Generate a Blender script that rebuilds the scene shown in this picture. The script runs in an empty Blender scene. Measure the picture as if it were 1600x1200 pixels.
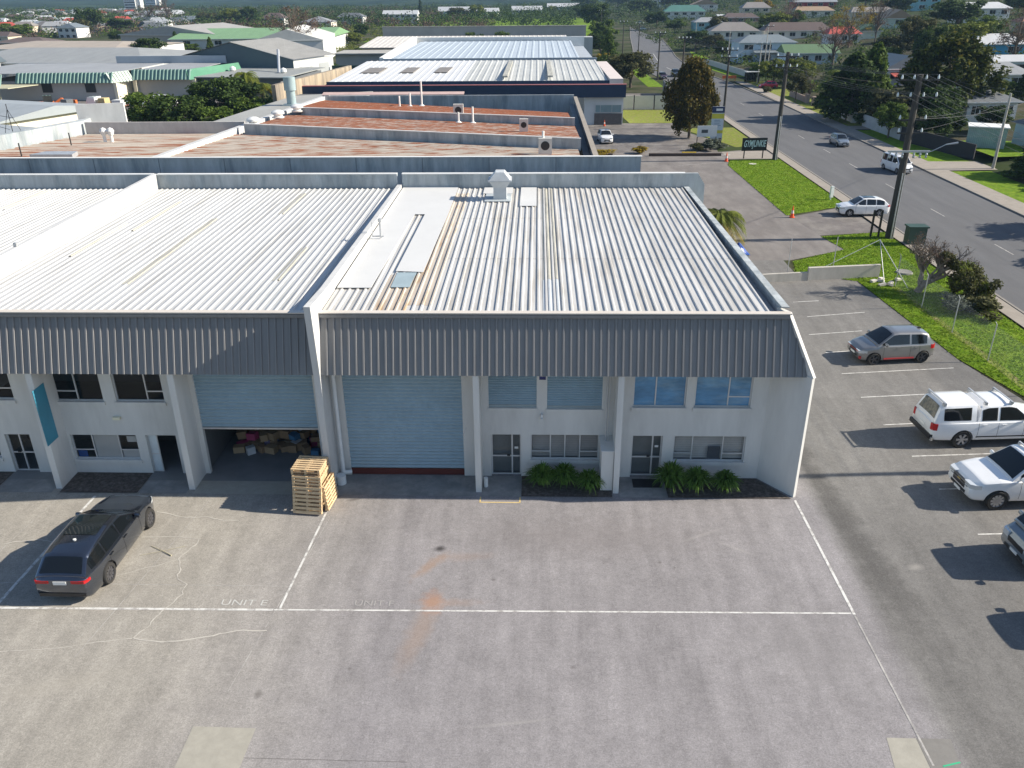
import bpy, bmesh, math, random
import numpy as np
from mathutils import Vector, Matrix
S = bpy.context.scene
C = S.collection
R_ = math.radians
# ---------------------------------------------------------------- camera
cam_d = bpy.data.cameras.new("camera"); cam = bpy.data.objects.new("camera", cam_d); C.objects.link(cam)
cam_d.sensor_fit = 'HORIZONTAL'; cam_d.sensor_width = 36.0; cam_d.lens = 36.0*1284.0/1600.0
cam_d.clip_start = 0.1; cam_d.clip_end = 20000
_yaw, _pit, _rol = R_(-1.868), R_(25.554), R_(-0.514)
_f = Vector((math.sin(_yaw)*math.cos(_pit), math.cos(_yaw)*math.cos(_pit), -math.sin(_pit)))
_r = Vector((math.cos(_yaw), -math.sin(_yaw), 0)); _u = _r.cross(_f)
_r2 = math.cos(_rol)*_r + math.sin(_rol)*_u; _u2 = -math.sin(_rol)*_r + math.cos(_rol)*_u
cam.matrix_world = Matrix(((_r2.x, _u2.x, -_f.x, 0), (_r2.y, _u2.y, -_f.y, 0), (_r2.z, _u2.z, -_f.z, 19.1), (0, 0, 0, 1)))
S.camera = cam
# ---------------------------------------------------------------- sky and sun
SUN = Vector((1.75, 0.10, 1.0)).normalized()
el = math.asin(SUN.z); az = math.atan2(SUN.x, SUN.y)
w = bpy.data.worlds.new("World"); S.world = w; w.use_nodes = True
nt = w.node_tree; sky = nt.nodes.new('ShaderNodeTexSky'); sky.sky_type = 'NISHITA'; sky.sun_disc = False
sky.sun_elevation = el; sky.sun_rotation = az; sky.altitude = 50; sky.air_density = 1.0; sky.dust_density = 0.6; sky.ozone_density = 2.2
bg = nt.nodes['Background']; bg.inputs['Strength'].default_value = 0.088
nt.links.new(sky.outputs[0], bg.inputs['Color'])
sd = bpy.data.lights.new("sun", 'SUN'); sun = bpy.data.objects.new("sun", sd); C.objects.link(sun)
sd.energy = 5.0; sd.angle = R_(0.55); sd.color = (1.0, 0.92, 0.79)
sun.rotation_euler = (-SUN).to_track_quat('-Z', 'Y').to_euler(); sun.location = (60, 0, 60)
S.view_settings.view_transform = 'Standard'; S.view_settings.look = 'None'
S.view_settings.exposure = 0.82; S.view_settings.gamma = 1.0
S.render.engine = 'CYCLES'
S.cycles.max_bounces = 6; S.cycles.transparent_max_bounces = 8
# ---------------------------------------------------------------- helpers
def TH(x, y=0):
    "ground height: the suburb climbs to the right of the street"
    return min(max(0.0, x-52)*0.085, 13.0)
class B:
    "collects geometry for one mesh object"
    def __init__(s): s.v = []; s.f = []
    def add(s, vs, fs):
        n = len(s.v); s.v += [tuple(p) for p in vs]; s.f += [tuple(i+n for i in q) for q in fs]; return s
    def quad(s, a, b, c, d): return s.add([a, b, c, d], [(0, 1, 2, 3)])
    def poly(s, pts): return s.add(pts, [tuple(range(len(pts)))])
    def box(s, x0, x1, y0, y1, z0, z1, M=None):
        vs = [Vector(p) for p in ((x0,y0,z0),(x1,y0,z0),(x1,y1,z0),(x0,y1,z0),(x0,y0,z1),(x1,y0,z1),(x1,y1,z1),(x0,y1,z1))]
        if M is not None: vs = [M @ p for p in vs]
        return s.add(vs, [(0,3,2,1),(4,5,6,7),(0,1,5,4),(1,2,6,5),(2,3,7,6),(3,0,4,7)])
    def prism(s, pts, d):
        "closed solid: polygon pts swept by vector d"
        n = len(pts); d = Vector(d); a = [Vector(p) for p in pts]
        fs = [tuple(range(n))[::-1], tuple(range(n, 2*n))] + [(i, (i+1) % n, n+(i+1) % n, n+i) for i in range(n)]
        return s.add(a+[p+d for p in a], fs)
    def tube(s, a, b, r0, r1=None, n=8, cap=True):
        a = Vector(a); b = Vector(b); r1 = r0 if r1 is None else r1
        d = (b-a).normalized(); u = d.orthogonal().normalized(); v = d.cross(u)
        vs = []
        for p, r in ((a, r0), (b, r1)):
            for i in range(n):
                t = 2*math.pi*i/n; vs.append(p+(u*math.cos(t)+v*math.sin(t))*r)
        fs = [(i, (i+1) % n, n+(i+1) % n, n+i) for i in range(n)]
        if cap: fs += [tuple(range(n))[::-1], tuple(range(n, 2*n))]
        return s.add(vs, fs)
    def path(s, pts, r, n=6):
        for i in range(len(pts)-1):
            ra = r[i] if isinstance(r, (list, tuple)) else r; rb = r[i+1] if isinstance(r, (list, tuple)) else r
            s.tube(pts[i], pts[i+1], ra, rb, n, i == len(pts)-2 or i == 0)
        return s
    def lathe(s, prof, c=(0,0,0), n=16, axis='z', cap=True):
        vs = []; c = Vector(c)
        for r, z in prof:
            for i in range(n):
                t = 2*math.pi*i/n; x, y = r*math.cos(t), r*math.sin(t)
                vs.append(c+(Vector((x, y, z)) if axis == 'z' else Vector((x, z, y))))
        m = len(prof)
        fs = [(k*n+i, k*n+(i+1) % n, (k+1)*n+(i+1) % n, (k+1)*n+i) for k in range(m-1) for i in range(n)]
        if cap: fs += [tuple(range(n))[::-1], tuple((m-1)*n+i for i in range(n))]
        return s.add(vs, fs)
    def xf(s, M):
        s.v = [tuple(M @ Vector(p)) for p in s.v]; return s
    def build(s, name, m, parent=None, smooth=False, fixn=True):
        me = bpy.data.meshes.new(name); me.from_pydata(s.v, [], s.f)
        if fixn and len(s.f) < 60000:
            bm = bmesh.new(); bm.from_mesh(me); bmesh.ops.recalc_face_normals(bm, faces=bm.faces); bm.to_mesh(me); bm.free()
        if m is not None: me.materials.append(m)
        if smooth:
            for p in me.polygons: p.use_smooth = True
            try: me.set_sharp_from_angle(angle=R_(40))
            except Exception: pass
        me.update()
        o = bpy.data.objects.new(name, me); C.objects.link(o)
        if parent is not None: o.parent = parent
        return o
def tag(o, label, cat, group=None, kind=None):
    o['label'] = label; o['category'] = cat
    if group: o['group'] = group
    if kind: o['kind'] = kind
    return o
def struct(o): o['kind'] = 'structure'; return o
def thing(name, label, cat, loc=(0,0,0), rz=0.0, group=None):
    o = bpy.data.objects.new(name, None); C.objects.link(o); o.empty_display_size = 0.3
    o.location = loc; o.rotation_euler = (0, 0, rz)
    return tag(o, label, cat, group)
def kids(o): return [c for c in bpy.data.objects if c.parent == o]
def dup(root, loc, rz, label, group=None):
    r = root.copy(); C.objects.link(r); r.location = loc; r.rotation_euler = (0, 0, rz); r['label'] = label
    if group: r['group'] = group
    for ch in kids(root):
        c = ch.copy(); C.objects.link(c); c.parent = r
        for g in kids(ch):
            d = g.copy(); C.objects.link(d); d.parent = c
    return r
# ---------------------------------------------------------------- materials
MATS = {}
def M_(key, col, rough=0.7, metal=0.0, var=0.12, scale=1.0, bump=0.0, bscale=20.0, streak=None, col2=None, spec=0.5, thr=(0.45, 0.6), coat=0.0):
    """principled with noise-broken colour; col2 = second colour mixed in patches; streak=(sx,sy,sz) stretches the noise"""
    if key in MATS: return MATS[key]
    m = bpy.data.materials.new(key); m.use_nodes = True; t = m.node_tree; N = t.nodes; L = t.links
    bs = N['Principled BSDF']; bs.inputs['Roughness'].default_value = rough; bs.inputs['Metallic'].default_value = metal
    bs.inputs['Specular IOR Level'].default_value = spec
    if coat: bs.inputs['Coat Weight'].default_value = coat; bs.inputs['Coat Roughness'].default_value = 0.06
    tc = N.new('ShaderNodeTexCoord'); mp = N.new('ShaderNodeMapping'); L.new(tc.outputs['Object'], mp.inputs[0])
    if streak: mp.inputs['Scale'].default_value = streak
    n1 = N.new('ShaderNodeTexNoise'); n1.inputs['Scale'].default_value = scale; n1.inputs['Detail'].default_value = 7; n1.inputs['Roughness'].default_value = 0.65
    L.new(mp.outputs[0], n1.inputs['Vector'])
    mx = N.new('ShaderNodeMixRGB'); mx.blend_type = 'MULTIPLY'; mx.inputs[0].default_value = 1.0
    rp = N.new('ShaderNodeMapRange'); rp.inputs['From Min'].default_value = 0.3; rp.inputs['From Max'].default_value = 0.7
    rp.inputs['To Min'].default_value = 1-var; rp.inputs['To Max'].default_value = 1+var
    L.new(n1.outputs['Fac'], rp.inputs['Value'])
    if col2:
        n2 = N.new('ShaderNodeTexNoise'); n2.inputs['Scale'].default_value = scale*0.6; n2.inputs['Detail'].default_value = 8; n2.inputs['Roughness'].default_value = 0.7
        L.new(mp.outputs[0], n2.inputs['Vector'])
        r2 = N.new('ShaderNodeMapRange'); r2.inputs['From Min'].default_value = thr[0]; r2.inputs['From Max'].default_value = thr[1]; L.new(n2.outputs['Fac'], r2.inputs['Value'])
        m2 = N.new('ShaderNodeMixRGB'); m2.inputs[1].default_value = (*col, 1); m2.inputs[2].default_value = (*col2, 1); L.new(r2.outputs[0], m2.inputs[0])
        L.new(m2.outputs[0], mx.inputs[1])
    else: mx.inputs[1].default_value = (*col, 1)
    cb = N.new('ShaderNodeCombineXYZ')
    for i in range(3): L.new(rp.outputs[0], cb.inputs[i])
    L.new(cb.outputs[0], mx.inputs[2]); L.new(mx.outputs[0], bs.inputs['Base Color'])
    if bump:
        n3 = N.new('ShaderNodeTexNoise'); n3.inputs['Scale'].default_value = bscale; n3.inputs['Detail'].default_value = 4
        L.new(tc.outputs['Object'], n3.inputs['Vector'])
        bp = N.new('ShaderNodeBump'); bp.inputs['Strength'].default_value = bump; bp.inputs['Distance'].default_value = 0.02
        L.new(n3.outputs['Fac'], bp.inputs['Height']); L.new(bp.outputs[0], bs.inputs['Normal'])
    MATS[key] = m; return m
def glass(key, tint=(0.02, 0.03, 0.035), alpha=0.25):
    "window glass: mostly reflective and dark, partly see-through"
    if key in MATS: return MATS[key]
    m = bpy.data.materials.new(key); m.use_nodes = True; t = m.node_tree; N = t.nodes; L = t.links
    bs = N['Principled BSDF']; bs.inputs['Base Color'].default_value = (*tint, 1); bs.inputs['Roughness'].default_value = 0.04
    bs.inputs['Specular IOR Level'].default_value = 0.7
    if alpha > 0:
        tr = N.new('ShaderNodeBsdfTransparent'); ms = N.new('ShaderNodeMixShader'); ms.inputs[0].default_value = alpha
        L.new(bs.outputs[0], ms.inputs[1]); L.new(tr.outputs[0], ms.inputs[2]); L.new(ms.outputs[0], N['Material Output'].inputs[0])
    MATS[key] = m; return m
def leafmat(key, c1, c2, c3=None):
    "foliage: per-leaf variation and light/dark clumps"
    if key in MATS: return MATS[key]
    m = bpy.data.materials.new(key); m.use_nodes = True; t = m.node_tree; N = t.nodes; L = t.links
    bs = N['Principled BSDF']; bs.inputs['Roughness'].default_value = 0.75; bs.inputs['Specular IOR Level'].default_value = 0.15
    geo = N.new('ShaderNodeNewGeometry'); tc = N.new('ShaderNodeTexCoord')
    n = N.new('ShaderNodeTexNoise'); n.inputs['Scale'].default_value = 0.9; n.inputs['Detail'].default_value = 3; L.new(tc.outputs['Object'], n.inputs['Vector'])
    ad = N.new('ShaderNodeMath'); ad.operation = 'MULTIPLY_ADD'; ad.inputs[1].default_value = 0.5; L.new(geo.outputs['Random Per Island'], ad.inputs[0])
    s2 = N.new('ShaderNodeMath'); s2.operation = 'MULTIPLY'; s2.inputs[1].default_value = 0.65; L.new(n.outputs['Fac'], s2.inputs[0]); L.new(s2.outputs[0], ad.inputs[2])
    cr = N.new('ShaderNodeValToRGB'); e = cr.color_ramp.elements; e[0].position = 0.25; e[0].color = (*c1, 1); e[1].position = 0.75; e[1].color = (*c2, 1)
    if c3: k = cr.color_ramp.elements.new(0.92); k.color = (*c3, 1)
    L.new(ad.outputs[0], cr.inputs[0]); L.new(cr.outputs[0], bs.inputs['Base Color'])
    tl = N.new('ShaderNodeBsdfTranslucent'); L.new(cr.outputs[0], tl.inputs['Color']); ms = N.new('ShaderNodeMixShader'); ms.inputs[0].default_value = 0.25
    L.new(bs.outputs[0], ms.inputs[1]); L.new(tl.outputs[0], ms.inputs[2]); L.new(ms.outputs[0], N['Material Output'].inputs[0])
    MATS[key] = m; return m
WALL = M_('cream_painted_block', (0.64, 0.63, 0.60), 0.8, var=0.09, scale=1.1, streak=(1, 1, .22), col2=(.56, .55, .52), thr=(.52, .7), bump=0.15, bscale=9)
WHITE = M_('white_paint', (0.70, 0.70, 0.68), 0.6, var=0.05, scale=1.5)
PARA = M_('weathered_white_parapet', (0.54, 0.54, 0.53), 0.8, var=0.12, scale=1.2, streak=(1, 1, 0.3), bump=0.2, bscale=12)
CONC = M_('weathered_concrete', (0.40, 0.43, 0.44), 0.9, var=0.26, scale=1.5, streak=(1, 1, 0.18), col2=(0.27, 0.31, 0.33), thr=(0.48, 0.62), bump=0.3, bscale=10)
TCONC = M_('tan_streaked_concrete', (0.36, 0.29, 0.205), 0.9, var=0.3, scale=1.0, streak=(0.8, 0.8, 0.12), col2=(0.20, 0.17, 0.135))
ROOFW = M_('white_ribbed_steel', (0.53, 0.52, 0.50), 0.5, var=0.16, scale=1.0, streak=(3.2, 0.22, 1), col2=(0.41, 0.385, 0.345), thr=(0.5, 0.66))
ROOFE = M_('bright_ribbed_steel', (0.51, 0.51, 0.50), 0.5, var=0.12, scale=1.0, streak=(3.2, 0.18, 1), col2=(0.40, 0.395, 0.38), thr=(0.50, 0.64))
MEMB = M_('white_membrane', (0.60, 0.60, 0.59), 0.7, var=0.03, scale=0.8)
GOLD = M_('aged_skylight_sheet', (0.43, 0.41, 0.345), 0.5, var=0.3, scale=1.2, streak=(3, 0.3, 1))
FASC = M_('grey_steel_cladding', (0.215, 0.212, 0.212), 0.5, var=0.10, scale=1.2, streak=(3, 1, 0.2))
FLASH = M_('cream_flashing', (0.62, 0.56, 0.49), 0.5, var=0.06)
ROLL = M_('blue_grey_roller', (0.29, 0.39, 0.45), 0.5, var=0.08, scale=1.5)
ALU = M_('anodised_aluminium', (0.60, 0.61, 0.61), 0.4, 0.3, var=0.03)
BLACK = M_('black_plastic', (0.015, 0.015, 0.016), 0.5, var=0.1)
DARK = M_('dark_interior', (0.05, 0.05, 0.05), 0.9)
PVC = M_('white_downpipe', (0.68, 0.70, 0.70), 0.45, var=0.04)
STEEL = M_('galvanised_steel', (0.50, 0.51, 0.52), 0.45, 0.5, var=0.1, scale=3)
RUST = M_('rusty_roof_sheet', (0.31, 0.115, 0.055), 0.85, var=0.42, scale=1.2, streak=(0.32, 6.5, 1), col2=(0.44, 0.36, 0.30), thr=(0.51, 0.57))
RUSTP = M_('faded_rusty_roof', (0.46, 0.40, 0.33), 0.85, var=0.3, scale=1.2, streak=(0.3, 6.5, 1), col2=(0.27, 0.085, 0.03), thr=(0.50, 0.57))
RUSTH = M_('heavy_rust_roof', (0.32, 0.10, 0.04), 0.9, var=0.4, scale=1.2, streak=(0.3, 6.0, 1), col2=(0.42, 0.32, 0.25), thr=(0.55, 0.63))
WGL = glass('office_glass', alpha=0.72); DGL = glass('dark_glass', (0.015, 0.02, 0.022), 0.0)
CGL = glass('car_glass', (0.007, 0.009, 0.011), 0.05)
WOOD = M_('pale_pallet_timber', (0.60, 0.44, 0.26), 0.85, var=0.2, scale=4, col2=(0.42, 0.29, 0.17), thr=(0.55, 0.7))
POLE = M_('grey_timber_pole', (0.050, 0.046, 0.042), 0.9, var=0.25, scale=2, streak=(4, 4, 0.3))
CPOLE = M_('pale_pole', (0.42, 0.40, 0.36), 0.9, var=0.15, scale=2)
BARK = M_('bark', (0.13, 0.105, 0.08), 0.95, var=0.3, scale=3)
# ---------------------------------------------------------------- generic builders
def corr(P, U, V, N, n, pitch, h=0.04, a=0.62, b=0.08, th=0.0):
    "ribbed sheet: P origin, U unit across, V full length vector, N unit normal"
    P, U, V, N = Vector(P), Vector(U), Vector(V), Vector(N); prof = []
    for i in range(n):
        o = i*pitch; prof += [(o, 0), (o+a*pitch, 0), (o+(a+b)*pitch, h), (o+(1-b)*pitch, h)]
    prof.append((n*pitch, 0))
    b_ = B(); k = len(prof)
    b_.add([P+U*x+N*z for x, z in prof]+[P+U*x+N*z+V for x, z in prof], [(i, i+1, k+i+1, k+i) for i in range(k-1)])
    return b_
def wallgrid(b, x0, x1, z0, z1, y0, y1, holes):
    "upright wall in the xz plane (y0 front, y1 back) with rectangular holes (xa,xb,za,zb)"
    xs = sorted({x0, x1, *[h[0] for h in holes], *[h[1] for h in holes]}); xs = [x for x in xs if x0 <= x <= x1]
    for i in range(len(xs)-1):
        a, c = xs[i], xs[i+1]; mid = (a+c)/2
        hs = sorted([(h[2], h[3]) for h in holes if h[0] < mid < h[1]]); z = z0
        for ha, hb in hs:
            if ha > z: b.box(a, c, y0, y1, z, ha)
            z = max(z, hb)
        if z1 > z: b.box(a, c, y0, y1, z, z1)
    return b
def frame(b, x0, x1, z0, z1, y, t=0.05, d=0.06, bars=(), hbars=()):
    "rectangular frame at plane y with vertical bars at x and horizontal bars (z, xa, xb)"
    b.box(x0, x1, y, y+d, z1-t, z1); b.box(x0, x1, y, y+d, z0, z0+t)
    b.box(x0, x0+t, y, y+d, z0+t, z1-t); b.box(x1-t, x1, y, y+d, z0+t, z1-t)
    for x in bars: b.box(x-t/2, x+t/2, y, y+d, z0+t, z1-t)
    for z, xa, xb in hbars: b.box(xa, xb, y+0.003, y+d-0.003, z-t/2, z+t/2)
    return b
def window(par, x0, x1, z0, z1, yf, bars=(), hbars=(), pane=None, blind=None, blind_rng=None, sill=True, depth=0.1, name='window'):
    "window part: frame mesh with pane, blind and sill as sub-parts"
    o = frame(B(), x0, x1, z0, z1, yf+depth, bars=bars, hbars=hbars).build(name, ALU, par)
    B().quad((x0+.03, yf+depth+.03, z0+.03), (x1-.03, yf+depth+.03, z0+.03), (x1-.03, yf+depth+.03, z1-.03), (x0+.03, yf+depth+.03, z1-.03)).build('pane', pane or WGL, o)
    if sill: B().box(x0-.05, x1+.05, yf-.07, yf+depth, z0-.16, z0-.002).build('sill', WALL, o)
    if blind:
        b = B(); a, c = blind_rng or (x0, x1); z = z0+.04
        while z < z1: b.add([(a, yf+.26, z), (c, yf+.26, z), (c, yf+.31, z+.075), (a, yf+.31, z+.075)], [(0, 1, 2, 3)]); z += .11
        b.build('blind', blind, o)
    return o
def door(par, x0, x1, z0, z1, yf, side=None, pane=None, open_=False):
    o = frame(B(), x0, x1, z0, z1, yf+.14, t=.06, bars=[side] if side else [], hbars=[(0.95, x0, x1)]).build('door', ALU, par)
    B().quad((x0+.03, yf+.17, z0+.03), (x1-.03, yf+.17, z0+.03), (x1-.03, yf+.17, z1-.03), (x0+.03, yf+.17, z1-.03)).build('pane', pane or WGL, o)
    hx = (side or x1)-.14
    B().box(hx-.08, hx+.05, yf+.09, yf+.14, .97, 1.02).build('handle', BLACK, o)
    return o
def rollerdoor(par, x0, x1, z0, z1, y, m=None, pitch=.165):
    b = B(); n = int((z1-z0)/pitch); pr = []
    for i in range(n):
        z = z0+i*pitch
        for k, d in ((0, 0), (.35, .055), (.5, .055), (.95, 0)): pr.append((z+k*pitch, y-d))
    pr.append((z1, y)); k = len(pr)
    b.add([(x0, q, z) for z, q in pr]+[(x1, q, z) for z, q in pr], [(i, i+1, k+i+1, k+i) for i in range(k-1)])
    return b.build('roller_door', m or ROLL, par, fixn=False)
# ---------------------------------------------------------------- ground, road and paths
def ground_mat():
    m = bpy.data.materials.new('worn_yard_asphalt'); m.use_nodes = True; t = m.node_tree; N = t.nodes; L = t.links
    bs = N['Principled BSDF']; bs.inputs['Roughness'].default_value = 0.92; bs.inputs['Specular IOR Level'].default_value = 0.2
    tc = N.new('ShaderNodeTexCoord'); P = tc.outputs['Object']
    def noise(sc, det=6, ro=0.65, mp=None):
        n = N.new('ShaderNodeTexNoise'); n.inputs['Scale'].default_value = sc; n.inputs['Detail'].default_value = det; n.inputs['Roughness'].default_value = ro
        if mp:
            q = N.new('ShaderNodeMapping'); q.inputs['Scale'].default_value = mp; L.new(P, q.inputs[0]); L.new(q.outputs[0], n.inputs[0])
        else: L.new(P, n.inputs[0])
        return n.outputs['Fac']
    def math_(op, a, b=None, c=None):
        n = N.new('ShaderNodeMath'); n.operation = op
        for i, v in enumerate((a, b, c)):
            if v is None: continue
            if isinstance(v, (int, float)): n.inputs[i].default_value = v
            else: L.new(v, n.inputs[i])
        return n.outputs[0]
    def rng(v, a, b, c, d):
        n = N.new('ShaderNodeMapRange'); n.inputs[1].default_value = a; n.inputs[2].default_value = b; n.inputs[3].default_value = c; n.inputs[4].default_value = d
        L.new(v, n.inputs[0]); return n.outputs[0]
    def mix(f, a, b, mode='MIX'):
        n = N.new('ShaderNodeMixRGB'); n.blend_type = mode
        if isinstance(f, (int, float)): n.inputs[0].default_value = f
        else: L.new(f, n.inputs[0])
        for i, v in ((1, a), (2, b)):
            if isinstance(v, tuple): n.inputs[i].default_value = (*v, 1)
            else: L.new(v, n.inputs[i])
        return n.outputs[0]
    sp = N.new('ShaderNodeSeparateXYZ'); L.new(P, sp.inputs[0]); X, Y = sp.outputs[0], sp.outputs[1]
    wob = noise(0.9, 3)
    xw = math_('ADD', X, rng(wob, 0, 1, -0.9, 0.9))
    left = rng(xw, -12.5, -5.0, 1.0, 0.0)       # the paler concrete yard to the left
    lane = rng(X, 11.2, 11.9, 0.0, 1.0)         # the bitumen lane beside the building
    base = mix(left, (0.255, 0.240, 0.242), (0.320, 0.298, 0.262))
    base = mix(lane, base, (0.176, 0.169, 0.160))
    # wheel-darkened strip of the lane
    st = math_('ABSOLUTE', math_('SUBTRACT', math_('ADD', xw, math_('MULTIPLY', math_('SUBTRACT', Y, 24.0), 0.06)), 12.45)); stm = rng(st, 0.25, 0.9, 1.0, 0.0)
    stm = math_('MULTIPLY', math_('MULTIPLY', stm, rng(Y, 21.0, 24.0, 0.35, 1.0)), lane)
    base = mix(math_('MULTIPLY', stm, 0.85), base, (0.105, 0.10, 0.095))
    big = noise(0.16, 5, 0.6); mid = noise(1.3, 7, 0.72); fine = noise(22, 4, 0.7); tyre = noise(0.5, 4, 0.6, (3.0, 0.35, 1))
    v = math_('MULTIPLY', rng(big, 0.3, 0.7, 0.90, 1.09), rng(mid, 0.25, 0.75, 0.84, 1.15))
    v = math_('MULTIPLY', v, rng(fine, 0.25, 0.75, 0.78, 1.22)); v = math_('MULTIPLY', v, rng(tyre, 0.3, 0.7, 0.88, 1.12))
    cb = N.new('ShaderNodeCombineXYZ'); [L.new(v, cb.inputs[i]) for i in range(3)]
    col = mix(1.0, base, cb.outputs[0], 'MULTIPLY')
    for sc_, a_, b_ in ((5.0, .88, 1.12), (11.0, .86, 1.15)):
        v2 = rng(noise(sc_, 6, .75), .3, .7, a_, b_); cb2 = N.new('ShaderNodeCombineXYZ'); [L.new(v2, cb2.inputs[i]) for i in range(3)]; col = mix(1.0, col, cb2.outputs[0], 'MULTIPLY')
    # pale scuffs
    sc = rng(noise(4.5, 10, 0.85), 0.56, 0.72, 0.0, 0.55); col = mix(sc, col, (0.42, 0.40, 0.37))
    # rust-orange stains and two small dark oil spots
    def spot(cx, cy, rx, ry, rot, c, amt, n=0.5):
        nonlocal col
        mp = N.new('ShaderNodeMapping'); mp.vector_type = 'TEXTURE'; mp.inputs['Location'].default_value = (cx, cy, 0); mp.inputs['Rotation'].default_value = (0, 0, rot); mp.inputs['Scale'].default_value = (rx, ry, 1)
        L.new(P, mp.inputs[0]); le = N.new('ShaderNodeVectorMath'); le.operation = 'LENGTH'; L.new(mp.outputs[0], le.inputs[0])
        d = math_('ADD', le.outputs['Value'], rng(noise(2.6, 5, .7), 0, 1, -n, n)); f = rng(d, 0.25, 1.05, amt, 0.0)
        col = mix(f, col, c)
    spot(-3.55, 22.35, 0.50, 0.75, 0.0, (0.40, 0.19, 0.10), 0.48, .8); spot(-3.8, 21.0, 0.5, 2.3, -0.22, (0.34, 0.23, 0.16), 0.35)
    spot(-3.85, 24.4, 0.28, 1.15, -0.62, (0.35, 0.21, 0.12), 0.42, .7); spot(-2.8, 24.9, 1.4, 0.35, 0.1, (0.36, 0.24, 0.17), 0.2, .7); spot(-3.0, 22.35, 1.4, 0.25, 0.02, (0.38, 0.23, 0.14), 0.22, .7)
    spot(-3.62, 25.38, 0.26, 0.21, 0.3, (0.06, 0.055, 0.055), 0.95, 0.12); spot(-8.35, 18.1, 0.16, 0.2, 0.3, (0.12, 0.11, 0.1), 0.6, 0.2)
    [spot(*q) for q in ((-1.5, 23.6, .10, .08, 0, (.10, .09, .085), .6, .3), (1.2, 19.4, .12, .09, 0, (.11, .10, .095), .5, .3), (4.6, 24.7, .09, .09, 0, (.10, .09, .085), .6, .3), (5.1, 24.4, .05, .06, 0, (.10, .09, .085), .6, .3), (-5.8, 19.2, .08, .1, 0, (.11, .10, .09), .5, .3), (6.4, 26.4, 1.2, .10, .5, (.38, .36, .34), .35, .4), (7.6, 25.6, .9, .08, -.6, (.38, .36, .34), .35, .4), (-.6, 17.2, 1.6, .07, .15, (.37, .355, .33), .35, .4), (-14.8, 18.3, 2.6, .5, .3, (.37, .34, .29), .3, .5), (13.9, 24.6, .35, .22, .3, (.36, .34, .31), .5, .5))]
    spot(-7.6, 28.65, 0.35, 0.12, 0.3, (0.10, 0.09, 0.085), 0.7, 0.2); spot(2.0, 26.2, 5.5, 1.6, 0.0, (0.19, 0.17, 0.165), 0.35); spot(9.0, 20.5, 3, 3, 0.3, (0.19, 0.18, 0.175), 0.3)
    L.new(col, bs.inputs['Base Color'])
    bp = N.new('ShaderNodeBump'); bp.inputs['Strength'].default_value = 0.35; bp.inputs['Distance'].default_value = 0.01; L.new(noise(60, 3), bp.inputs['Height']); L.new(bp.outputs[0], bs.inputs['Normal'])
    return m
YARD = ground_mat()
ASPH = M_('street_asphalt', (0.122, 0.122, 0.126), 0.9, var=0.13, scale=0.5, streak=(1.5, 0.2, 1), bump=0.3, bscale=40, spec=0.25)
LOTA = M_('dark_lot_asphalt', (0.150, 0.135, 0.128), 0.9, var=0.22, scale=0.7, bump=0.3, bscale=30, col2=(0.205, 0.188, 0.172), spec=0.25)
FOOT = M_('concrete_footpath', (0.29, 0.255, 0.215), 0.9, var=0.12, scale=1.2)
KERB = M_('concrete_kerb', (0.24, 0.22, 0.195), 0.9, var=0.15, scale=2)
GRASS = M_('mown_grass', (0.115, 0.20, 0.012), 0.95, var=0.38, scale=1.6, bump=0.8, bscale=45, col2=(0.165, 0.235, 0.022), spec=0.08)
GRAS2 = M_('dry_edge_grass', (0.19, 0.225, 0.04), 0.95, var=0.3, scale=2.5, bump=0.8, bscale=45, col2=(0.22, 0.18, 0.09), thr=(0.5, 0.62), spec=0.08)
LAND = M_('suburban_ground', (0.040, 0.055, 0.020), 1.0, var=0.45, scale=0.09, col2=(0.085, 0.075, 0.052), spec=0.05)
SOIL = M_('dark_garden_soil', (0.075, 0.06, 0.05), 1.0, var=0.4, scale=9, col2=(0.13, 0.11, 0.095), bump=0.8, bscale=30)
PAINT = M_('worn_line_paint', (0.64, 0.63, 0.60), 0.8, var=0.1, scale=5, col2=(0.36, 0.34, 0.32), thr=(0.48, 0.60))
FAINT = M_('faded_line_paint', (0.44, 0.42, 0.39), 0.85, var=0.1, scale=5, col2=(0.27, 0.255, 0.245), thr=(0.42, 0.60))
SEAL = M_('pale_crack_filler', (0.50, 0.47, 0.42), 0.9, var=0.15, scale=6)
PATCH = M_('pale_concrete_patch', (0.345, 0.325, 0.275), 0.9, var=0.10, scale=3, bump=0.2)
def sheet(name, pts, z, m, sub=True):
    b = B(); b.poly([(x, y, z) for x, y in pts]); o = b.build(name, m); return struct(o)
xs = [-4000, -1500, -600, -250, -120, -60, 0, 30, 52, 60, 80, 110, 140, 170, 205, 260, 400, 800, 1500, 4000]; ys = [-300, -50, 0, 30, 60, 100, 150, 200, 300, 450, 700, 1200, 2500, 6000]
g = B(); g.add([(x, y, TH(x)) for y in ys for x in xs], [(j*len(xs)+i, j*len(xs)+i+1, (j+1)*len(xs)+i+1, (j+1)*len(xs)+i) for j in range(len(ys)-1) for i in range(len(xs)-1)])
struct(g.build('ground', LAND))
sheet('yard', [(-60, 4), (24.9, 4), (24.9, 38.5), (23.95, 43.4), (23.1, 57.4), (19.2, 59.2), (19.2, 62.5), (-60, 62.5)], 0.004, YARD)
DRV = M_('driveway_asphalt', (0.175, 0.158, 0.148), 0.9, var=0.2, scale=0.6, streak=(1, .4, 1), bump=0.3, bscale=30, col2=(0.21, 0.192, 0.178), spec=0.25)
sheet('driveway', [(4, 62.5), (19.7, 62.5), (24.9, 65.4), (24.2, 69.7), (23.5, 76.2), (23.0, 101.3), (23.8, 105.0), (23, 107.2), (4, 106.5)], 0.004, DRV)
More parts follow.
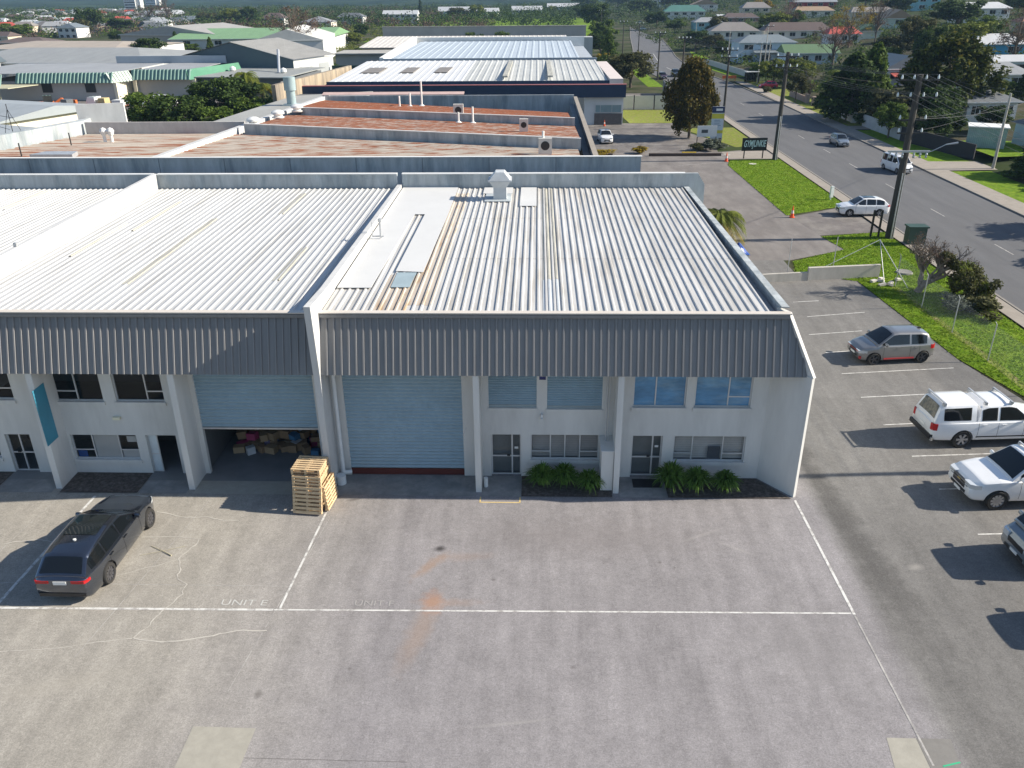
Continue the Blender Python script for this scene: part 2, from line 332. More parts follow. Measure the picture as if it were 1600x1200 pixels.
sheet('driveway', [(24.2, 69.7), (30.0, 70.8), (30.0, 80.2), (23.5, 76.2)], 0.0045, LOTA)
sheet('parking_lot', [(4, 109.5), (23.5, 110.2), (29.9, 112.5), (29.9, 106.0), (23.8, 105.0), (23.0, 107.2), (4, 106.5)], 0.004, DRV)
sheet('parking_lot', [(4, 109.5), (23.5, 110.2), (24.5, 120), (21.3, 129), (22, 136), (4, 136)], 0.005, LOTA)
sheet('parking_lot', [(13.4, 153), (27, 153), (29.5, 178), (10, 178)], 0.004, LOTA)
def lawn(pts, m=None, z=0.03): sheet('lawn', pts, z, m or GRASS)
lawn([(23.25, 76.6), (30.0, 80.4), (30.0, 104.9), (23.85, 104.4), (22.9, 101.0)])
lawn([(24.2, 69.3), (24.9, 65.4), (19.9, 62.2), (19.3, 59.3), (23.1, 57.4), (30.0, 57.0), (30.0, 70.7)])
lawn([(23.15, 57.3), (24.0, 43.4), (25.2, 38.5), (26.0, 6), (30.0, 6), (30.0, 56.9)])
sheet('fence_line_soil', [(25.0, 56), (25.45, 43), (25.75, 12), (26.2, 12), (25.95, 43), (25.55, 56)], 0.036, GRAS2)
lawn([(14.6, 136), (21.8, 136), (23.7, 152.0), (13.6, 152.0)], GRAS2)
lawn([(24.6, 120.5), (26.5, 113.6), (29.9, 114.6), (29.9, 131), (24.0, 131), (22.0, 129.4)], GRAS2)
lawn([(24.5, 156), (29.8, 156), (29.8, 176), (27.6, 176)], GRAS2)
lawn([(47.4, 20), (52, 20), (52, 97), (47.4, 97)]); lawn([(47.4, 103), (54, 103), (54, 128), (47.4, 128)]); lawn([(47.4, 132), (53, 132), (53, 200), (47.4, 200)], GRAS2)
lawn([(54.2, 101), (66, 103), (66, 112), (54.2, 113)], z=0.9)
lawn([(47, 212), (51, 212), (47, 262), (43.4, 262)], GRASS); lawn([(47.5, 268), (52, 268), (60, 330), (55, 330)], GRASS); lawn([(24, 190), (27.4, 190), (27.0, 262), (24, 262)], GRASS)
# the street bends gently far away
ctr = [(38.1, -40), (38.1, 160), (37.2, 190), (35.3, 222), (34.8, 245), (36.8, 280), (40.4, 315), (48, 400), (60, 520), (76, 640), (95, 780)]
def ribbon(name, off0, off1, z, m, y0=-40):
    b = B(); vs = []
    for i, (x, y) in enumerate(ctr):
        a = Vector(ctr[max(i-1, 0)]); c = Vector(ctr[min(i+1, len(ctr)-1)]); d = (c-a).normalized(); n = Vector((d.y, -d.x))
        for o in (off0, off1): vs.append((x+n.x*o, y+n.y*o, z))
    b.add(vs, [(2*i, 2*i+1, 2*i+3, 2*i+2) for i in range(len(ctr)-1)]); return struct(b.build(name, m))
ribbon('street', -6.6, 6.6, 0.010, ASPH)
for s in (-1, 1):
    b = B(); vs = []
    for i, (x, y) in enumerate(ctr):
        a = Vector(ctr[max(i-1, 0)]); c = Vector(ctr[min(i+1, len(ctr)-1)]); d = (c-a).normalized(); n = Vector((d.y, -d.x))
        for o, z in ((6.6, 0.0), (6.6, .13), (6.78, .13), (6.78, 0.0)): vs.append((x+s*n.x*o, y+s*n.y*o, z))
    b.add(vs, [(4*i+k, 4*i+k+1, 4*i+k+5, 4*i+k+4) for i in range(len(ctr)-1) for k in range(3)]); struct(b.build('kerb', KERB))
sheet('footpath', [(30.1, -20), (31.3, -20), (31.3, 174), (30.1, 174)], 0.10, FOOT)
sheet('footpath', [(44.9, -20), (47.3, -20), (47.3, 200), (44.9, 200)], 0.10, FOOT)
sheet('driveway', [(23.9, 105.0), (30.05, 105.3), (30.05, 111.5), (23.9, 110)], 0.016, FOOT)
sheet('driveway', [(47.3, 97.2), (55, 97.8), (56, 102.6), (47.3, 102.8)], 0.09, FOOT); sheet('driveway', [(47.3, 128.3), (54, 128.3), (54, 131.8), (47.3, 131.8)], 0.09, FOOT)
sheet('driveway', [(28.9, 178), (31.2, 178), (31, 190), (27.8, 190)], 0.05, FOOT)
# painted markings
def strip(a, c, wd, m, z=0.009, name='line_marking'):
    a = Vector((*a, z)); c = Vector((*c, z)); d = (c-a).normalized(); n = Vector((-d.y, d.x, 0))*wd/2
    return struct(B().quad(a-n, c-n, c+n, a+n).build(name, m))
strip((-24.5, 21.72), (-8.98, 21.86), .10, PAINT); strip((-8.96, 21.86), (10.70, 22.06), .07, PAINT, .0095)
strip((-8.77, 21.92), (-8.51, 27.9), .085, PAINT, .010); strip((-18.69, 21.85), (-18.59, 28.75), .12, PAINT, .010)
strip((10.72, 28.9), (10.78, 22.0), .10, PAINT, .0105); strip((10.78, 21.95), (10.85, 16), .06, FAINT, .010)
for xa, ya, xb, yb in ((17.3, 52.95, 19.1, 53.23), (17.45, 50.2, 21.4, 51.04), (16.65, 47.12, 20.1, 47.78), (16.8, 44.36, 20.5, 44.95), (16.76, 41.44, 23.2, 42.28), (16.78, 38.53, 22.5, 39.2), (16.81, 35.54, 21.0, 36.0), (16.98, 32.57, 22.5, 33.0), (17.0, 29.85, 20.6, 30.05), (17.1, 26.66, 20.5, 26.85)):
    strip((xa, ya), (xb, yb), .065, PAINT)
for y in (64, 76.2, 87.5, 99, 109, 120.5, 132, 144, 158, 172, 190, 205): strip((37.6 if y < 160 else 36.4, y), (37.6 if y < 160 else 36.2, y+3.0), .11, FAINT, .016)
strip((36.0, 214), (35.0, 240), .15, PAINT, .016); strip((35.6, 262), (38.2, 294), .15, PAINT, .016)
strip((17.0, 101.0), (22.8, 103.2), .10, FAINT); strip((22.9, 107.9), (24.6, 107.95), .22, PAINT, .022)
for pts, wd in (([(-20.78, 25.3), (-19.44, 25.7), (-18.6, 25.5), (-17.9, 25.4)], .05), ([(-15.5, 27.7), (-14.9, 27.45), (-14.15, 27.25), (-13.3, 27.3), (-12.7, 27.1), (-11.9, 27.1)], .05),
                ([(-13.0, 25.8), (-13.15, 25.1), (-13.35, 24.6), (-13.08, 24.1), (-13.0, 23.5), (-12.5, 23.1), (-12.45, 22.6), (-12.75, 21.7), (-12.95, 21.0), (-13.2, 20.4)], .055),
                ([(-13.2, 20.4), (-14.7, 20.1), (-16.0, 19.8), (-17.3, 19.7)], .035), ([(-13.2, 20.4), (-12.2, 20.25), (-11.5, 20.3), (-10.6, 20.6), (-9.9, 20.8), (-8.9, 20.85)], .05),
                ([(-13.0, 25.8), (-14.0, 25.95), (-15.4, 25.9)], .04), ([(-13.35, 24.5), (-14.6, 23.9), (-15.6, 23.4)], .03)):
    b = B(); rr = random.Random(len(pts)*7+int(abs(pts[0][0])*10)); q = []
    for i in range(len(pts)-1):
        for k in range(4): t = k/4; q.append((pts[i][0]*(1-t)+pts[i+1][0]*t+rr.uniform(-.05, .05), pts[i][1]*(1-t)+pts[i+1][1]*t+rr.uniform(-.04, .04)))
    q.append(pts[-1]); vs = []
    for i, (x, y) in enumerate(q):
        a = Vector(q[max(i-1, 0)]); c = Vector(q[min(i+1, len(q)-1)]); d = (c-a).normalized(); w_ = wd*rr.uniform(.15, .55)
        vs += [(x-d.y*w_, y+d.x*w_, .0115), (x+d.y*w_, y-d.x*w_, .0115)]
    b.add(vs, [(2*i, 2*i+1, 2*i+3, 2*i+2) for i in range(len(q)-1)]); struct(b.build('pavement_crack', SEAL))
for a, c in (((-13.6, 28.7), (-14.7, 19.5)), ((-19.3, 23.1), (-8.7, 23.1)), ((-8.3, 27.2), (-9.3, 18.2)), ((-20.1, 28.6), (-20.6, 22.4))): strip(a, c, .02, FAINT, .0075, 'pavement_joint')
JNT = M_('dark_pavement_joint', (0.13, 0.12, 0.115), 0.9)
strip((-9.5, 15.85), (-3.5, 15.8), .015, JNT, .0076, 'pavement_joint')
sheet('concrete_patch', [(-9.86, 16.88), (-8.02, 16.85), (-8.06, 15.2), (-9.84, 15.2)], .0078, PATCH)
sheet('concrete_patch', [(9.93, 16.91), (10.75, 16.9), (10.72, 15.4), (9.7, 15.4)], .0081, PATCH); sheet('concrete_patch', [(10.76, 16.9), (11.71, 16.9), (11.5, 15.4), (10.73, 15.4)], .0079, M_('grey_patch', (.20, .19, .175), .9, var=.12, scale=3))
GRN = M_('green_survey_paint', (0.03, 0.40, 0.20), 0.8); strip((11.1, 15.98), (11.62, 16.12), .05, GRN, .0125)
def text(body, h, m, name, ext=0.0, bold=0.0, shear=0.0):
    cu = bpy.data.curves.new('txt', 'FONT'); cu.body = body; cu.size = h; cu.extrude = ext; cu.offset = bold; cu.shear = shear; cu.align_x = 'CENTER'; cu.align_y = 'CENTER'
    o = bpy.data.objects.new('txt', cu); C.objects.link(o); dg = bpy.context.evaluated_depsgraph_get(); dg.update()
    me = bpy.data.meshes.new_from_object(o.evaluated_get(dg)); bpy.data.objects.remove(o); me.materials.clear(); me.materials.append(m)
    n = bpy.data.objects.new(name, me); C.objects.link(n); return n
def gtext(body, x0, x1, y, h, m, z):
    o = text(body, h*1.38, m, 'painted_lettering'); xs_ = [v.co.x for v in o.data.vertices]; s = (x1-x0)/(max(xs_)-min(xs_))
    o.scale = (s, 1, 1); o.location = ((x0+x1)/2, y, z); struct(o)
gtext('UNIT E', -10.9, -9.3, 22.19, .30, M_('lettering_paint', (.50, .49, .46), .8, var=.15, scale=6), .0125); gtext('UNIT F', -6.25, -4.9, 22.24, .28, M_('faint_lettering_paint', (.345, .33, .315), .85, var=.12, scale=9), .0125)
YEL = M_('yellow_line_paint', (0.70, 0.52, 0.20), 0.8)
for a, c in (((-2.3, 28.95), (-2.3, 28.55)), ((-.65, 28.95), (-.65, 28.55)), ((-2.33, 28.55), (-.62, 28.55))): strip(a, c, .05, YEL, .0085)
# far hills, wooded
hb = B(); rr = random.Random(5); nx, ny = 60, 22; vs = []
for j in range(ny):
    for i in range(nx):
        x = -5200+i*150; y = 1150+j*170; z = -3+ (j/ny)**1.15*140*(0.75+0.35*math.sin(i*.37+1)+.25*math.sin(i*.9+j*.5)) + rr.uniform(-4, 6)*(j > 0); vs.append((x, y, z))
hb.add(vs, [(j*nx+i, j*nx+i+1, (j+1)*nx+i+1, (j+1)*nx+i) for j in range(ny-1) for i in range(nx-1)])
HILL = M_('forested_hillside', (0.022, 0.040, 0.026), 1.0, var=0.45, scale=0.012, col2=(0.035, 0.055, 0.03), spec=0.03)
struct(hb.build('hills', HILL, smooth=True))
# ---------------------------------------------------------------- the row of industrial units
YF, YT, ZB, ZG = 30.6, 29.2, 5.42, 7.6
def blade(par, xa, xb, front_y=29.2, top=8.42, taper=None, name='wing_wall'):
    "party wall that stands out in front of the facade; profile in the yz plane"
    if taper: pts = [(xa, YF+.1, 0), (xa, max(front_y, 29.3), 0), (xa, 29.36, ZB+.02), (xa, YF+.1, ZB+.02)]
    else: pts = [(xa, YF+.1, 0), (xa, front_y, 0), (xa, front_y-.02, ZB), (xa, 28.95, top), (xa, 30.4, top-.08), (xa, 31.6, 8.27), (xa, 42, 8.2), (xa, 52.0, 8.16), (xa, 52.0, 7.0), (xa, 30.9, 7.0)]
    return B().prism(pts, (xb-xa, 0, 0)).build(name, WALL if taper else PARA, par)
def fascia(par, x0, x1, pitch=0.292):
    P = Vector((x0, YT+.12, ZB)); T = Vector((x0, 30.12, ZG)); n = int(round((x1-x0)/pitch)); pitch = (x1-x0)/n
    V = T-P; Nn = V.cross(Vector((1, 0, 0))).normalized(); Nn = Nn if Nn.y < 0 else -Nn
    o = corr(P, (1, 0, 0), V, Nn, n, pitch, h=.062, a=.70, b=.05).build('fascia', FASC, par, fixn=False)
    B().box(x0, x1, 30.0, 30.22, ZG-.02, ZG+.16).box(x0, x1, 29.97, 30.0, ZG+.02, ZG+.12).build('gutter', FASC, par)
    B().box(x0, x1, 29.96, 30.26, ZG+.165, ZG+.21).build('flashing', FLASH, par)
    B().box(x0, x1, YT+.25, YF-.02, ZB+.03, ZB+.06).build('soffit', WALL, par)
def roofing(par, x0, x1, m, pitch=0.33):
    n = int((x1-x0)/pitch); pitch = (x1-x0)/n
    return corr((x0, 30.2, 7.74), (1, 0, 0), (0, 21.7, .16), (0, 0, 1), n, pitch, h=.05, a=.60, b=.10).build('roof', m, par, fixn=False)
def rz(y): return 7.74+(y-30.2)/21.7*.16
def over(par, pts, dz, m, name='roof_patch'):
    b = B().prism([(x, y, rz(y)+dz) for x, y in pts], (0, 0, -.02)); return b.build(name, m, par)
def slab_walls(par, x0, x1, x_dec=None):
    B().box(x0, x1, 52.0, 52.22, 0, 8.78).build('rear_parapet', CONC, par)
    B().box(x0, x1, 51.93, 52.28, 8.782, 8.83).build('parapet_capping', WHITE, par)
# ---- end unit (F)
F = thing('industrial_unit', 'end unit with closed roller door, flax bushes and patches on its white ribbed roof', 'warehouse', (0, 0, 0), 0, 'units of the industrial row')
holesF = [(-8.06, -3.1, 0, 4.95), (-1.92, -.63, 0, 2.08), (-.22, 2.7, .86, 2.08), (-1.98, .02, 3.36, 5.0), (.46, 2.74, 3.32, 5.0), (4.08, 5.38, 0, 2.06), (5.86, 8.88, .82, 2.06), (4.02, 6.2, 3.42, 5.0), (6.56, 8.88, 3.42, 5.0)]
wb = wallgrid(B(), -8.6, 9.62, 0, 5.5, YF, YF+.2, holesF); wb.build('wall', WALL, F)
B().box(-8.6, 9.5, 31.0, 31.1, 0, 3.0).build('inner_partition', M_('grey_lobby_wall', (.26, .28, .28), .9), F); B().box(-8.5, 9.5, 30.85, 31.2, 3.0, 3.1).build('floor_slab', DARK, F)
B().prism([(9.46, 30.7, 0), (9.62, 30.7, 0), (10.82, 29.2, 0), (10.70, 29.12, 0)], (0, 0, ZB+.05)).build('wing_wall', WALL, F)
# its upper part follows the raked fascia
B().add([(9.45, 30.7, ZB+.04), (9.60, 30.7, ZB+.04), (10.86, 29.2, ZB+.04), (10.74, 29.12, ZB+.04), (9.45, 30.7, ZG+.2), (9.60, 30.7, ZG+.2), (9.88, 30.2, ZG+.2), (9.74, 30.08, ZG+.2)],
        [(0, 1, 2, 3), (4, 5, 6, 7), (0, 1, 5, 4), (1, 2, 6, 5), (2, 3, 7, 6), (3, 0, 4, 7)]).build('wing_wall', WALL, F)
B().prism([(9.55, 30.65, 0), (9.73, 30.65, 0), (9.40, 52.0, 0), (9.22, 52.0, 0)], (0, 0, 7.93)).build('side_wall', CONC, F)
B().prism([(9.5, 30.3, 7.932), (9.80, 30.3, 7.932), (9.46, 51.9, 7.96), (9.16, 51.9, 7.96)], (0, 0, .04)).build('parapet_capping', CONC, F)
blade(F, -8.80, -8.54)
slab_walls(F, -8.5, 9.2); B().prism([(9.2, 52.0, 4), (10.55, 52.0, 4), (10.45, 52.0, 8.1), (10.0, 52.0, 8.8), (9.2, 52.0, 8.8)], (0, .2, 0)).build('rear_parapet', CONC, F)
# fascia cut by the splayed wing wall at its right end
pit = 0.292; n = 66; x0 = -8.53; P0 = Vector((x0, YT+.12, ZB)); T0 = Vector((x0, 30.12, ZG)); V0 = T0-P0; N0 = V0.cross(Vector((1, 0, 0))).normalized(); N0 = N0 if N0.y < 0 else -N0
prof = []
for i in range(n+1): o_ = i*pit; prof += [(o_, 0), (o_+.70*pit, 0), (o_+.75*pit, .062), (o_+.95*pit, .062)]
fb = B(); vs = []
lim0, lim1 = 10.74-x0, 9.82-x0
for x, z in prof:
    t = 1.0 if x <= lim1 else max(0.0, (lim0-x)/(lim0-lim1))
    vs.append(P0+Vector((min(x, lim0), 0, 0))+N0*z); vs.append(P0+Vector((min(x, lim0), 0, 0))+N0*z+V0*t)
fb.add(vs, [(2*i, 2*i+2, 2*i+3, 2*i+1) for i in range(len(prof)-1)]); fb.build('fascia', FASC, F, fixn=False)
B().box(x0, 9.78, 30.0, 30.22, ZG-.02, ZG+.16).box(x0, 9.78, 29.97, 30.0, ZG+.02, ZG+.12).build('gutter', FASC, F); B().box(x0, 9.84, 29.96, 30.26, ZG+.165, ZG+.21).build('flashing', FLASH, F)
B().box(-8.5, 9.6, YT+.3, YF-.02, ZB+.03, ZB+.06).build('soffit', WALL, F)
roofing(F, -8.5, 9.1, ROOFW)
B().box(9.11, 9.5, 30.3, 51.9, 7.3, 7.5).build('box_gutter', STEEL, F)
for xa, xb in ((-2.52, -2.28), (3.24, 3.48)): blade(F, xa, xb, 29.25, taper=True, name='pier')
rollerdoor(F, -8.06, -3.1, .32, 4.95, YF+.1); B().box(-8.06, -3.1, YF+.06, YF+.14, .02, .32).build('door_sill_bar', M_('dark_red_sill', (0.10, 0.02, 0.015), 0.7), F)
BL = M_('cream_venetian', (0.60, 0.56, 0.52), 0.7); BW = M_('white_venetian', (0.78, 0.74, 0.68), 0.7)
door(F, -1.92, -.63, 0.02, 2.08, YF, side=-1.02); door(F, 4.08, 5.38, 0.02, 2.06, YF, side=4.98)
B().box(-.92, -.76, YF+.155, YF+.16, 1.30, 1.40).box(5.08, 5.24, YF+.155, YF+.16, 1.42, 1.52).build('door_notice', WHITE, F)
window(F, -.22, 2.7, .86, 2.08, YF, bars=(.62, 1.24, 1.88), hbars=((1.22, -.22, .62), (1.22, 1.88, 2.7)), blind=BL)
window(F, 5.86, 8.88, .82, 2.06, YF, bars=(6.66, 7.95), hbars=((1.18, 5.86, 6.66), (1.18, 7.95, 8.88)), blind=BW)
B().box(7.35, 7.88, YF+.15, YF+.17, .86, 1.48).build('window_notice', M_('grey_card', (0.12, 0.13, 0.15), 0.6), F)
BLUF = M_('blue_tinted_window', (0.09, 0.25, 0.43), 0.08, var=0.35, scale=1.5, streak=(.5, 1, 1.6), col2=(.22, .36, .46), thr=(.46, .7))
window(F, 4.02, 6.2, 3.42, 5.1, YF, bars=(4.95,), pane=BLUF, name='blue_window'); window(F, 6.56, 8.88, 3.42, 5.1, YF, bars=(7.95,), hbars=((3.88, 7.95, 8.88),), pane=BLUF, name='blue_window')
for xa, xb, z in ((-1.98, .02, 3.36), (.46, 2.74, 3.32)):
    rollerdoor(F, xa, xb, z+.12, 5.15, YF+.06, pitch=.11).name = 'roller_shutter'; B().box(xa, xb, YF+.04, YF+.14, z, z+.12).build('shutter_rail', M_('grey_rail', (.30, .36, .38), .5), F)
    B().box(xa-.04, xb+.04, YF-.05, YF-.002, z-.13, z-.01).build('sill', WALL, F)
pp = B().tube((-8.32, 30.25, .35), (-8.32, 30.25, 5.5), .085, n=12).tube((-8.32, 30.25, .35), (-8.0, 30.4, .30), .085, n=12).tube((-8.35, 29.9, .0), (-8.35, 29.9, .42), .20, n=16); pp.build('downpipe', PVC, F, smooth=True)
B().tube((-3.0, 29.55, 2.6), (-2.85, 29.5, 3.0), .02).tube((2.92, 30.2, 2.0), (2.92, 30.3, 5.5), .03).tube((3.03, 30.2, 2.0), (3.03, 30.3, 5.5), .02).build('conduit', STEEL, F)
B().tube((-2.12, 29.75, .0), (-2.12, 29.75, .45), .09, n=12).build('downpipe', PVC, F, smooth=True)
B().box(2.72, 3.22, 29.42, 30.58, .08, 1.95).prism([(2.68, 29.38, 1.952), (3.24, 29.38, 1.952), (3.24, 30.59, 2.02), (2.68, 30.59, 2.02)], (0, 0, .04)).build('meter_box', WALL, F)
B().box(.20, .28, YF-.16, YF-.004, 3.0, 3.12).tube((.24, YF-.1, 2.96), (.24, YF-.2, 2.9), .045).build('security_camera', PVC, F)
B().box(.12, .38, 29.24, 29.34, 5.30, 5.40).build('floodlight', M_('navy_lamp', (0.01, 0.015, 0.08), .4), F)
over(F, [(-8.1, 52.0), (-4.96, 52.0), (-4.95, 45.2), (-5.05, 35.0), (-6.3, 35.15), (-6.24, 45.2), (-6.8, 45.2), (-7.0, 32.9), (-8.45, 32.9), (-8.45, 52.0)], .085, MEMB)
over(F, [(-6.18, 33.0), (-5.38, 33.0), (-5.34, 34.97), (-6.2, 34.97)], .075, M_('blue_grey_sheet', (.32, .40, .43), .5))
over(F, [(-1.0, 47.1), (-.03, 47.1), (-.03, 51.9), (-1.0, 51.9)], .08, MEMB); over(F, [(-3.3, 50.2), (-1.5, 50.2), (-1.5, 51.9), (-3.3, 51.9)], .08, MEMB)
over(F, [(-3.1, 48.2), (-1.55, 48.2), (-1.55, 50.18), (-3.1, 50.18)], .078, M_('grey_flashing', (.42, .46, .48), .5))
corr((.27, 34.2, rz(34.2)+.012), (1, 0, 0), (0, 17.5, .129), (0, 0, 1), 2, .33, h=.045, a=.6, b=.1).build('skylight_sheet', GOLD, F, fixn=False)
corr((.27, 30.3, rz(30.3)+.016), (1, 0, 0), (0, 3.85, .028), (0, 0, 1), 2, .33, h=.045, a=.6, b=.1).build('skylight_sheet', M_('grey_skylight', (.50, .53, .55), .5), F, fixn=False)
STN = M_('rust_tinted_sheet', (0.50, 0.44, 0.37), 0.6, var=0.2, scale=1.0, streak=(4, 0.35, 1), col2=(0.40, 0.27, 0.16), thr=(0.50, 0.62))
pw_ = (9.1+8.5)/int((9.1+8.5)/.33)
corr((-8.5+pw_*10, 31.0, rz(31.0)+.006), (1, 0, 0), (0, 19.5, .144), (0, 0, 1), 3, pw_, h=.05, a=.60, b=.10).build('stained_sheet', STN, F, fixn=False)
corr((-8.5+pw_*6, 30.25, rz(30.25)+.007), (1, 0, 0), (0, 4.6, .034), (0, 0, 1), 4, pw_, h=.05, a=.60, b=.10).build('stained_sheet', STN, F, fixn=False)
LAP = M_('dirty_lap_line', (0.30, 0.28, 0.25), 0.7, var=.3, scale=6)
for yy in (37.2, 44.6):
    corr((-4.9, yy, rz(yy)+.004), (1, 0, 0), (0, .035, 0), (0, 0, 1), 42, pw_, h=.05, a=.60, b=.10).build('sheet_lap', LAP, F, fixn=False)
# roof ventilator cowl
COW = M_('white_cowl_metal', (0.50, 0.52, 0.53), 0.5)
vb = B().box(-2.65, -1.75, 48.6, 49.6, 7.9, 8.75); vb.add([(-2.65, 48.6, 8.75), (-1.75, 48.6, 8.75), (-1.75, 49.6, 8.75), (-2.65, 49.6, 8.75), (-2.95, 48.45, 9.25), (-1.45, 48.45, 9.25), (-1.45, 49.75, 9.25), (-2.95, 49.75, 9.25)], [(0, 1, 5, 4), (1, 2, 6, 5), (2, 3, 7, 6), (3, 0, 4, 7)])
vb.add([(-2.95, 48.4, 9.25), (-1.45, 48.4, 9.25), (-1.45, 49.8, 9.25), (-2.95, 49.8, 9.25), (-2.5, 48.6, 9.8), (-1.9, 48.6, 9.8), (-1.9, 49.6, 9.8), (-2.5, 49.6, 9.8)], [(0, 1, 2, 3), (4, 5, 6, 7), (0, 1, 5, 4), (1, 2, 6, 5), (2, 3, 7, 6), (3, 0, 4, 7)])
vb.box(-3.0, -1.4, 48.38, 49.82, 9.18, 9.3); vb.xf(Matrix.Translation((-2.2, 49.1, 7.9)) @ Matrix.Diagonal((.86, .86, .86, 1)) @ Matrix.Translation((2.2, -49.1, -7.9))); vb.build('roof_ventilator', COW, F)
B().tube((-7.85, 40.3, 7.95), (-7.85, 40.3, 8.75), .05).tube((-7.85, 40.3, 8.78), (-7.85, 40.3, 8.92), .11).tube((-8.3, 40.5, 7.95), (-8.3, 40.5, 8.7), .02).box(-8.3, -7.7, 40.27, 40.33, 8.0, 8.05).build('flue_pipe', STEEL, F)
# ---- unit E
E_ = thing('industrial_unit', 'middle unit with half raised roller door and a blue panel on its pier', 'warehouse', (0, 0, 0), 0, 'units of the industrial row')
holesE = [(-14.32, -9.3, 0, 4.95), (-20.36, -18.32, 3.54, 5.0), (-17.78, -15.7, 3.54, 5.0), (-20.2, -17.3, .70, 1.92), (-16.88, -15.55, 0, 1.92), (-23.08, -21.98, 0, 1.92), (-24.1, -23.5, .75, 1.92), (-24.1, -22.16, 3.6, 5.0)]
wallgrid(B(), -24.25, -8.81, 0, 5.5, YF, YF+.2, holesE).build('wall', WALL, E_)
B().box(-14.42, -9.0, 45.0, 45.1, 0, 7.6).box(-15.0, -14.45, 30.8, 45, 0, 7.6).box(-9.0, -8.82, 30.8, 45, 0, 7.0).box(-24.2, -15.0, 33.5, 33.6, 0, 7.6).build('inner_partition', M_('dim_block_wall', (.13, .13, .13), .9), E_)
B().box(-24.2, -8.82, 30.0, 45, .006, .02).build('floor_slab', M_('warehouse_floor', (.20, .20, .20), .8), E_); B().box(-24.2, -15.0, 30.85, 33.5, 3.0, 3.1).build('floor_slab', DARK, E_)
blade(E_, -14.78, -14.52, 29.15, taper=True, name='pier'); blade(E_, -20.55, -20.29, 29.05, taper=True, name='pier')
B().prism([(-24.35, 30.2, 7.0), (-24.35, 30.2, 8.45), (-24.35, 52, 8.85), (-24.35, 52, 7.0)], (.24, 0, 0)).build('parapet', PARA, E_)
slab_walls(E_, -24.1, -8.81); fascia(E_, -24.3, -8.81); roofing(E_, -24.1, -8.95, ROOFE)
B().box(-8.94, -8.82, 30.3, 51.9, 7.70, 7.92).build('box_gutter', STEEL, E_)
rollerdoor(E_, -14.32, -9.3, 2.30, 4.95, YF+.1); B().box(-14.32, -9.3, YF+.04, YF+.12, 2.22, 2.30).build('door_rail', STEEL, E_)
window(E_, -20.36, -18.32, 3.54, 5.1, YF, bars=(-19.45,), hbars=((3.98, -20.36, -19.45),)); window(E_, -17.78, -15.7, 3.54, 5.1, YF, bars=(-16.45,), hbars=((3.98, -16.45, -15.7),))
wE = window(E_, -20.2, -17.3, .70, 1.92, YF, bars=(-19.3, -18.15), hbars=((1.13, -20.2, -19.3), (1.13, -18.15, -17.3)))
B().box(-19.26, -18.2, YF+.15, YF+.16, .75, 1.88).box(-18.1, -17.35, YF+.15, YF+.16, .75, 1.10).box(-17.8, -17.4, YF+.15, YF+.16, 1.5, 1.78).build('window_paper', WHITE, E_)
B().box(-20.1, -19.7, YF+.15, YF+.16, .74, 1.06).build('window_notice', M_('blue_notice', (.02, .10, .40), .5), E_)
ob = frame(B(), -16.88, -16.45, .02, 1.92, YF+.14, t=.05, hbars=((.92, -16.88, -16.45),)).build('door', ALU, E_); B().box(-16.84, -16.48, YF+.16, YF+.17, .06, 1.88).build('pane', M_('frosted_pane', (.62, .68, .70), .4), ob)
door(E_, -23.08, -21.98, .02, 1.92, YF, side=-22.55); window(E_, -24.1, -23.5, .75, 1.92, YF, hbars=((1.1, -24.1, -23.5),)); window(E_, -24.1, -22.16, 3.6, 5.1, YF, bars=(-23.0,), hbars=((4.1, -23.0, -22.16),))
B().box(-20.28, -20.26, 29.12, 29.95, 2.18, 4.72).build('blue_panel', M_('teal_blue_panel', (.055, .26, .36), .5), E_)
B().box(-18.05, -17.75, YF-.14, YF-.004, 2.72, 2.84).build('bulkhead_lamp', M_('cream_lamp', (.75, .72, .55), .5), E_)
for xx, ya, yb in ((-22.6, 37.5, 43.5), (-21.6, 42, 48.5), (-18.0, 33.5, 44.5), (-14.6, 45.5, 50.5), (-11.55, 34.0, 39.0)):
    corr((xx, ya, rz(ya)+.012), (1, 0, 0), (0, yb-ya, (yb-ya)/21.7*.16), (0, 0, 1), 1, .3295, h=.045, a=.6, b=.1).build('skylight_sheet', GOLD, E_, fixn=False)
B().box(-24.3, -24.15, 36.5, 36.65, 8.6, 8.75).tube((-24.08, 36.5, 7.9), (-24.22, 36.55, 8.65), .015).build('parapet_sensor', STEEL, E_)
# ---- unit D, mostly outside the picture
D_ = thing('industrial_unit', 'unit at the left edge whose white roof lies beyond the tall parapet', 'warehouse', (0, 0, 0), 0, 'units of the industrial row')
wallgrid(B(), -45, -24.36, 0, 5.5, YF, YF+.2, [(-44, -39, .02, 4.9)]).build('wall', WALL, D_); rollerdoor(D_, -44, -39, .02, 4.95, YF+.1)
fascia(D_, -45, -24.36); roofing(D_, -45, -24.4, ROOFE); slab_walls(D_, -45, -24.36)
corr((-31.5, 46.5, rz(46.5)+.012), (1, 0, 0), (0, 4.8, .035), (0, 0, 1), 2, .3295, h=.045, a=.6, b=.1).build('skylight_sheet', GOLD, D_, fixn=False)
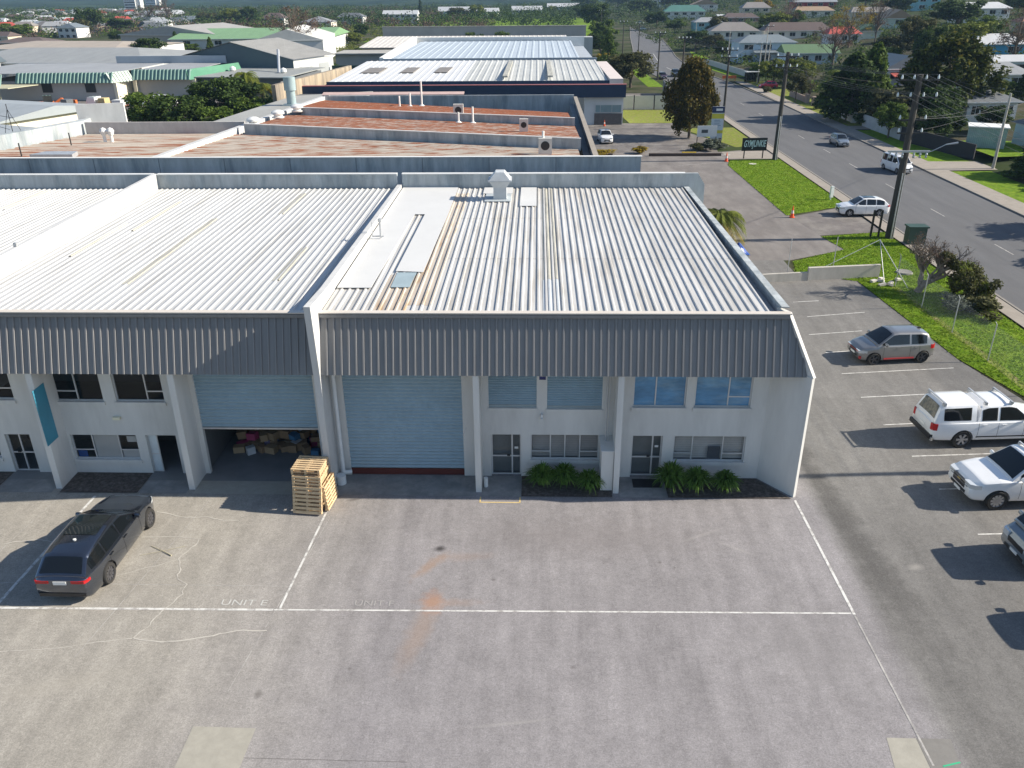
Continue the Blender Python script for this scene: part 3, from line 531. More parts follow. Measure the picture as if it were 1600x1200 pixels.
# apron, garden beds
APR = M_('dark_concrete_apron', (0.22, 0.22, 0.215), 0.9, var=0.2, scale=1.5, col2=(0.29, 0.28, 0.265))
for a, c, m_, nm in ((-8.5, -2.54, APR, 'apron'), (-2.26, -.62, APR, 'doorstep'), (-.60, 3.2, SOIL, 'garden_bed'), (3.5, 5.5, APR, 'doorstep'), (-14.5, -8.9, PATCH, 'apron'), (-20.25, -16.9, SOIL, 'garden_bed'), (-16.88, -14.8, APR, 'doorstep'), (-23.1, -20.6, APR, 'doorstep'), (-24.3, -23.12, SOIL, 'garden_bed')):
    sheet(nm, [(a, 28.98), (c, 28.98), (c, YF-.01), (a, YF-.01)], .03 if nm == 'garden_bed' else .018, m_)
sheet('garden_bed', [(5.52, 28.98), (10.6, 28.98), (9.5, YF-.08), (5.52, YF-.01)], .03, SOIL)
tag(B().box(4.15, 5.35, 29.75, 30.4, .02, .045).build('door_mat', M_('black_mat', (.02, .02, .022), .95)), 'black rubber mat at the right hand entrance door', 'door mat')
# cartons in the open unit
CARD = [M_('carton_brown', (.33, .22, .13), .9), M_('carton_tan', (.42, .30, .18), .9), M_('carton_white', (.62, .62, .62), .8), M_('carton_blue', (.08, .22, .38), .7), M_('carton_pink', (.50, .08, .18), .7), M_('carton_lilac', (.40, .33, .48), .7)]
rr = random.Random(11); names_ = ['brown', 'tan', 'white', 'blue', 'pink', 'lilac']; ordn = ['first', 'second', 'third', 'fourth', 'fifth', 'sixth', 'seventh', 'eighth', 'ninth', 'tenth', 'eleventh', 'twelfth', 'thirteenth', 'fourteenth']
for row, (y0, z0, n, rn) in enumerate(((32.5, 0, 9, 'front floor row'), (33.0, 0, 12, 'second floor row'), (33.15, .36, 9, 'tier on the second row'), (33.6, 0, 11, 'third floor row'), (33.65, .40, 10, 'tier on the third row'), (34.2, 0, 10, 'back floor row'), (34.25, .42, 9, 'tier on the back row'), (34.3, .82, 6, 'topmost tier'))):
    for i in range(n):
        x = -13.9+(i+.5)*4.5/n+rr.uniform(-.12, .12); y = y0+rr.uniform(-.18, .18); a, d, h = rr.uniform(.30, .52), rr.uniform(.26, .42), rr.uniform(.22, .40); ci = rr.choices(range(6), (8, 6, 3, 2.4, 1.8, 1.6))[0]
        o = B().box(-a/2, a/2, -d/2, d/2, 0, h*.98).box(-.03, .03, -d/2-.002, d/2+.002, h*.5, h*.985).build('carton', CARD[ci]); o.location = (x, y, .022+z0); o.rotation_euler = (rr.uniform(-.12, .12)*(z0 > 0), rr.uniform(-.12, .12)*(z0 > 0), rr.uniform(-.7, .7))
        tag(o, f'{names_[ci]} carton in the open unit, {ordn[i]} from left, {rn}', 'carton', 'cartons heaped inside the open unit')
tag(B().box(-9.55, -9.35, 32.1, 32.3, .02, 1.9).box(-9.55, -9.35, 33.6, 33.8, .02, 1.9).box(-9.56, -9.34, 32.1, 33.8, 1.2, 1.32).build('shelving_rack', M_('red_rack', (.42, .03, .08), .5)), 'red steel shelving rack inside the open unit at its right side', 'rack')
# pallets
def pallet():
    b = B()
    for y in np.linspace(-.55, .45, 7): b.box(-.6, .6, y, y+.10, .125, .147)
    for x in (-.6, -.045, .51): b.box(x, x+.09, -.55, .55, .024, .123)
    for y in (-.55, -.05, .45): b.box(-.6, .6, y, y+.10, 0, .022)
    return b
p0 = pallet().build('pallet', WOOD); stackc = (-9.22, 28.62); rot = -.10
def putp(o, loc, rx=0, rz_=0, lab='', grp='timber pallets beside the open unit'):
    o.location = loc; o.rotation_euler = (rx, 0, rz_); tag(o, lab, 'pallet', grp)
ords = ['bottom', 'second from bottom', 'third from bottom', 'fourth from bottom', 'fifth from bottom', 'sixth from bottom', 'seventh from bottom', 'eighth from bottom', 'ninth from bottom', 'tenth from bottom', 'eleventh from bottom', 'topmost']
for i in range(12):
    o = p0 if i == 0 else p0.copy()
    if i: C.objects.link(o)
    putp(o, (stackc[0]+rr.uniform(-.03, .03), stackc[1]+rr.uniform(-.03, .03), .018+i*.149), 0, rot+rr.uniform(-.04, .04) + (R_(90) if False else 0), f'pale timber pallet, {ords[i]} of the stack by the wing wall')
o = p0.copy(); C.objects.link(o); putp(o, (stackc[0]+.02, 27.75, .60), R_(-78)+R_(180), rot, 'pale timber pallet standing upright in front of the pallet stack')
o.rotation_euler = (R_(75), 0, rot)
o = p0.copy(); C.objects.link(o); putp(o, (-8.53, 28.35, .60), 0, 0, 'pale timber pallet leaning on the right side of the pallet stack'); o.rotation_euler = (R_(86), 0, R_(84))
o = p0.copy(); C.objects.link(o); putp(o, (0, 0, 0), 0, 0, 'pale timber pallet crosswise high at the front of the stack'); o.location = (stackc[0], 27.98, 1.1); o.rotation_euler = (R_(80), 0, rot); o.scale = (1, .8, 1)
# flax plants
FLAX = leafmat('flax_leaf', (0.035, 0.08, 0.018), (0.15, 0.26, 0.05), (0.30, 0.40, 0.10))
def flax(x, y, r, h, seed, lab, group='flax bushes under the office windows'):
    rg = random.Random(seed); b = B()
    for i in range(430):
        a = rg.uniform(0, 6.283); L_ = r*rg.uniform(.95, 1.35); lean = rg.uniform(.12, 1.0)**.7; hh = h*(1.05-.42*lean)*rg.uniform(.85, 1.1); wd = rg.uniform(.02, .034); d = Vector((math.cos(a), math.sin(a), 0)); sd_ = Vector((-d.y, d.x, 0))*wd; o0 = Vector((rg.uniform(-.1, .1), rg.uniform(-.1, .1), 0)); pts = []
        for k in range(6):
            t = k/5; z = hh*(2.3*t-(1.25+.55*lean)*t*t); pts.append(o0+d*L_*lean*t+Vector((0, 0, max(z, .03)+.03)))
        vs = []
        for k, p in enumerate(pts): w2 = sd_*(1-(k/5)**2*.9); vs += [p-w2, p+w2]
        b.add(vs, [(2*k, 2*k+1, 2*k+3, 2*k+2) for k in range(5)])
    o = b.build('flax_bush', FLAX, fixn=False); o.location = (x, y, .03); tag(o, lab, 'plant', group)
flax(.25, 29.85, .72, 1.1, 1, 'flax bush nearest the left hand entrance door'); flax(1.22, 29.9, .72, 1.1, 2, 'flax bush in the middle under the blinded window'); flax(2.25, 29.55, .68, 1.0, 3, 'flax bush beside the cream meter box')
flax(5.68, 29.75, .82, 1.3, 4, 'largest flax bush beside the right hand entrance door'); flax(6.75, 29.6, .76, 1.15, 5, 'flax bush between the large and the round one under the white blinds'); flax(7.95, 29.6, .68, 1.0, 6, 'round flax bush nearest the splayed end wall')
# palm frond dropped on the yard
tag(B().path([(-14.75, 25.35, .02), (-14.1, 25.0, .04), (-13.7, 24.75, .03)], [.008, .014, .022]).path([(-14.9, 24.75, .02), (-14.2, 25.0, .03), (-13.4, 25.35, .02)], .006).build('palm_stalk', M_('dry_stalk', (.50, .45, .30), .9)), 'dry palm stalk lying on the pale concrete beside the dark estate car', 'palm stalk')
# ---------------------------------------------------------------- vehicles
def lerp_pl(pl, u):
    if u <= pl[0][0]: return pl[0][1]
    for (a, p), (b, q) in zip(pl, pl[1:]):
        if u <= b: return p+(q-p)*(u-a)/(b-a)
    return pl[-1][1]
TYRE = M_('tyre_rubber', (.025, .024, .023), .85); RIMS = M_('alloy_rim', (.45, .45, .46), .35, .6, var=.05); RIMD = M_('dark_alloy_rim', (.10, .10, .11), .35, .5); LENS = M_('headlamp_lens', (.55, .58, .60), .08, .2, var=.05)
TAIL = M_('tail_lamp', (.42, .012, .015), .2, var=.1); PLATE = M_('number_plate', (.72, .72, .70), .4); TRIM = M_('car_trim', (.018, .018, .02), .45); CHRM = M_('bright_trim', (.6, .6, .6), .2, .8)
def paint(k, c, rough=.32, metal=0.0): return M_('paint_'+k, c, rough, metal, var=.03, scale=1.5, coat=1.0)
def wheel_meshes(r, rim, nsp):
    t = B().lathe([(r*.66, -.105), (r*.93, -.11), (r, -.07), (r, .07), (r*.93, .11), (r*.66, .105)], n=28, axis='y', cap=False).build('tyre', TYRE, None, smooth=True)
    b = B().lathe([(r*.15, .06), (r*.15, .09)], n=12, axis='y').lathe([(r*.68, -.10), (r*.70, .085), (r*.64, .10), (r*.60, .03)], n=28, axis='y', cap=False)
    for k in range(nsp):
        a = 6.283*k/nsp; ca, sa = math.cos(a), math.sin(a); q = []
        for rr_, wd in ((.10, .09), (.64, .12)):
            for s_ in (-1, 1): q.append((ca*r*rr_-sa*wd*r*s_, sa*r*rr_+ca*wd*r*s_))
        vs = [(x, .085, z) for x, z in q]+[(x, .05, z) for x, z in q]; b.add(vs, [(0, 1, 3, 2), (4, 5, 7, 6), (0, 1, 5, 4), (2, 3, 7, 6), (0, 2, 6, 4), (1, 3, 7, 5)])
    rm = b.build('rim', rim, None)
    d = B().lathe([(r*.66, -.02), (r*.66, .03)], n=20, axis='y').build('brake_disc', BLACK, None)
    return t, rm, d
WCACHE = {}
CARS = {}
def car(label, x, y, z, head, sp, pm, cat='car', name='parked_car', group=None, detail=True, scl=1.0):
    """head in degrees: direction the car faces, 0 = +x. sp: dict of the shape."""
    L_, W_, wr = sp['L'], sp['W'], sp['wr']; top, roof, belt = sp['top'], sp['roof'], sp['belt']; fu, ru = sp['axle']; gc = sp.get('gc', .20)
    root = thing(name, label, cat, (x, y, z), R_(head), group); root.scale = (scl,)*3; hw = W_/2; ne = sp.get('ne', 5)
    def pw(u):
        t = abs(u)/(L_/2); k = sp.get('tf', .20) if u > 0 else sp.get('tr', .13); return hw*(1-k*t**ne)
    us = []; N_ = 36
    for i in range(N_+1): t = i/N_; us.append(-L_/2*math.cos(math.pi*t)*(1) )
    us = sorted(set(us+[p[0] for p in top if abs(p[0]) < L_/2-.02])); rings = []
    for u in us:
        zt = lerp_pl(top, u); e = max(0, (abs(u)-(L_/2-.22))/.22); zb = gc+.16*e**2; w_ = pw(u)*(1-.05*e**2); zs = min(belt, zt)-.02-.03*e
        if zs < zb+.2: zs = zb+.2
        h = zs-zb
        rings.append([(u, y_, z_) for y_, z_ in ((0, zb), (w_*.80, zb), (w_*.93, zb+.04), (w_*.985, zb+.16*h), (w_, zb+.45*h), (w_*.985, zb+.78*h), (w_*.955, zs-.03), (w_*.90, zs+.005), (w_*.70, zt-.012), (w_*.35, zt+.004), (0, zt+.010))])
    b = B(); n = 21; vs = []
    for r in rings:
        full = r+[(p[0], -p[1], p[2]) for p in r[-2:0:-1]]; vs += full
    n = len(rings[0])*2-2; m = len(rings)
    b.add(vs, [(k*n+i, k*n+(i+1) % n, (k+1)*n+(i+1) % n, (k+1)*n+i) for k in range(m-1) for i in range(n)]+[tuple(range(n)), tuple((m-1)*n+i for i in range(n))])
    body = b.build('body', pm, root, smooth=True)
    # wheel arches cut out of the body
    cb = B()
    for ux in (fu, ru):
        for s in (-1, 1): cb.tube((ux, s*(hw-.26), wr), (ux, s*(hw+.2), wr), wr+.055, n=28)
    cut = cb.build('cut', None); cut.parent = root; md = body.modifiers.new('b', 'BOOLEAN'); md.operation = 'DIFFERENCE'; md.object = cut; md.solver = 'EXACT'
    bpy.context.view_layer.update(); dg = bpy.context.evaluated_depsgraph_get(); me = bpy.data.meshes.new_from_object(body.evaluated_get(dg)); body.modifiers.clear(); body.data = me; bpy.data.objects.remove(cut)
    B().box(ru-.2, fu+.2, -hw+.30, hw-.30, gc-.02, .5).build('underbody', BLACK, root)
    # cabin
    tb = sp.get('tumble', .34); wB = sp.get('cabw', hw*.90)
    def cabin(pl, nm, mt, zb=None):
        zb = belt if zb is None else zb; a, c = pl[0][0], pl[-1][0]; uu = sorted({p[0] for p in pl} | {a+(c-a)*i/24 for i in range(25)}); b = B(); vs = []
        def side(u, z): return min(wB, pw(u)*.93)-(z-zb)*tb
        for u in uu:
            zr = max(lerp_pl(pl, u), zb+.001); wt = side(u, zr); z0 = zb-.06
            half = [(side(u, z0), z0), (side(u, z0+(zr-.05-z0)*.5), z0+(zr-.05-z0)*.5), (side(u, zr-.05), zr-.05), (wt-.05, zr-.005), (wt*.55, zr+.018), (0, zr+.028)]
            vs += [(u, p, q) for p, q in half]+[(u, -p, q) for p, q in half[-2::-1]]
        k = 11; b.add(vs, [(j*k+i, j*k+i+1, (j+1)*k+i+1, (j+1)*k+i) for j in range(len(uu)-1) for i in range(k-1)]+[tuple(range(k)), tuple((len(uu)-1)*k+i for i in range(k))])
        o = b.build(nm, mt, root, smooth=True); return o, side
    cab, side = cabin(roof, 'cabin', pm)
    def topz(pl, side_, u, yy):
        zr = lerp_pl(pl, u); wt = side_(u, zr); ay = abs(yy)
        if ay < wt*.55: return zr+.028-.010*ay/(wt*.55)
        return zr+.018-.023*(ay-wt*.55)/max(wt-.05-wt*.55, .01)
    def patch(pl, side_, u0, u1, m0, m1, nm, mt, off=.012, kf=1.0):
        n_ = 8; vs = []; sgn = 1 if u1 > u0 else -1; du = u1-u0; dz = lerp_pl(pl, u1)-lerp_pl(pl, u0); nrm = Vector((-dz*sgn, 0, abs(du))).normalized()*off
        for i in range(n_+1):
            u = u0+du*i/n_; wt = side_(u, lerp_pl(pl, u))-(m0+(m1-m0)*i/n_)
            for j in range(9): yy = -wt+2*wt*j/8; vs.append((u+nrm.x, yy, topz(pl, side_, u, yy)+nrm.z))
        return B().add(vs, [(i*9+j, i*9+j+1, (i+1)*9+j+1, (i+1)*9+j) for i in range(n_) for j in range(8)]).build(nm, mt, root, smooth=True)
    def sidewin(pl, side_, ua, ub, nm, mt, zb=None, mt_=.08, mb=.03):
        zb = belt if zb is None else zb
        for s in (-1, 1):
            vs = []; n_ = 10
            for i in range(n_+1):
                u = ua+(ub-ua)*i/n_; z1 = max(lerp_pl(pl, u)-mt_, zb+mb+.01); z0 = zb+mb
                for q in (z0, (z0+z1)/2, z1): vs.append((u, s*(side_(u, q)+.007), q))
            B().add(vs, [(i*3+j, i*3+j+1, (i+1)*3+j+1, (i+1)*3+j) for i in range(n_) for j in range(2)]).build(nm, mt, root)
    ws = sp['ws']; patch(roof, side, ws[0], ws[1], .05, .07, 'windscreen', CGL)
    if 'rw' in sp: patch(roof, side, sp['rw'][0], sp['rw'][1], .09, .10, 'rear_window', CGL)
    for a, c in sp['sw']: sidewin(roof, side, a, c, 'side_window', CGL)
    if 'sun' in sp: patch(roof, side, sp['sun'][0], sp['sun'][1], .14, .14, 'sunroof', DGL)
    if 'roofcol' in sp: pass
    # wheels
    key = (wr, sp.get('rim', 's'), sp.get('nsp', 5))
    if key not in WCACHE: WCACHE[key] = wheel_meshes(wr, RIMD if key[1] == 'd' else RIMS, key[2]); new = True
    else: new = False
    for i, (ux, s) in enumerate(((fu, 1), (fu, -1), (ru, 1), (ru, -1))):
        objs = []
        for o in WCACHE[key]:
            if new and i == 0: q = o
            else: q = o.copy(); C.objects.link(q)
            objs.append(q)
        t_, r_, d_ = objs; t_.name = 'wheel'; t_.parent = root; t_.location = (ux, s*(hw-.115), wr); t_.rotation_euler = (0, 0, 0 if s > 0 else math.pi)
        for q in (r_, d_): q.parent = t_; q.location = (0, 0, 0); q.rotation_euler = (0, 0, 0)
    # lamps, grille, plates
    zf, zr = sp.get('hz', .68), sp.get('tz', .85); lf = sp.get('lf', (.34, .13)); lt = sp.get('lt', (.26, .16))
    for s in (-1, 1):
        def corner(u_end, zc, dim, m_, nm, sg, wrap=.28):
            vs = []; dw, dh = dim; u1 = sg*L_/2
            for q in (zc-dh/2, zc+dh/2):
                for u_, yy in ((u1+sg*.012, s*(pw(u1)*.95-dw)), (u1+sg*.010, s*(pw(u1)*.93)), (u1-sg*wrap*.4, s*(pw(u1-sg*wrap*.4)*.985+.004)), (u1-sg*wrap, s*(pw(u1-sg*wrap)*.985+.006)), (u1-sg*wrap, s*(pw(u1)*.80)), (u1-sg*.12, s*(pw(u1)*.95-dw))): vs.append((u_, yy, q))
            B().add(vs, [tuple(range(6)), tuple(range(6, 12))]+[(i, (i+1) % 6, 6+(i+1) % 6, 6+i) for i in range(6)]).build(nm, m_, root)
        corner(L_/2, zf, lf, LENS, 'headlight', 1, sp.get('wrapf', .34)); corner(-L_/2, zr, lt, TAIL, 'tail_light', -1, sp.get('wrapr', .22))
    u1 = L_/2; gw = pw(u1)*.52; gz = sp.get('gz', (.50, .66))
    B().box(u1-.05, u1+.014, -gw, gw, *gz).build('grille', TRIM, root); B().box(u1-.05, u1+.012, -gw*1.25, gw*1.25, gc+.17, gc+.27).build('lower_grille', TRIM, root)
    B().box(u1, u1+.022, -.19, .19, .40, .50).build('number_plate', PLATE, root); pz = sp.get('pz', .72); B().box(-u1-.022, -u1, -.19, .19, pz, pz+.11).build('number_plate', PLATE, root)
    B().box(-u1-.012, -u1+.06, -pw(-u1)*.9, pw(-u1)*.9, gc+.15, gc+.27).build('rear_valance', TRIM, root)
    for s in (-1, 1):
        mu = ws[0]-.28; my = side(mu, belt)+.13
        B().lathe([(.001, -.11), (.075, -.08), (.085, 0), (.075, .08), (.001, .11)], (0, 0, 0), 10, 'y').xf(Matrix.Translation((mu, s*my, belt+.09)) @ Matrix.Diagonal((.8, 1, 1, 1))).tube((mu, s*(my-.14), belt+.03), (mu, s*(my-.02), belt+.07), .025).build('mirror', sp.get('mirm') or pm, root, smooth=True)
    if detail:
        for s in (-1, 1):
            bb = B(); hb_ = B()
            for u in sp.get('seams', ()):
                zs = belt-.04; q = [(pw(u)*f_, gc+.02+(zs-gc)*t_) for f_, t_ in ((.985, .16), (1.0, .45), (.985, .78), (.958, .97))]
                for (ya, za), (yb, zb_) in zip(q, q[1:]): bb.quad((u-.006, s*(ya+.003), za), (u+.006, s*(ya+.003), za), (u+.006, s*(yb+.003), zb_), (u-.006, s*(yb+.003), zb_))
            if bb.v: bb.build('door_seam', BLACK, root, fixn=False)
            for u in sp.get('handles', ()): B().box(u-.09, u+.09, s*pw(u)*.985-.01 if s > 0 else s*pw(u)*.985-.025, s*pw(u)*.985+.025 if s > 0 else s*pw(u)*.985+.01, belt-.13, belt-.10).build('handle', sp.get('hm') or pm, root)
            if sp.get('sill'): B().box(ru+.45, fu-.45, s*hw-.01 if s > 0 else s*hw-.012, s*hw+.012 if s > 0 else s*hw+.01, gc+.10, gc+.16).build('sill_strip', sp['sill'], root)
    return root, dict(side=side, pw=pw, patch=patch, cabin=cabin, sidewin=sidewin)
HATCH = dict(L=3.62, W=1.62, wr=.29, axle=(1.13, -1.25), belt=.93, gc=.17, top=[(-1.81, .92), (-1.7, .96), (.62, .98), (1.2, .90), (1.62, .78), (1.81, .66)], roof=[(-1.76, .95), (-1.45, 1.38), (-1.1, 1.46), (0, 1.485), (.25, 1.46), (1.02, .95)],
    ws=(.96, .30), rw=(-1.71, -1.47), sw=((-1.38, -.62), (-.52, .78)), seams=(-1.02, -.57, .72), handles=(-.85, .02), hz=.62, tz=.80, lt=(.15, .20), lf=(.32, .12), tumble=.33, tf=.26, ne=3.6, rim='d', pz=.72)
WAGON = dict(L=4.72, W=1.83, wr=.335, axle=(1.52, -1.33), belt=.93, gc=.15, top=[(-2.36, .86), (-2.28, .95), (-2.0, .96), (.85, .98), (1.5, .92), (2.05, .84), (2.25, .77), (2.36, .68)], roof=[(-2.28, .95), (-1.82, 1.36), (-1.4, 1.41), (-.4, 1.45), (.15, 1.42), (1.05, .97)],
    ws=(.99, .22), rw=(-2.22, -1.86), sw=((-1.95, -1.2), (-1.12, -.28), (-.2, .85)), seams=(-1.1, -.24, .86), handles=(-.98, -.1), hz=.60, tz=.80, lt=(.40, .09), lf=(.34, .09), tumble=.36, rim='d', nsp=10, tf=.27, ne=3.4, sun=(-.95, .08), tr=.16)
SUV = dict(L=4.45, W=1.83, wr=.35, axle=(1.38, -1.32), belt=1.05, gc=.2, top=[(-2.22, 1.0), (-2.1, 1.08), (.95, 1.10), (1.6, 1.0), (2.05, .88), (2.22, .72)], roof=[(-2.15, 1.07), (-1.7, 1.48), (-1.3, 1.60), (-.3, 1.65), (.2, 1.62), (1.1, 1.08)],
    ws=(1.05, .28), rw=(-2.1, -1.74), sw=((-1.7, -.98), (-.9, -.1), (-.0, .9)), seams=(-.94, -.05, .9), handles=(-.75, .1), hz=.80, tz=.98, lt=(.35, .14), lf=(.36, .12), tumble=.34, nsp=5)
VAN = dict(L=4.4, W=1.72, wr=.31, axle=(1.45, -1.3), belt=1.08, gc=.18, top=[(-2.2, 1.05), (-2.15, 1.1), (1.3, 1.1), (1.75, .98), (2.1, .85), (2.2, .7)], roof=[(-2.19, 1.08), (-2.08, 1.78), (-1.9, 1.85), (.5, 1.86), (.8, 1.8), (1.62, 1.1)],
    ws=(1.58, .86), rw=(-2.17, -2.1), sw=((-1.9, -.9), (-.8, .15), (.28, 1.3)), seams=(-.85, .22, 1.2), handles=(-.6, .4), hz=.72, tz=.84, lt=(.14, .36), lf=(.3, .18), tumble=.14, cabw=.80)
BIGVAN = dict(L=5.0, W=1.95, wr=.34, axle=(1.75, -1.4), belt=1.15, gc=.2, top=[(-2.5, 1.1), (-2.45, 1.17), (1.6, 1.17), (2.1, 1.08), (2.4, .95), (2.5, .75)], roof=[(-2.49, 1.15), (-2.4, 1.95), (-2.2, 2.05), (1.0, 2.08), (1.3, 2.0), (2.18, 1.16)],
    ws=(2.14, 1.36), rw=(-2.46, -2.42), sw=((-2.1, -1.0), (-.9, .3), (.5, 1.7)), seams=(-.9, .4, 1.6), handles=(.6,), hz=.80, tz=.9, lt=(.14, .4), lf=(.3, .2), tumble=.14, cabw=.92, gz=(.62, .78))
UTE = dict(L=5.33, W=1.87, wr=.38, axle=(1.72, -1.42), belt=1.14, gc=.30, top=[(-2.66, 1.06), (-2.58, 1.12), (1.05, 1.16), (1.7, 1.12), (2.3, 1.02), (2.56, .9), (2.66, .78)], roof=[(-.92, 1.15), (-.78, 1.66), (-.5, 1.75), (.35, 1.78), (.6, 1.74), (1.36, 1.15)],
    ws=(1.30, .66), sw=((-.74, -.12), (-.02, 1.04)), seams=(-.86, -.06, 1.0), handles=(-.62, .16), hz=.86, tz=.92, lt=(.15, .28), lf=(.36, .16), tumble=.27, rim='s', nsp=6, gz=(.62, .90), tf=.24, wrapr=.18)
def bars(root, us, hwid, z):
    for u in us: B().box(u-.03, u+.03, -hwid, hwid, z+.08, z+.115).box(u-.06, u+.06, -hwid+.02, -hwid+.14, z-.03, z+.08).box(u-.06, u+.06, hwid-.14, hwid-.02, z-.03, z+.08).build('roof_bar', STEEL, root)
wh = paint('white', (.80, .80, .80)); dk = paint('dark_grey', (.10, .115, .145), .16, .9); gy = paint('warm_grey', (.27, .265, .26), .32, .6); sv = paint('silver_blue', (.25, .29, .33), .3, .5); slate = paint('slate_grey', (.20, .235, .265), .3, .4); rd = paint('cherry_red', (.42, .012, .05)); bkp = paint('black', (.012, .013, .016)); nav = paint('navy', (.02, .05, .13)); sil = paint('silver', (.45, .46, .47), .3, .5)
car('dark grey estate car with a glass roof parked before the open unit', -16.28, 24.8, .006, 90, dict(WAGON), dk, 'estate car', scl=1.19)
r, q = car('grey hatchback with red trim along its sill in the middle of the side car park', 20.1, 43.7, .006, 187, dict(HATCH, sill=M_('red_trim', (.45, .04, .04), .5)), gy, 'hatchback', scl=1.19)
B().box(1.80, 1.83, -.5, .5, .60, .625).box(1.72, 1.80, .56, .68, .3, .42).build('red_trim', MATS['red_trim'], r); B().box(-1.35, -1.2, -.03, .03, 1.46, 1.52).build('roof_aerial', BLACK, r)
B().tube((-1.2, 0, 1.44), (-1.2, 0, 1.475), .045, n=10).build('roof_aerial', WHITE, bpy.data.objects['parked_car'])
# white ute with a canopy, tail towards the building
r, q = car('white double cab ute with a white canopy and roof bars parked nose to the street', 21.0, 34.5, .006, 4, dict(UTE, hm=wh), wh, 'ute', scl=1.14)
can, cs = q['cabin']([(-2.62, 1.14), (-2.42, 1.70), (-2.25, 1.80), (-1.05, 1.83), (-.97, 1.82)], 'canopy', wh, 1.14)
q['patch']([(-2.62, 1.14), (-2.42, 1.70), (-2.25, 1.80), (-1.05, 1.83), (-.97, 1.82)], cs, -2.59, -2.40, .13, .13, 'rear_window', M_('curtained_glass', (.16, .14, .10), .15, var=.5, scale=6, col2=(.02, .03, .03)))
q['sidewin']([(-2.62, 1.14), (-2.42, 1.70), (-2.25, 1.80), (-1.05, 1.83), (-.97, 1.82)], cs, -2.28, -1.18, 'canopy_window', CGL, 1.14, .12, .06)
bars(r, (-2.28, -.62, .42), .68, 1.80); B().box(-2.74, -2.60, -.80, .80, .40, .58).build('rear_bumper', TRIM, r); B().box(-2.70, -2.62, -.9, -.55, .36, .50).box(-2.70, -2.62, .55, .9, .36, .50).build('bumper_corner', CHRM, r)
for s in (-1, 1): B().box(-.9, 1.1, s*.925-.01, s*.925+.012, .48, .53).build('side_moulding', TRIM, r)
r, q = car('white double cab ute facing the building beside the canopy ute', 20.45, 29.5, .006, 184, dict(UTE, hm=wh, nsp=10, top=[(-2.66, 1.06), (-2.58, 1.12), (-2.5, 1.12), (1.05, 1.16), (1.7, 1.13), (2.3, 1.05), (2.56, .92), (2.66, .80)]), wh, 'ute', scl=1.15)
bars(r, (-.5, .35), .66, 1.75); B().box(2.655, 2.685, -.55, .55, .86, .885).box(2.655, 2.685, -.55, .55, .76, .775).build('grille_bar', CHRM, r); B().box(2.67, 2.70, -.09, .09, .79, .83).build('badge', M_('gold_badge', (.6, .45, .12), .3, .6), r)
B().box(-2.5, -1.0, -.72, .72, 1.13, 1.15).build('tray_cover', BLACK, r)
car('slate grey van mostly cut off by the right edge of the picture', 20.25, 25.1, .006, 183, dict(BIGVAN), slate, 'van', scl=1.12)
car('dark grey van beyond the right edge throwing its shadow into the lane', 19.6, 21.5, .006, 183, dict(VAN, L=4.6), dk, 'van', scl=1.12)
# street and driveway traffic
car('silver hatchback driving down the street ahead of the white van', 40.6, 115.0, .012, -88, dict(HATCH, L=3.9, axle=(1.2, -1.3), rim='s'), sv, 'hatchback', 'car')
car('white people mover van driving down the street towards the camera', 41.3, 97.3, .012, -80, dict(VAN), wh, 'van', 'van')
car('white crossover with a black glass roof nosing into the driveway', 30.2, 76.9, .03, 180, dict(SUV, sun=(-.9, .15)), wh, 'crossover', 'car')
car('white hatchback parked alone in the neighbouring car park', 9.4, 118.3, .006, -86, dict(SUV, L=4.2), wh, 'hatchback')
car('cherry red hatchback parked on the verge beyond the street', 48.8, 186.0, .05, 178, dict(HATCH, L=3.9, axle=(1.2, -1.3)), rd, 'hatchback')
car('dark maroon car at the kerb behind the trees of the street', 29.6, 208.0, .05, -88, dict(HATCH, L=4.0, axle=(1.2, -1.3)), paint('maroon', (.05, .02, .03)), 'hatchback', detail=False)
car('black four wheel drive beside the maroon car on the street', 33.6, 214.5, .012, -88, dict(SUV), bkp, 'four wheel drive', 'car', detail=False)
car('silver car parked behind the pale fence panels', 13.6, 176.5, .01, -80, dict(HATCH, L=4.0, axle=(1.2, -1.3)), sil, 'hatchback', detail=False)
car('navy blue car parked behind the pale fence beside the silver one', 9.9, 175.5, .01, -84, dict(HATCH, L=4.0, axle=(1.2, -1.3)), nav, 'hatchback', detail=False)
car('white car driving far up the street', 55.0, 470.0, .02, -72, dict(SUV), wh, 'car', 'car', detail=False)
car('dark green car at the far end of the street', 63.5, 560.0, .02, -72, dict(SUV), paint('dark_green', (.01, .05, .04)), 'car', 'car', detail=False)
car('blue and white car parked in the yard behind the palms', 56.5, 163.0, TH(56.5)+.02, 170, dict(SUV), paint('pale_blue', (.35, .45, .55)), 'car', detail=False)
# blue tarp-covered trailer load and dry fronds beside the end unit
tb = B().box(-.9, .9, -.6, .6, .35, .62).tube((-.1, -.66, .3), (-.1, -.58, .3), .3, n=16).tube((-.1, .58, .3), (-.1, .66, .3), .3, n=16).box(-1.7, -.9, -.04, .04, .38, .45); t_ = thing('trailer', 'small trailer heaped with blue tarpaulin beside the end unit wall', 'trailer', (15.6, 62.6, .004), R_(100)); tb.build('chassis', STEEL, t_)
rg = random.Random(3); tm = B(); nn = 9
for i in range(nn+1):
    for j in range(7): tm.v.append((-.95+1.9*i/nn, -.65+1.3*j/6, .62+(.75*math.sin(math.pi*min(max(i/nn, .04), .96))*math.sin(math.pi*min(max(j/6, .06), .94)))*rg.uniform(.7, 1.15)))
tm.f = [(i*7+j, i*7+j+1, (i+1)*7+j+1, (i+1)*7+j) for i in range(nn) for j in range(6)]; tm.build('tarpaulin', M_('blue_tarp', (.02, .07, .30), .45, var=.25, scale=4), t_)
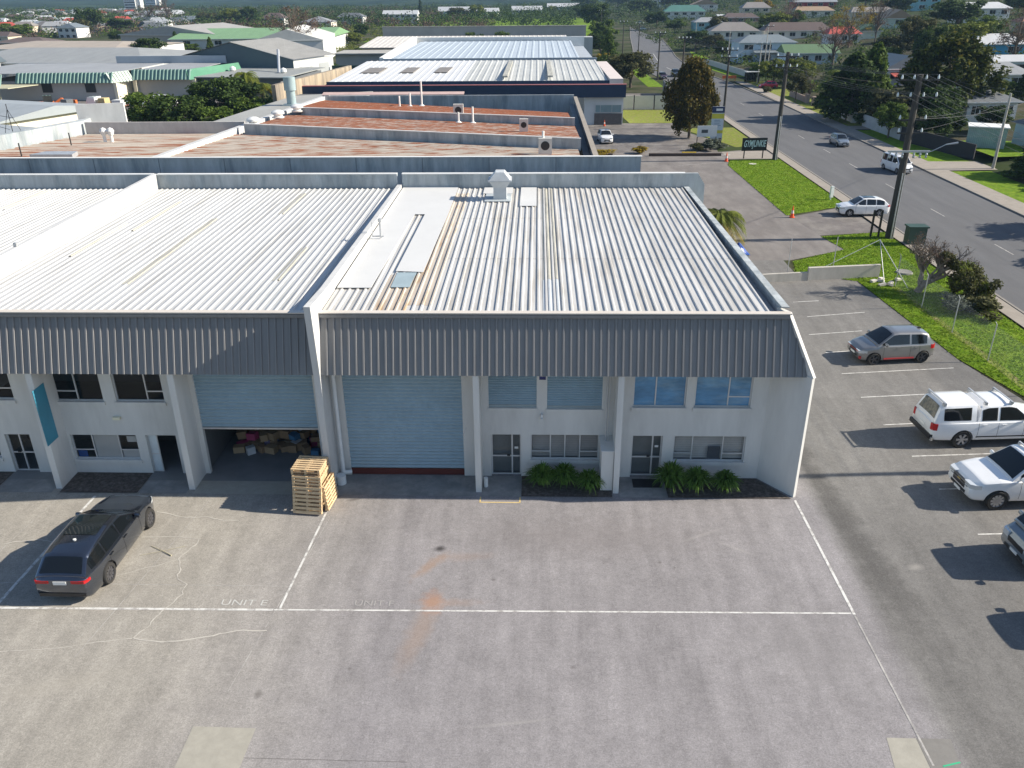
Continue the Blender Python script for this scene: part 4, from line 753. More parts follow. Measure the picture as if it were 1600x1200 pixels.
# ---------------------------------------------------------------- buildings behind the row
def flatq(name, pts, m, par, th=.08):
    return B().prism(pts, (0, 0, -th)).build(name, m, par)
NB = thing('workshop_building', 'long workshop behind the row with stepped rusty roofs and a grey concrete firewall', 'workshop', (0, 0, 0))
B().box(-75, 6.78, 55.0, 55.22, 0, 9.28).build('firewall', CONC, NB); B().box(-75, 6.84, 54.94, 55.28, 9.282, 9.32).build('firewall_capping', WHITE, NB)
jb = B()
for x in (-34.0, -29.6, -25.2, -20.8, -16.4, -12, -7.6, -3.2, 1.2): jb.box(x, x+.05, 54.985, 54.998, 0, 9.25)
jb.build('firewall_joint', M_('concrete_joint', (.20, .22, .23), .9), NB)
def rustband(y0l, y0r, y1l, y1r, z0, z1, m, xl=-24.2, xr=3.4, nm='roof'):
    "one bay of roof: front edge (left, right) to back edge (left, right)"
    n = 60; b = B(); vs = []
    P = [Vector((xl, y0l, z0)), Vector((xr, y0r, z0)), Vector((xl, y1l, z1)), Vector((xr, y1r, z1))]
    k = 22; b = B(); rows = []
    for i in range(k*4+1):
        t = i/(k*4); hgt = .05 if i % 4 in (2, 3) else 0; a = P[0].lerp(P[2], t); c = P[1].lerp(P[3], t); rows += [a+Vector((0, 0, hgt)), c+Vector((0, 0, hgt))]
    b.add(rows, [(2*i, 2*i+1, 2*i+3, 2*i+2) for i in range(k*4)]); return b.build(nm, m, NB, fixn=False)
def step(yl, yr, z0, z1, xl=-24.2, xr=3.4):
    n = 4; 
    for i in range(1): B().prism([(xl, yl, z0), (xr, yr, z0), (xr, yr, z1), (xl, yl, z1)], (0, .2, 0)).build('step_wall', CONC, NB)
    B().prism([(xl, yl-.05, z1+.002), (xr, yr-.05, z1+.002), (xr, yr+.26, z1+.002), (xl, yl+.26, z1+.002)], (0, 0, .06)).build('step_flashing', PARA, NB)
rustband(55.3, 55.3, 70.4, 62.2, 8.75, 8.5, RUSTP, -26.7, 3.0)
step(70.5, 62.3, 8.4, 9.25, -24.5, 3.2)
rustband(70.8, 62.6, 81.4, 73.4, 9.1, 8.55, RUST, -23.8, 3.2)
step(81.5, 73.5, 8.4, 9.2, -22.6, 3.2)
rustband(81.8, 73.8, 93.0, 82.0, 9.1, 8.55, RUSTH, -23.2, 2.9)
B().prism([(-23.2, 93.2, 0), (3.9, 93.2, 0), (3.9, 93.2, 9.0), (-23.2, 93.2, 9.0)], (0, .25, 0)).build('rear_wall', CONC, NB)
B().prism([(-23.5, 93.6, 9.02), (-8, 93.6, 9.02), (-8, 94.6, 9.2), (-23.5, 94.6, 9.2)], (0, 0, .05)).build('rear_roof_edge', M_('pinkish_roof', (.50, .36, .33), .8), NB)
B().prism([(-26.9, 55.3, 8.0), (-26.4, 55.3, 8.0), (-22.9, 95.0, 8.0), (-23.4, 95.0, 8.0)], (0, 0, .95)).build('parapet', PARA, NB)
B().box(3.95, 4.15, 55.3, 93.4, 0, 8.75).box(3.4, 3.9, 55.3, 93, 0, 8.1).build('side_wall', M_('dark_side_wall', (.23, .24, .25), .9), NB); B().box(3.86, 4.24, 55.3, 93.4, 8.752, 8.80).build('parapet_capping', FOOT, NB)
for x, y, z, hh, ww in ((-1.1, 68.3, 9.0, .9, .7), (-7.2, 78.0, 8.9, 1.0, .9), (.55, 59.7, 8.75, 1.0, .95)):
    b = B().box(x-ww/2, x+ww/2, y-.2, y+.2, z-.2, z+hh); b.build('air_conditioner', M_('beige_casing', (.60, .58, .53), .6), NB); B().lathe([(ww*.33, 0), (ww*.33, .02)], (x, y-.222, z+hh*.5), 14, 'y').build('fan_grille', TRIM, NB)
for x, y, hh in ((-12.9, 87, 1.0), (-11.8, 87.6, 2.1), (-13.9, 86.5, .8), (-5.7, 75.2, 1.1), (-7.0, 75.6, .6), (.4, 59.9, 1.3)): B().tube((x, y, 8.5), (x, y, 8.9+hh), .09).tube((x, y, 8.6), (x, y, 8.75), .35, .12).build('vent_pipe', WHITE, NB)
for x, y in ((-24.3, 72.5), (-23.5, 77.0), (-22.9, 81.3)):
    B().lathe([(r_*.66, z_*.66) for r_, z_ in ((.8, 0), (.85, .15), (.55, .2), (.62, .45), (.9, .55), (.85, .8), (.5, 1.0), (.02, 1.08))], (x, y, 8.9), 18).build('roof_dome', WHITE, NB, smooth=True)
NA = thing('workshop_building', 'left hand workshop with pale faded rusty roof below a concrete parapet', 'workshop', (0, 0, 0))
rustband_P = [(-41.5, 56.0), (-27.0, 56.0), (-26.2, 73.6), (-39.2, 73.8)]
b = B(); rows = []
for i in range(101):
    t = i/100; hg = .05 if i % 4 in (2, 3) else 0; rows += [(-46+6.4*t, 55.4+18.4*t, 8.0+hg), (-27.0+.8*t, 55.4+18.4*t, 8.0+hg)]
b.add(rows, [(2*i, 2*i+1, 2*i+3, 2*i+2) for i in range(100)]).build('roof', RUSTP, NA, fixn=False)
B().box(-39.8, -25.6, 73.9, 74.1, 0, 9.0).build('rear_parapet', M_('pinkish_concrete', (.50, .47, .44), .9, var=.12, scale=2, streak=(1, 1, .3)), NA)
B().prism([(-40.0, 74.2, 0), (-40.3, 76.5, 0), (-46.4, 55.4, 0), (-46.1, 55.4, 0)], (0, 0, 9.1)).build('side_parapet', CONC, NA)
B().prism([(-41.2, 75.6, 0), (-37.4, 76.8, 0), (-37.4, 77.0, 0), (-41.2, 75.8, 0)], (0, 0, 10.3)).build('return_wall', PARA, NA)
for yy in (58.5, 63, 68): B().tube((-40.6+.25*(yy-58), yy, 8), (-40.6+.25*(yy-58), yy, 9.0), .05).build('vent_pipe', BLACK, NA)
for xx in (-36.0, -35.4): B().tube((xx, 69.5, 8), (xx, 69.5, 8.7), .13).lathe([(.2, 0), (.3, .3), (.2, .5), (.01, .6)], (xx, 69.5, 8.6), 12).build('roof_ventilator', WHITE, NA)
B().prism([(-37.5, 61, 8.2), (-34.3, 61, 8.2), (-34.6, 62.4, 8.2), (-37.0, 62.4, 8.2)], (0, 0, .3)).build('roof_hatch', STEEL, NA)
def ribs(x0, x1, y0, y1, z0, z1, pitch=.9, h=.06, along='y'):
    "low ribbed roof plane; ribs run along y (or x)"
    if along == 'y':
        n = max(2, int(abs(x1-x0)/pitch)); return corr((x0, y0, z0), (1, 0, 0), (0, y1-y0, z1-z0), (0, 0, 1), n, (x1-x0)/n, h)
    n = max(2, int(abs(y1-y0)/pitch)); d = Vector((0, y1-y0, z1-z0)); return corr((x0, y0, z0), d.normalized(), (x1-x0, 0, 0), (0, 0, 1), n, d.length/n, h)
def RM(key, c, var=.10): return M_('roof_'+key, c, .7, var=var, scale=.5, streak=(1, .35, 1))
def WM(key, c): return M_('wall_'+key, c, .85, var=.07, scale=.4)
# navy fascia showroom
SH = thing('showroom_building', 'low building with a long navy fascia, white roof sheets and a glazed corner office', 'commercial building')
B().box(-32.5, 11.8, 136.2, 172, 0, 4.2).build('wall', WM('grey', (.40, .42, .43)), SH); B().box(7.3, 13.35, 134.8, 141, 0, 4.15).build('office_wall', WM('pale', (.62, .64, .64)), SH)
B().box(-41, 13.6, 133.9, 134.7, 4.16, 6.0).build('fascia', M_('navy_fascia', (.008, .030, .075), .5), SH); B().box(-41, 13.7, 133.8, 134.8, 6.002, 6.08).build('fascia_capping', M_('red_brown_cap', (.30, .10, .10), .7), SH)
B().box(-41, 5, 134.8, 136.1, 0, 4.9).build('wall', CONC, SH)
ribs(-33.5, -12, 138, 172, 6.2, 6.9, 1.1).build('roof', RM('white', (.60, .61, .62), .05), SH, fixn=False); ribs(-12, 11.2, 138, 172, 6.2, 6.9, 1.1).build('roof', RM('pale', (.47, .48, .465)), SH, fixn=False)
B().box(-33.6, 11.3, 137.6, 137.95, 5.2, 6.3).build('eave', M_('navy_fascia', (0, 0, 0)), SH); B().box(11.3, 13.4, 137, 172, 4.5, 6.6).build('side_capping', WM('pinkish', (.60, .53, .50)), SH)
for xa in (-30.5, -23.7, -17.8): B().prism([(xa, 150, 6.55), (xa+3.2 if xa < -28 else xa+2.3, 150, 6.55), (xa+3.4 if xa < -28 else xa+2.5, 158, 6.72), (xa+.2, 158, 6.72)], (0, 0, .1)).build('skylight', M_('brown_skylight', (.24, .21, .18), .5), SH)
for xa in (-5.6, 1.6): B().box(xa, xa+.8, 139, 171, 6.7, 6.95).build('aged_sheet', GOLD, SH)
window(SH, 9.0, 13.1, 1.85, 3.0, 134.66, bars=(9.8, 11.6), sill=False, pane=M_('office_pane', (.22, .32, .34), .15), depth=.0)
B().box(8.9, 13.2, 134.6, 134.78, 0, 1.7).build('brick_apron', M_('dark_brick', (.13, .12, .115), .9, var=.2, scale=3), SH)
NT = thing('warehouse', 'warehouse with pale blue sheet roof beyond the navy fascia', 'warehouse'); B().box(-33, 12.2, 186, 240, 0, 5.6).build('wall', WM('bluegrey', (.36, .40, .44)), NT)
B().box(-33, 12.4, 185.6, 186, 0, 6.4).build('front_parapet', WM('bluegrey', (0, 0, 0)), NT); ribs(-31.5, 8.8, 187, 238, 6.2, 7.0, 1.6).build('roof', RM('blue', (.42, .48, .54), .06), NT, fixn=False)
B().prism([(-33.6, 186, 5.5), (-33.6, 240, 5.5), (-33.6, 240, 8.2), (-33.6, 186, 6.6)], (.9, 0, 0)).box(-33.6, 12.4, 239, 239.6, 5, 8.0).build('rear_parapet', WM('whitep', (.70, .70, .68)), NT); B().box(-40, -20, 176, 184, 0, 4.4).build('lean_to', RM('slate', (.22, .26, .28)), NT)
for i, (xa, xb, ya, yb, h, c, lab) in enumerate(((-52, 8, 258, 275, 4.4, (.55, .50, .44), 'long low shed with cream roof edge behind the blue roofed warehouse'), (-54, 9, 284, 302, 4.6, (.62, .55, .48), 'second long low shed with a thin bright roof edge'))):
    o = thing('storage_shed', lab, 'shed'); B().box(xa, xb, ya, yb, 0, h).build('wall', WM('cream%d' % i, c), o); ribs(xa-.5, xb+.5, ya-1, yb, h+.1, h+.9, 1.5).build('roof', RM('bright%d' % i, (.60, .565, .52)), o, fixn=False); B().box(xa-.5, xb+.5, ya-1.3, ya-1.02, h-.1, h+.16).build('gutter', WM('brownrust', (.42, .33, .28)), o)
o = tag(B().box(-62, 19, 355, 356, 0, 6.4).prism([(-62.2, 354.8, 6.402), (19.2, 354.8, 6.402), (19.2, 356.2, 6.402), (-62.2, 356.2, 6.402)], (0, 0, .3)).build('boundary_wall', M_('panel_wall', (.46, .42, .38), .9, var=.1, scale=.3)), 'very long pale panel wall below the grass bank', 'wall')
o = thing('roller_shed', 'tan unit and dark green slatted fence beside the blue roofed warehouse', 'shed'); B().box(-52.6, -39.5, 228, 240, 0, 4.6).build('wall', WM('cream0', (0, 0, 0)), o); B().box(-53, -39, 227, 241, 4.62, 4.9).build('roof', RM('tan', (.40, .38, .34)), o)
tag(B().box(-48.6, -36.5, 206, 206.4, 0, 3.6).build('slatted_fence', M_('green_slats', (.015, .055, .045), .7)), 'dark green slatted fence between shrubs and the showroom', 'fence')
o = tag(B().prism([(9.5, 252, 0), (15.5, 252, 0), (15.5, 258, 0), (9.5, 258, 0)], (0, 0, 7.2)).build('stair_tower', WM('towergrey', (.42, .43, .42))), 'plain grey block tower at the street end of the long sheds', 'tower')
# tan concrete wall and duct building left
o = thing('workshop_building', 'low grey workshop with a fat duct between the tan wall and the rusty roofs', 'workshop'); B().prism([(-38, 96, 0), (-24.5, 97, 0), (-26, 133, 0), (-37, 133, 0)], (0, 0, 5)).build('wall', WM('darkgrey', (.12, .13, .14)), o)
B().prism([(-39.5, 95.5, 5.02), (-25.0, 96, 5.02), (-25.5, 134, 5.02), (-36.5, 128, 5.02)], (0, 0, .25)).build('roof', RM('paleflat', (.34, .34, .32)), o); B().tube((-33.6, 117, 5.2), (-33.6, 117, 7.2), .62, n=18).tube((-33.6, 117, 7.2), (-33.6, 117, 8.9), .80, n=18).box(-34.7, -32.5, 116, 118, 5.2, 5.4).build('duct', M_('teal_grey_duct', (.30, .38, .39), .5), o, smooth=True)
tag(B().prism([(-38.3, 124, 0), (-37.7, 124, 0), (-33.7, 158, 0), (-34.3, 158, 0)], (0, 0, 7.2)).build('boundary_wall', TCONC), 'streaked tan concrete wall running away beside the duct', 'wall')
o = thing('sign_lamp', 'white lamp box on the end of the navy fascia', 'lamp box'); o.location = (-37.5, 131.5, 0); B().box(-.9, .6, -.4, .4, 4.4, 6.6).build('housing', WHITE, o); B().box(-.7, .1, -.43, -.40, 4.7, 6.3).build('louvre', TRIM, o); B().tube((0, 0, 0), (0, 0, 4.4), .1).build('stem', STEEL, o)
# dark warehouse with gable
o = thing('warehouse', 'dark slate warehouse with a wide gable and ribbed grey roof at centre left', 'warehouse')
B().add([(-83, 199, 0), (-54, 193, 0), (-54, 193, 5.8), (-68.5, 196, 9.3), (-83, 199, 5.8)], [(0, 1, 2, 3, 4)]).build('gable_wall', WM('slate', (.085, .12, .135)), o)
B().add([(-54, 193, 0), (-48.6, 208, 0), (-48.6, 208, 5.7), (-54, 193, 5.7)], [(0, 1, 2, 3)]).build('side_wall', WM('palegrey', (.50, .51, .50)), o)
P = [Vector((-68.5, 195.6, 9.4)), Vector((-53.5, 192.3, 5.9)), Vector((-62.5, 213, 9.4)), Vector((-47.9, 208.6, 5.9))]; b = B(); rows = []
for i in range(161): t = i/160; hg = .09 if i % 4 in (2, 3) else 0; rows += [P[0].lerp(P[2], t)+Vector((0, 0, hg)), P[1].lerp(P[3], t)+Vector((0, 0, hg))]
b.add(rows, [(2*i, 2*i+1, 2*i+3, 2*i+2) for i in range(160)]).build('roof', RM('ribgrey', (.38, .37, .345)), o, fixn=False)
B().add([(-68.5, 195.6, 9.4), (-83.5, 198.6, 5.9), (-77.5, 216, 5.9), (-62.5, 213, 9.4)], [(0, 1, 2, 3)]).build('roof', RM('ribgrey', (0, 0, 0)), o)
d_ = Vector((5.4, 15, 0)).normalized()
for t, w2, h2 in ((4.5, 2.6, 4.0), (10, 3.8, 4.4)): a = Vector((-54, 193, 0))+d_*t+Vector((.06, -.02, 0)); c = a+d_*w2; B().quad(a, c, c+Vector((0, 0, h2)), a+Vector((0, 0, h2))).build('roller_door', WM('shade', (.36, .38, .38)), o)
o = thing('lean_to', 'flat grey sheet roof in front of the slate warehouse with flue pipe and cowls', 'annex'); B().prism([(-74, 178, 0), (-52, 175, 0), (-48, 193, 0), (-72, 196, 0)], (0, 0, 3.6)).build('wall', WM('darkgrey', (0, 0, 0)), o)
B().prism([(-75, 177, 3.62), (-51, 174, 3.62), (-47.5, 195, 3.9), (-74, 196, 3.9)], (0, 0, .2)).build('roof', RM('flat', (.28, .29, .28)), o)
B().tube((-54.8, 184, 3.8), (-56.2, 190, 8.0), .3).build('flue', STEEL, o)
for x, y in ((-66, 188), (-53.5, 183)): B().lathe([(.4, 0), (.7, .3), (.6, .8), (.05, 1.1)], (x, y, 3.9), 12).build('roof_cowl', WHITE, o)
# green mansard building
GM = M_('green_cladding', (.13, .235, .205), .6, var=.12, scale=.4); GMB = M_('bright_green_cladding', (.06, .20, .12), .6, var=.1, scale=.4); GWL = WM('pinkbeige', (.50, .46, .43)); CRM = WM('cream_pier', (.74, .67, .52))
o = thing('office_block', 'beige office with a pale green ribbed mansard fascia and small dark windows', 'office building')
B().box(-112, -84.2, 171, 198, 0, 3.6).build('wall', GWL, o); B().box(-82.2, -70.0, 176.5, 206, 0, 3.6).build('wall', GWL, o)
[B().box(*q, 0, 3.5).build('pier', CRM, o) for q in ((-84.2, -83.6, 170.4, 178), (-82.6, -82.0, 175.6, 177), (-70.6, -69.8, 176, 177))]; B().box(-83.6, -82.6, 177, 178, 0, 3.5).build('roller_door', WM('shade', (0, 0, 0)), o)
def mans(x0, x1, y, zb, zt, dy, m, nm='mansard'):
    P0 = Vector((x0, y, zb)); V = Vector((0, dy, zt-zb)); N_ = Vector((0, -(zt-zb), dy)).normalized(); n = max(2, int((x1-x0)/.75)); return corr(P0, (1, 0, 0), V, N_, n, (x1-x0)/n, .16, .5, .12).build(nm, m, o, fixn=False)
mans(-103.5, -84.0, 169.6, 3.35, 5.2, 1.2, GM); mans(-82.6, -70.4, 174.8, 3.4, 5.3, 1.2, GM); mans(-118, -104.2, 166, 3.2, 5.2, 1.2, GM)
a = Vector((-84.0, 169.6, 3.35)); d_ = Vector((2, 5.4, 0)); n = 7; b = B()
for i in range(n): p = a+d_*(i/n); q = a+d_*((i+.6)/n); u_ = Vector((-1.2, .6, 1.85)); b.add([p, q, q+u_, p+u_], [(0, 1, 2, 3)]); p2 = a+d_*((i+.6)/n)+Vector((.12, -.05, 0)); q2 = a+d_*((i+1)/n)+Vector((.12, -.05, 0)); b.add([p2, q2, q2+u_, p2+u_], [(0, 1, 2, 3)])
b.build('mansard_return', M_('pale_green_cladding', (.42, .50, .44), .6), o)
B().prism([(-70.4, 174.6, 3.4), (-65.6, 193, 3.4), (-66.4, 193.4, 5.3), (-71.4, 175.8, 5.3)], (-.15, .05, 0)).build('mansard', GMB, o)
B().prism([(-70.2, 177, 0), (-66.5, 192, 0), (-66.5, 192, 3.5), (-70.2, 177, 3.5)], (-.2, .05, 0)).build('wall', CRM, o)
B().box(-118, -84.2, 170.9, 197, 5.0, 5.1).box(-82.4, -70.8, 176.1, 205, 5.0, 5.1).build('roof', RM('flatpale', (.30, .31, .32)), o); B().box(-95, -70, 196, 196.6, 5.0, 6.6).build('rear_parapet', WM('bluegrey', (0, 0, 0)), o)
for xa in (-99.0, -90.2): 
    f_ = B().box(xa, xa+2.0, 170.86, 170.98, 1.5, 3.2).build('window', TRIM, o)
B().prism([(-108, 161, 3.1), (-100.5, 162, 3.1), (-98.5, 169, 3.1), (-106, 169.4, 3.1)], (0, 0, .12)).box(-103, -102.9, 163, 163.1, 0, 3.1).build('canopy', RM('olive', (.45, .43, .30)), o)
# left roofs
def hipgable(name, lab, cat, x0, x1, y0, y1, h, r, wall, roofm, axis='x', hip=.0, eave=.5, wins=0, group=None, rot=0.0, par=None, z0=0.0, door_=False):
    "small building with pitched roof; axis = direction of the ridge"
    cx, cy = (x0+x1)/2, (y0+y1)/2; w_, d_ = (x1-x0)/2, (y1-y0)/2
    t = thing(name, lab, cat, (cx, cy, z0), rot, group)
    B().box(-w_, w_, -d_, d_, -1.5, h).build('wall', wall, t)
    e = eave; W2, D2 = w_+e, d_+e
    if axis == 'x':
        k = hip*D2; A = [(-W2, -D2, h), (W2, -D2, h), (W2, D2, h), (-W2, D2, h), (-W2+k, 0, h+r), (W2-k, 0, h+r)]; fs = [(0, 1, 5, 4), (2, 3, 4, 5), (1, 2, 5), (3, 0, 4), (0, 3, 2, 1)]
    else:
        k = hip*W2; A = [(-W2, -D2, h), (W2, -D2, h), (W2, D2, h), (-W2, D2, h), (0, -D2+k, h+r), (0, D2-k, h+r)]; fs = [(1, 2, 5, 4), (3, 0, 4, 5), (0, 1, 4), (2, 3, 5), (0, 3, 2, 1)]
    A = [(x, y, z+.02) for x, y, z in A]; rf = B().add(A, fs).build('roof', roofm, t)
    B().box(-W2, W2, -D2-.06, -D2, h-.12, h+.04).build('gutter', WHITE, t)
    if axis == 'y' and not hip: B().add([(-w_, -d_-.01, h), (w_, -d_-.01, h), (0, -d_-.01, h+r*w_/W2)], [(0, 1, 2)]).build('gable', wall, t); 
    for i in range(wins):
        xx = -w_+(i+.5)*2*w_/wins; ww = min(1.3, w_/wins*.55); hh = min(1.25, h*.42); zc = h-.55-hh/2
        for zz in ([zc] if h < 4.4 else [zc, zc-2.7]):
            f_ = B().box(xx-ww, xx+ww, -d_-.05, -d_-.002, zz-hh/2-.08, zz+hh/2+.08).build('window', WHITE, t)
            B().box(xx-ww+.1, xx-.04, -d_-.07, -d_-.051, zz-hh/2, zz+hh/2).box(xx+.04, xx+ww-.1, -d_-.07, -d_-.051, zz-hh/2, zz+hh/2).build('pane', DGL, f_)
    return t
hipgable('warehouse', 'broad grey roofed warehouse behind the green mansard office', 'warehouse', -142, -88, 200, 238, 5.0, 2.2, WM('palegrey', (0, 0, 0)), RM('midgrey', (.27, .28, .28)), 'x', .6, .6, rot=R_(-6))
hipgable('warehouse', 'grey roofed shed at the left edge beyond the mansard office', 'warehouse', -160, -125, 178, 212, 5.2, 2.0, WM('palegrey', (0, 0, 0)), RM('darkslate', (.14, .17, .18)), 'y', 0, .4, rot=R_(-6))
t = hipgable('warehouse', 'white walled building with a flat tan roof at upper left', 'warehouse', -172, -122, 262, 300, 4.4, 1.4, WM('brightwhite', (.62, .62, .60)), RM('tanroof', (.38, .325, .27)), 'x', .5, .5, rot=R_(-10))
hipgable('warehouse', 'tan clad shed with a wide gable at upper left', 'warehouse', -150, -108, 318, 352, 5.8, 3.0, WM('tanclad', (.42, .38, .34)), RM('greybrown', (.34, .33, .31)), 'y', 0, .6, wins=0, rot=R_(-14))
hipgable('warehouse', 'long shed with a light green roof and white wall', 'warehouse', -128, -74, 305, 350, 5.0, 2.6, WM('brightwhite', (0, 0, 0)), RM('lightgreen', (.18, .31, .16)), 'x', 0, .8, wins=5, rot=R_(3))
hipgable('warehouse', 'white gable ended shed behind the bare brown tree', 'warehouse', -86, -66, 258, 300, 6.6, 3.0, WM('brightwhite', (0, 0, 0)), RM('curvewhite', (.56, .55, .52)), 'y', 0, .3, rot=R_(8))
t = hipgable('warehouse', 'pale grey shed at the left edge just beyond the rusty roofs', 'warehouse', -92, -64, 108, 128, 4.6, 1.2, WM('creamside', (.66, .61, .52)), RM('palebluegrey', (.30, .33, .35)), 'x', 0, .6, rot=R_(-20))
t = hipgable('workshop_building', 'low grey roofed workshop with white gutters at the left edge', 'workshop', -82, -55, 84, 102, 4.9, .9, WM('creamside', (0, 0, 0)), RM('palebluegrey', (0, 0, 0)), 'x', 0, .8, rot=R_(-24))
hipgable('shed', 'small dark roofed shed between the trees at upper left', 'shed', -205, -186, 330, 344, 3.0, 1.6, WM('brickred', (.25, .15, .12)), RM('darkbrown', (.12, .09, .08)), 'x', .8, .6, wins=2)
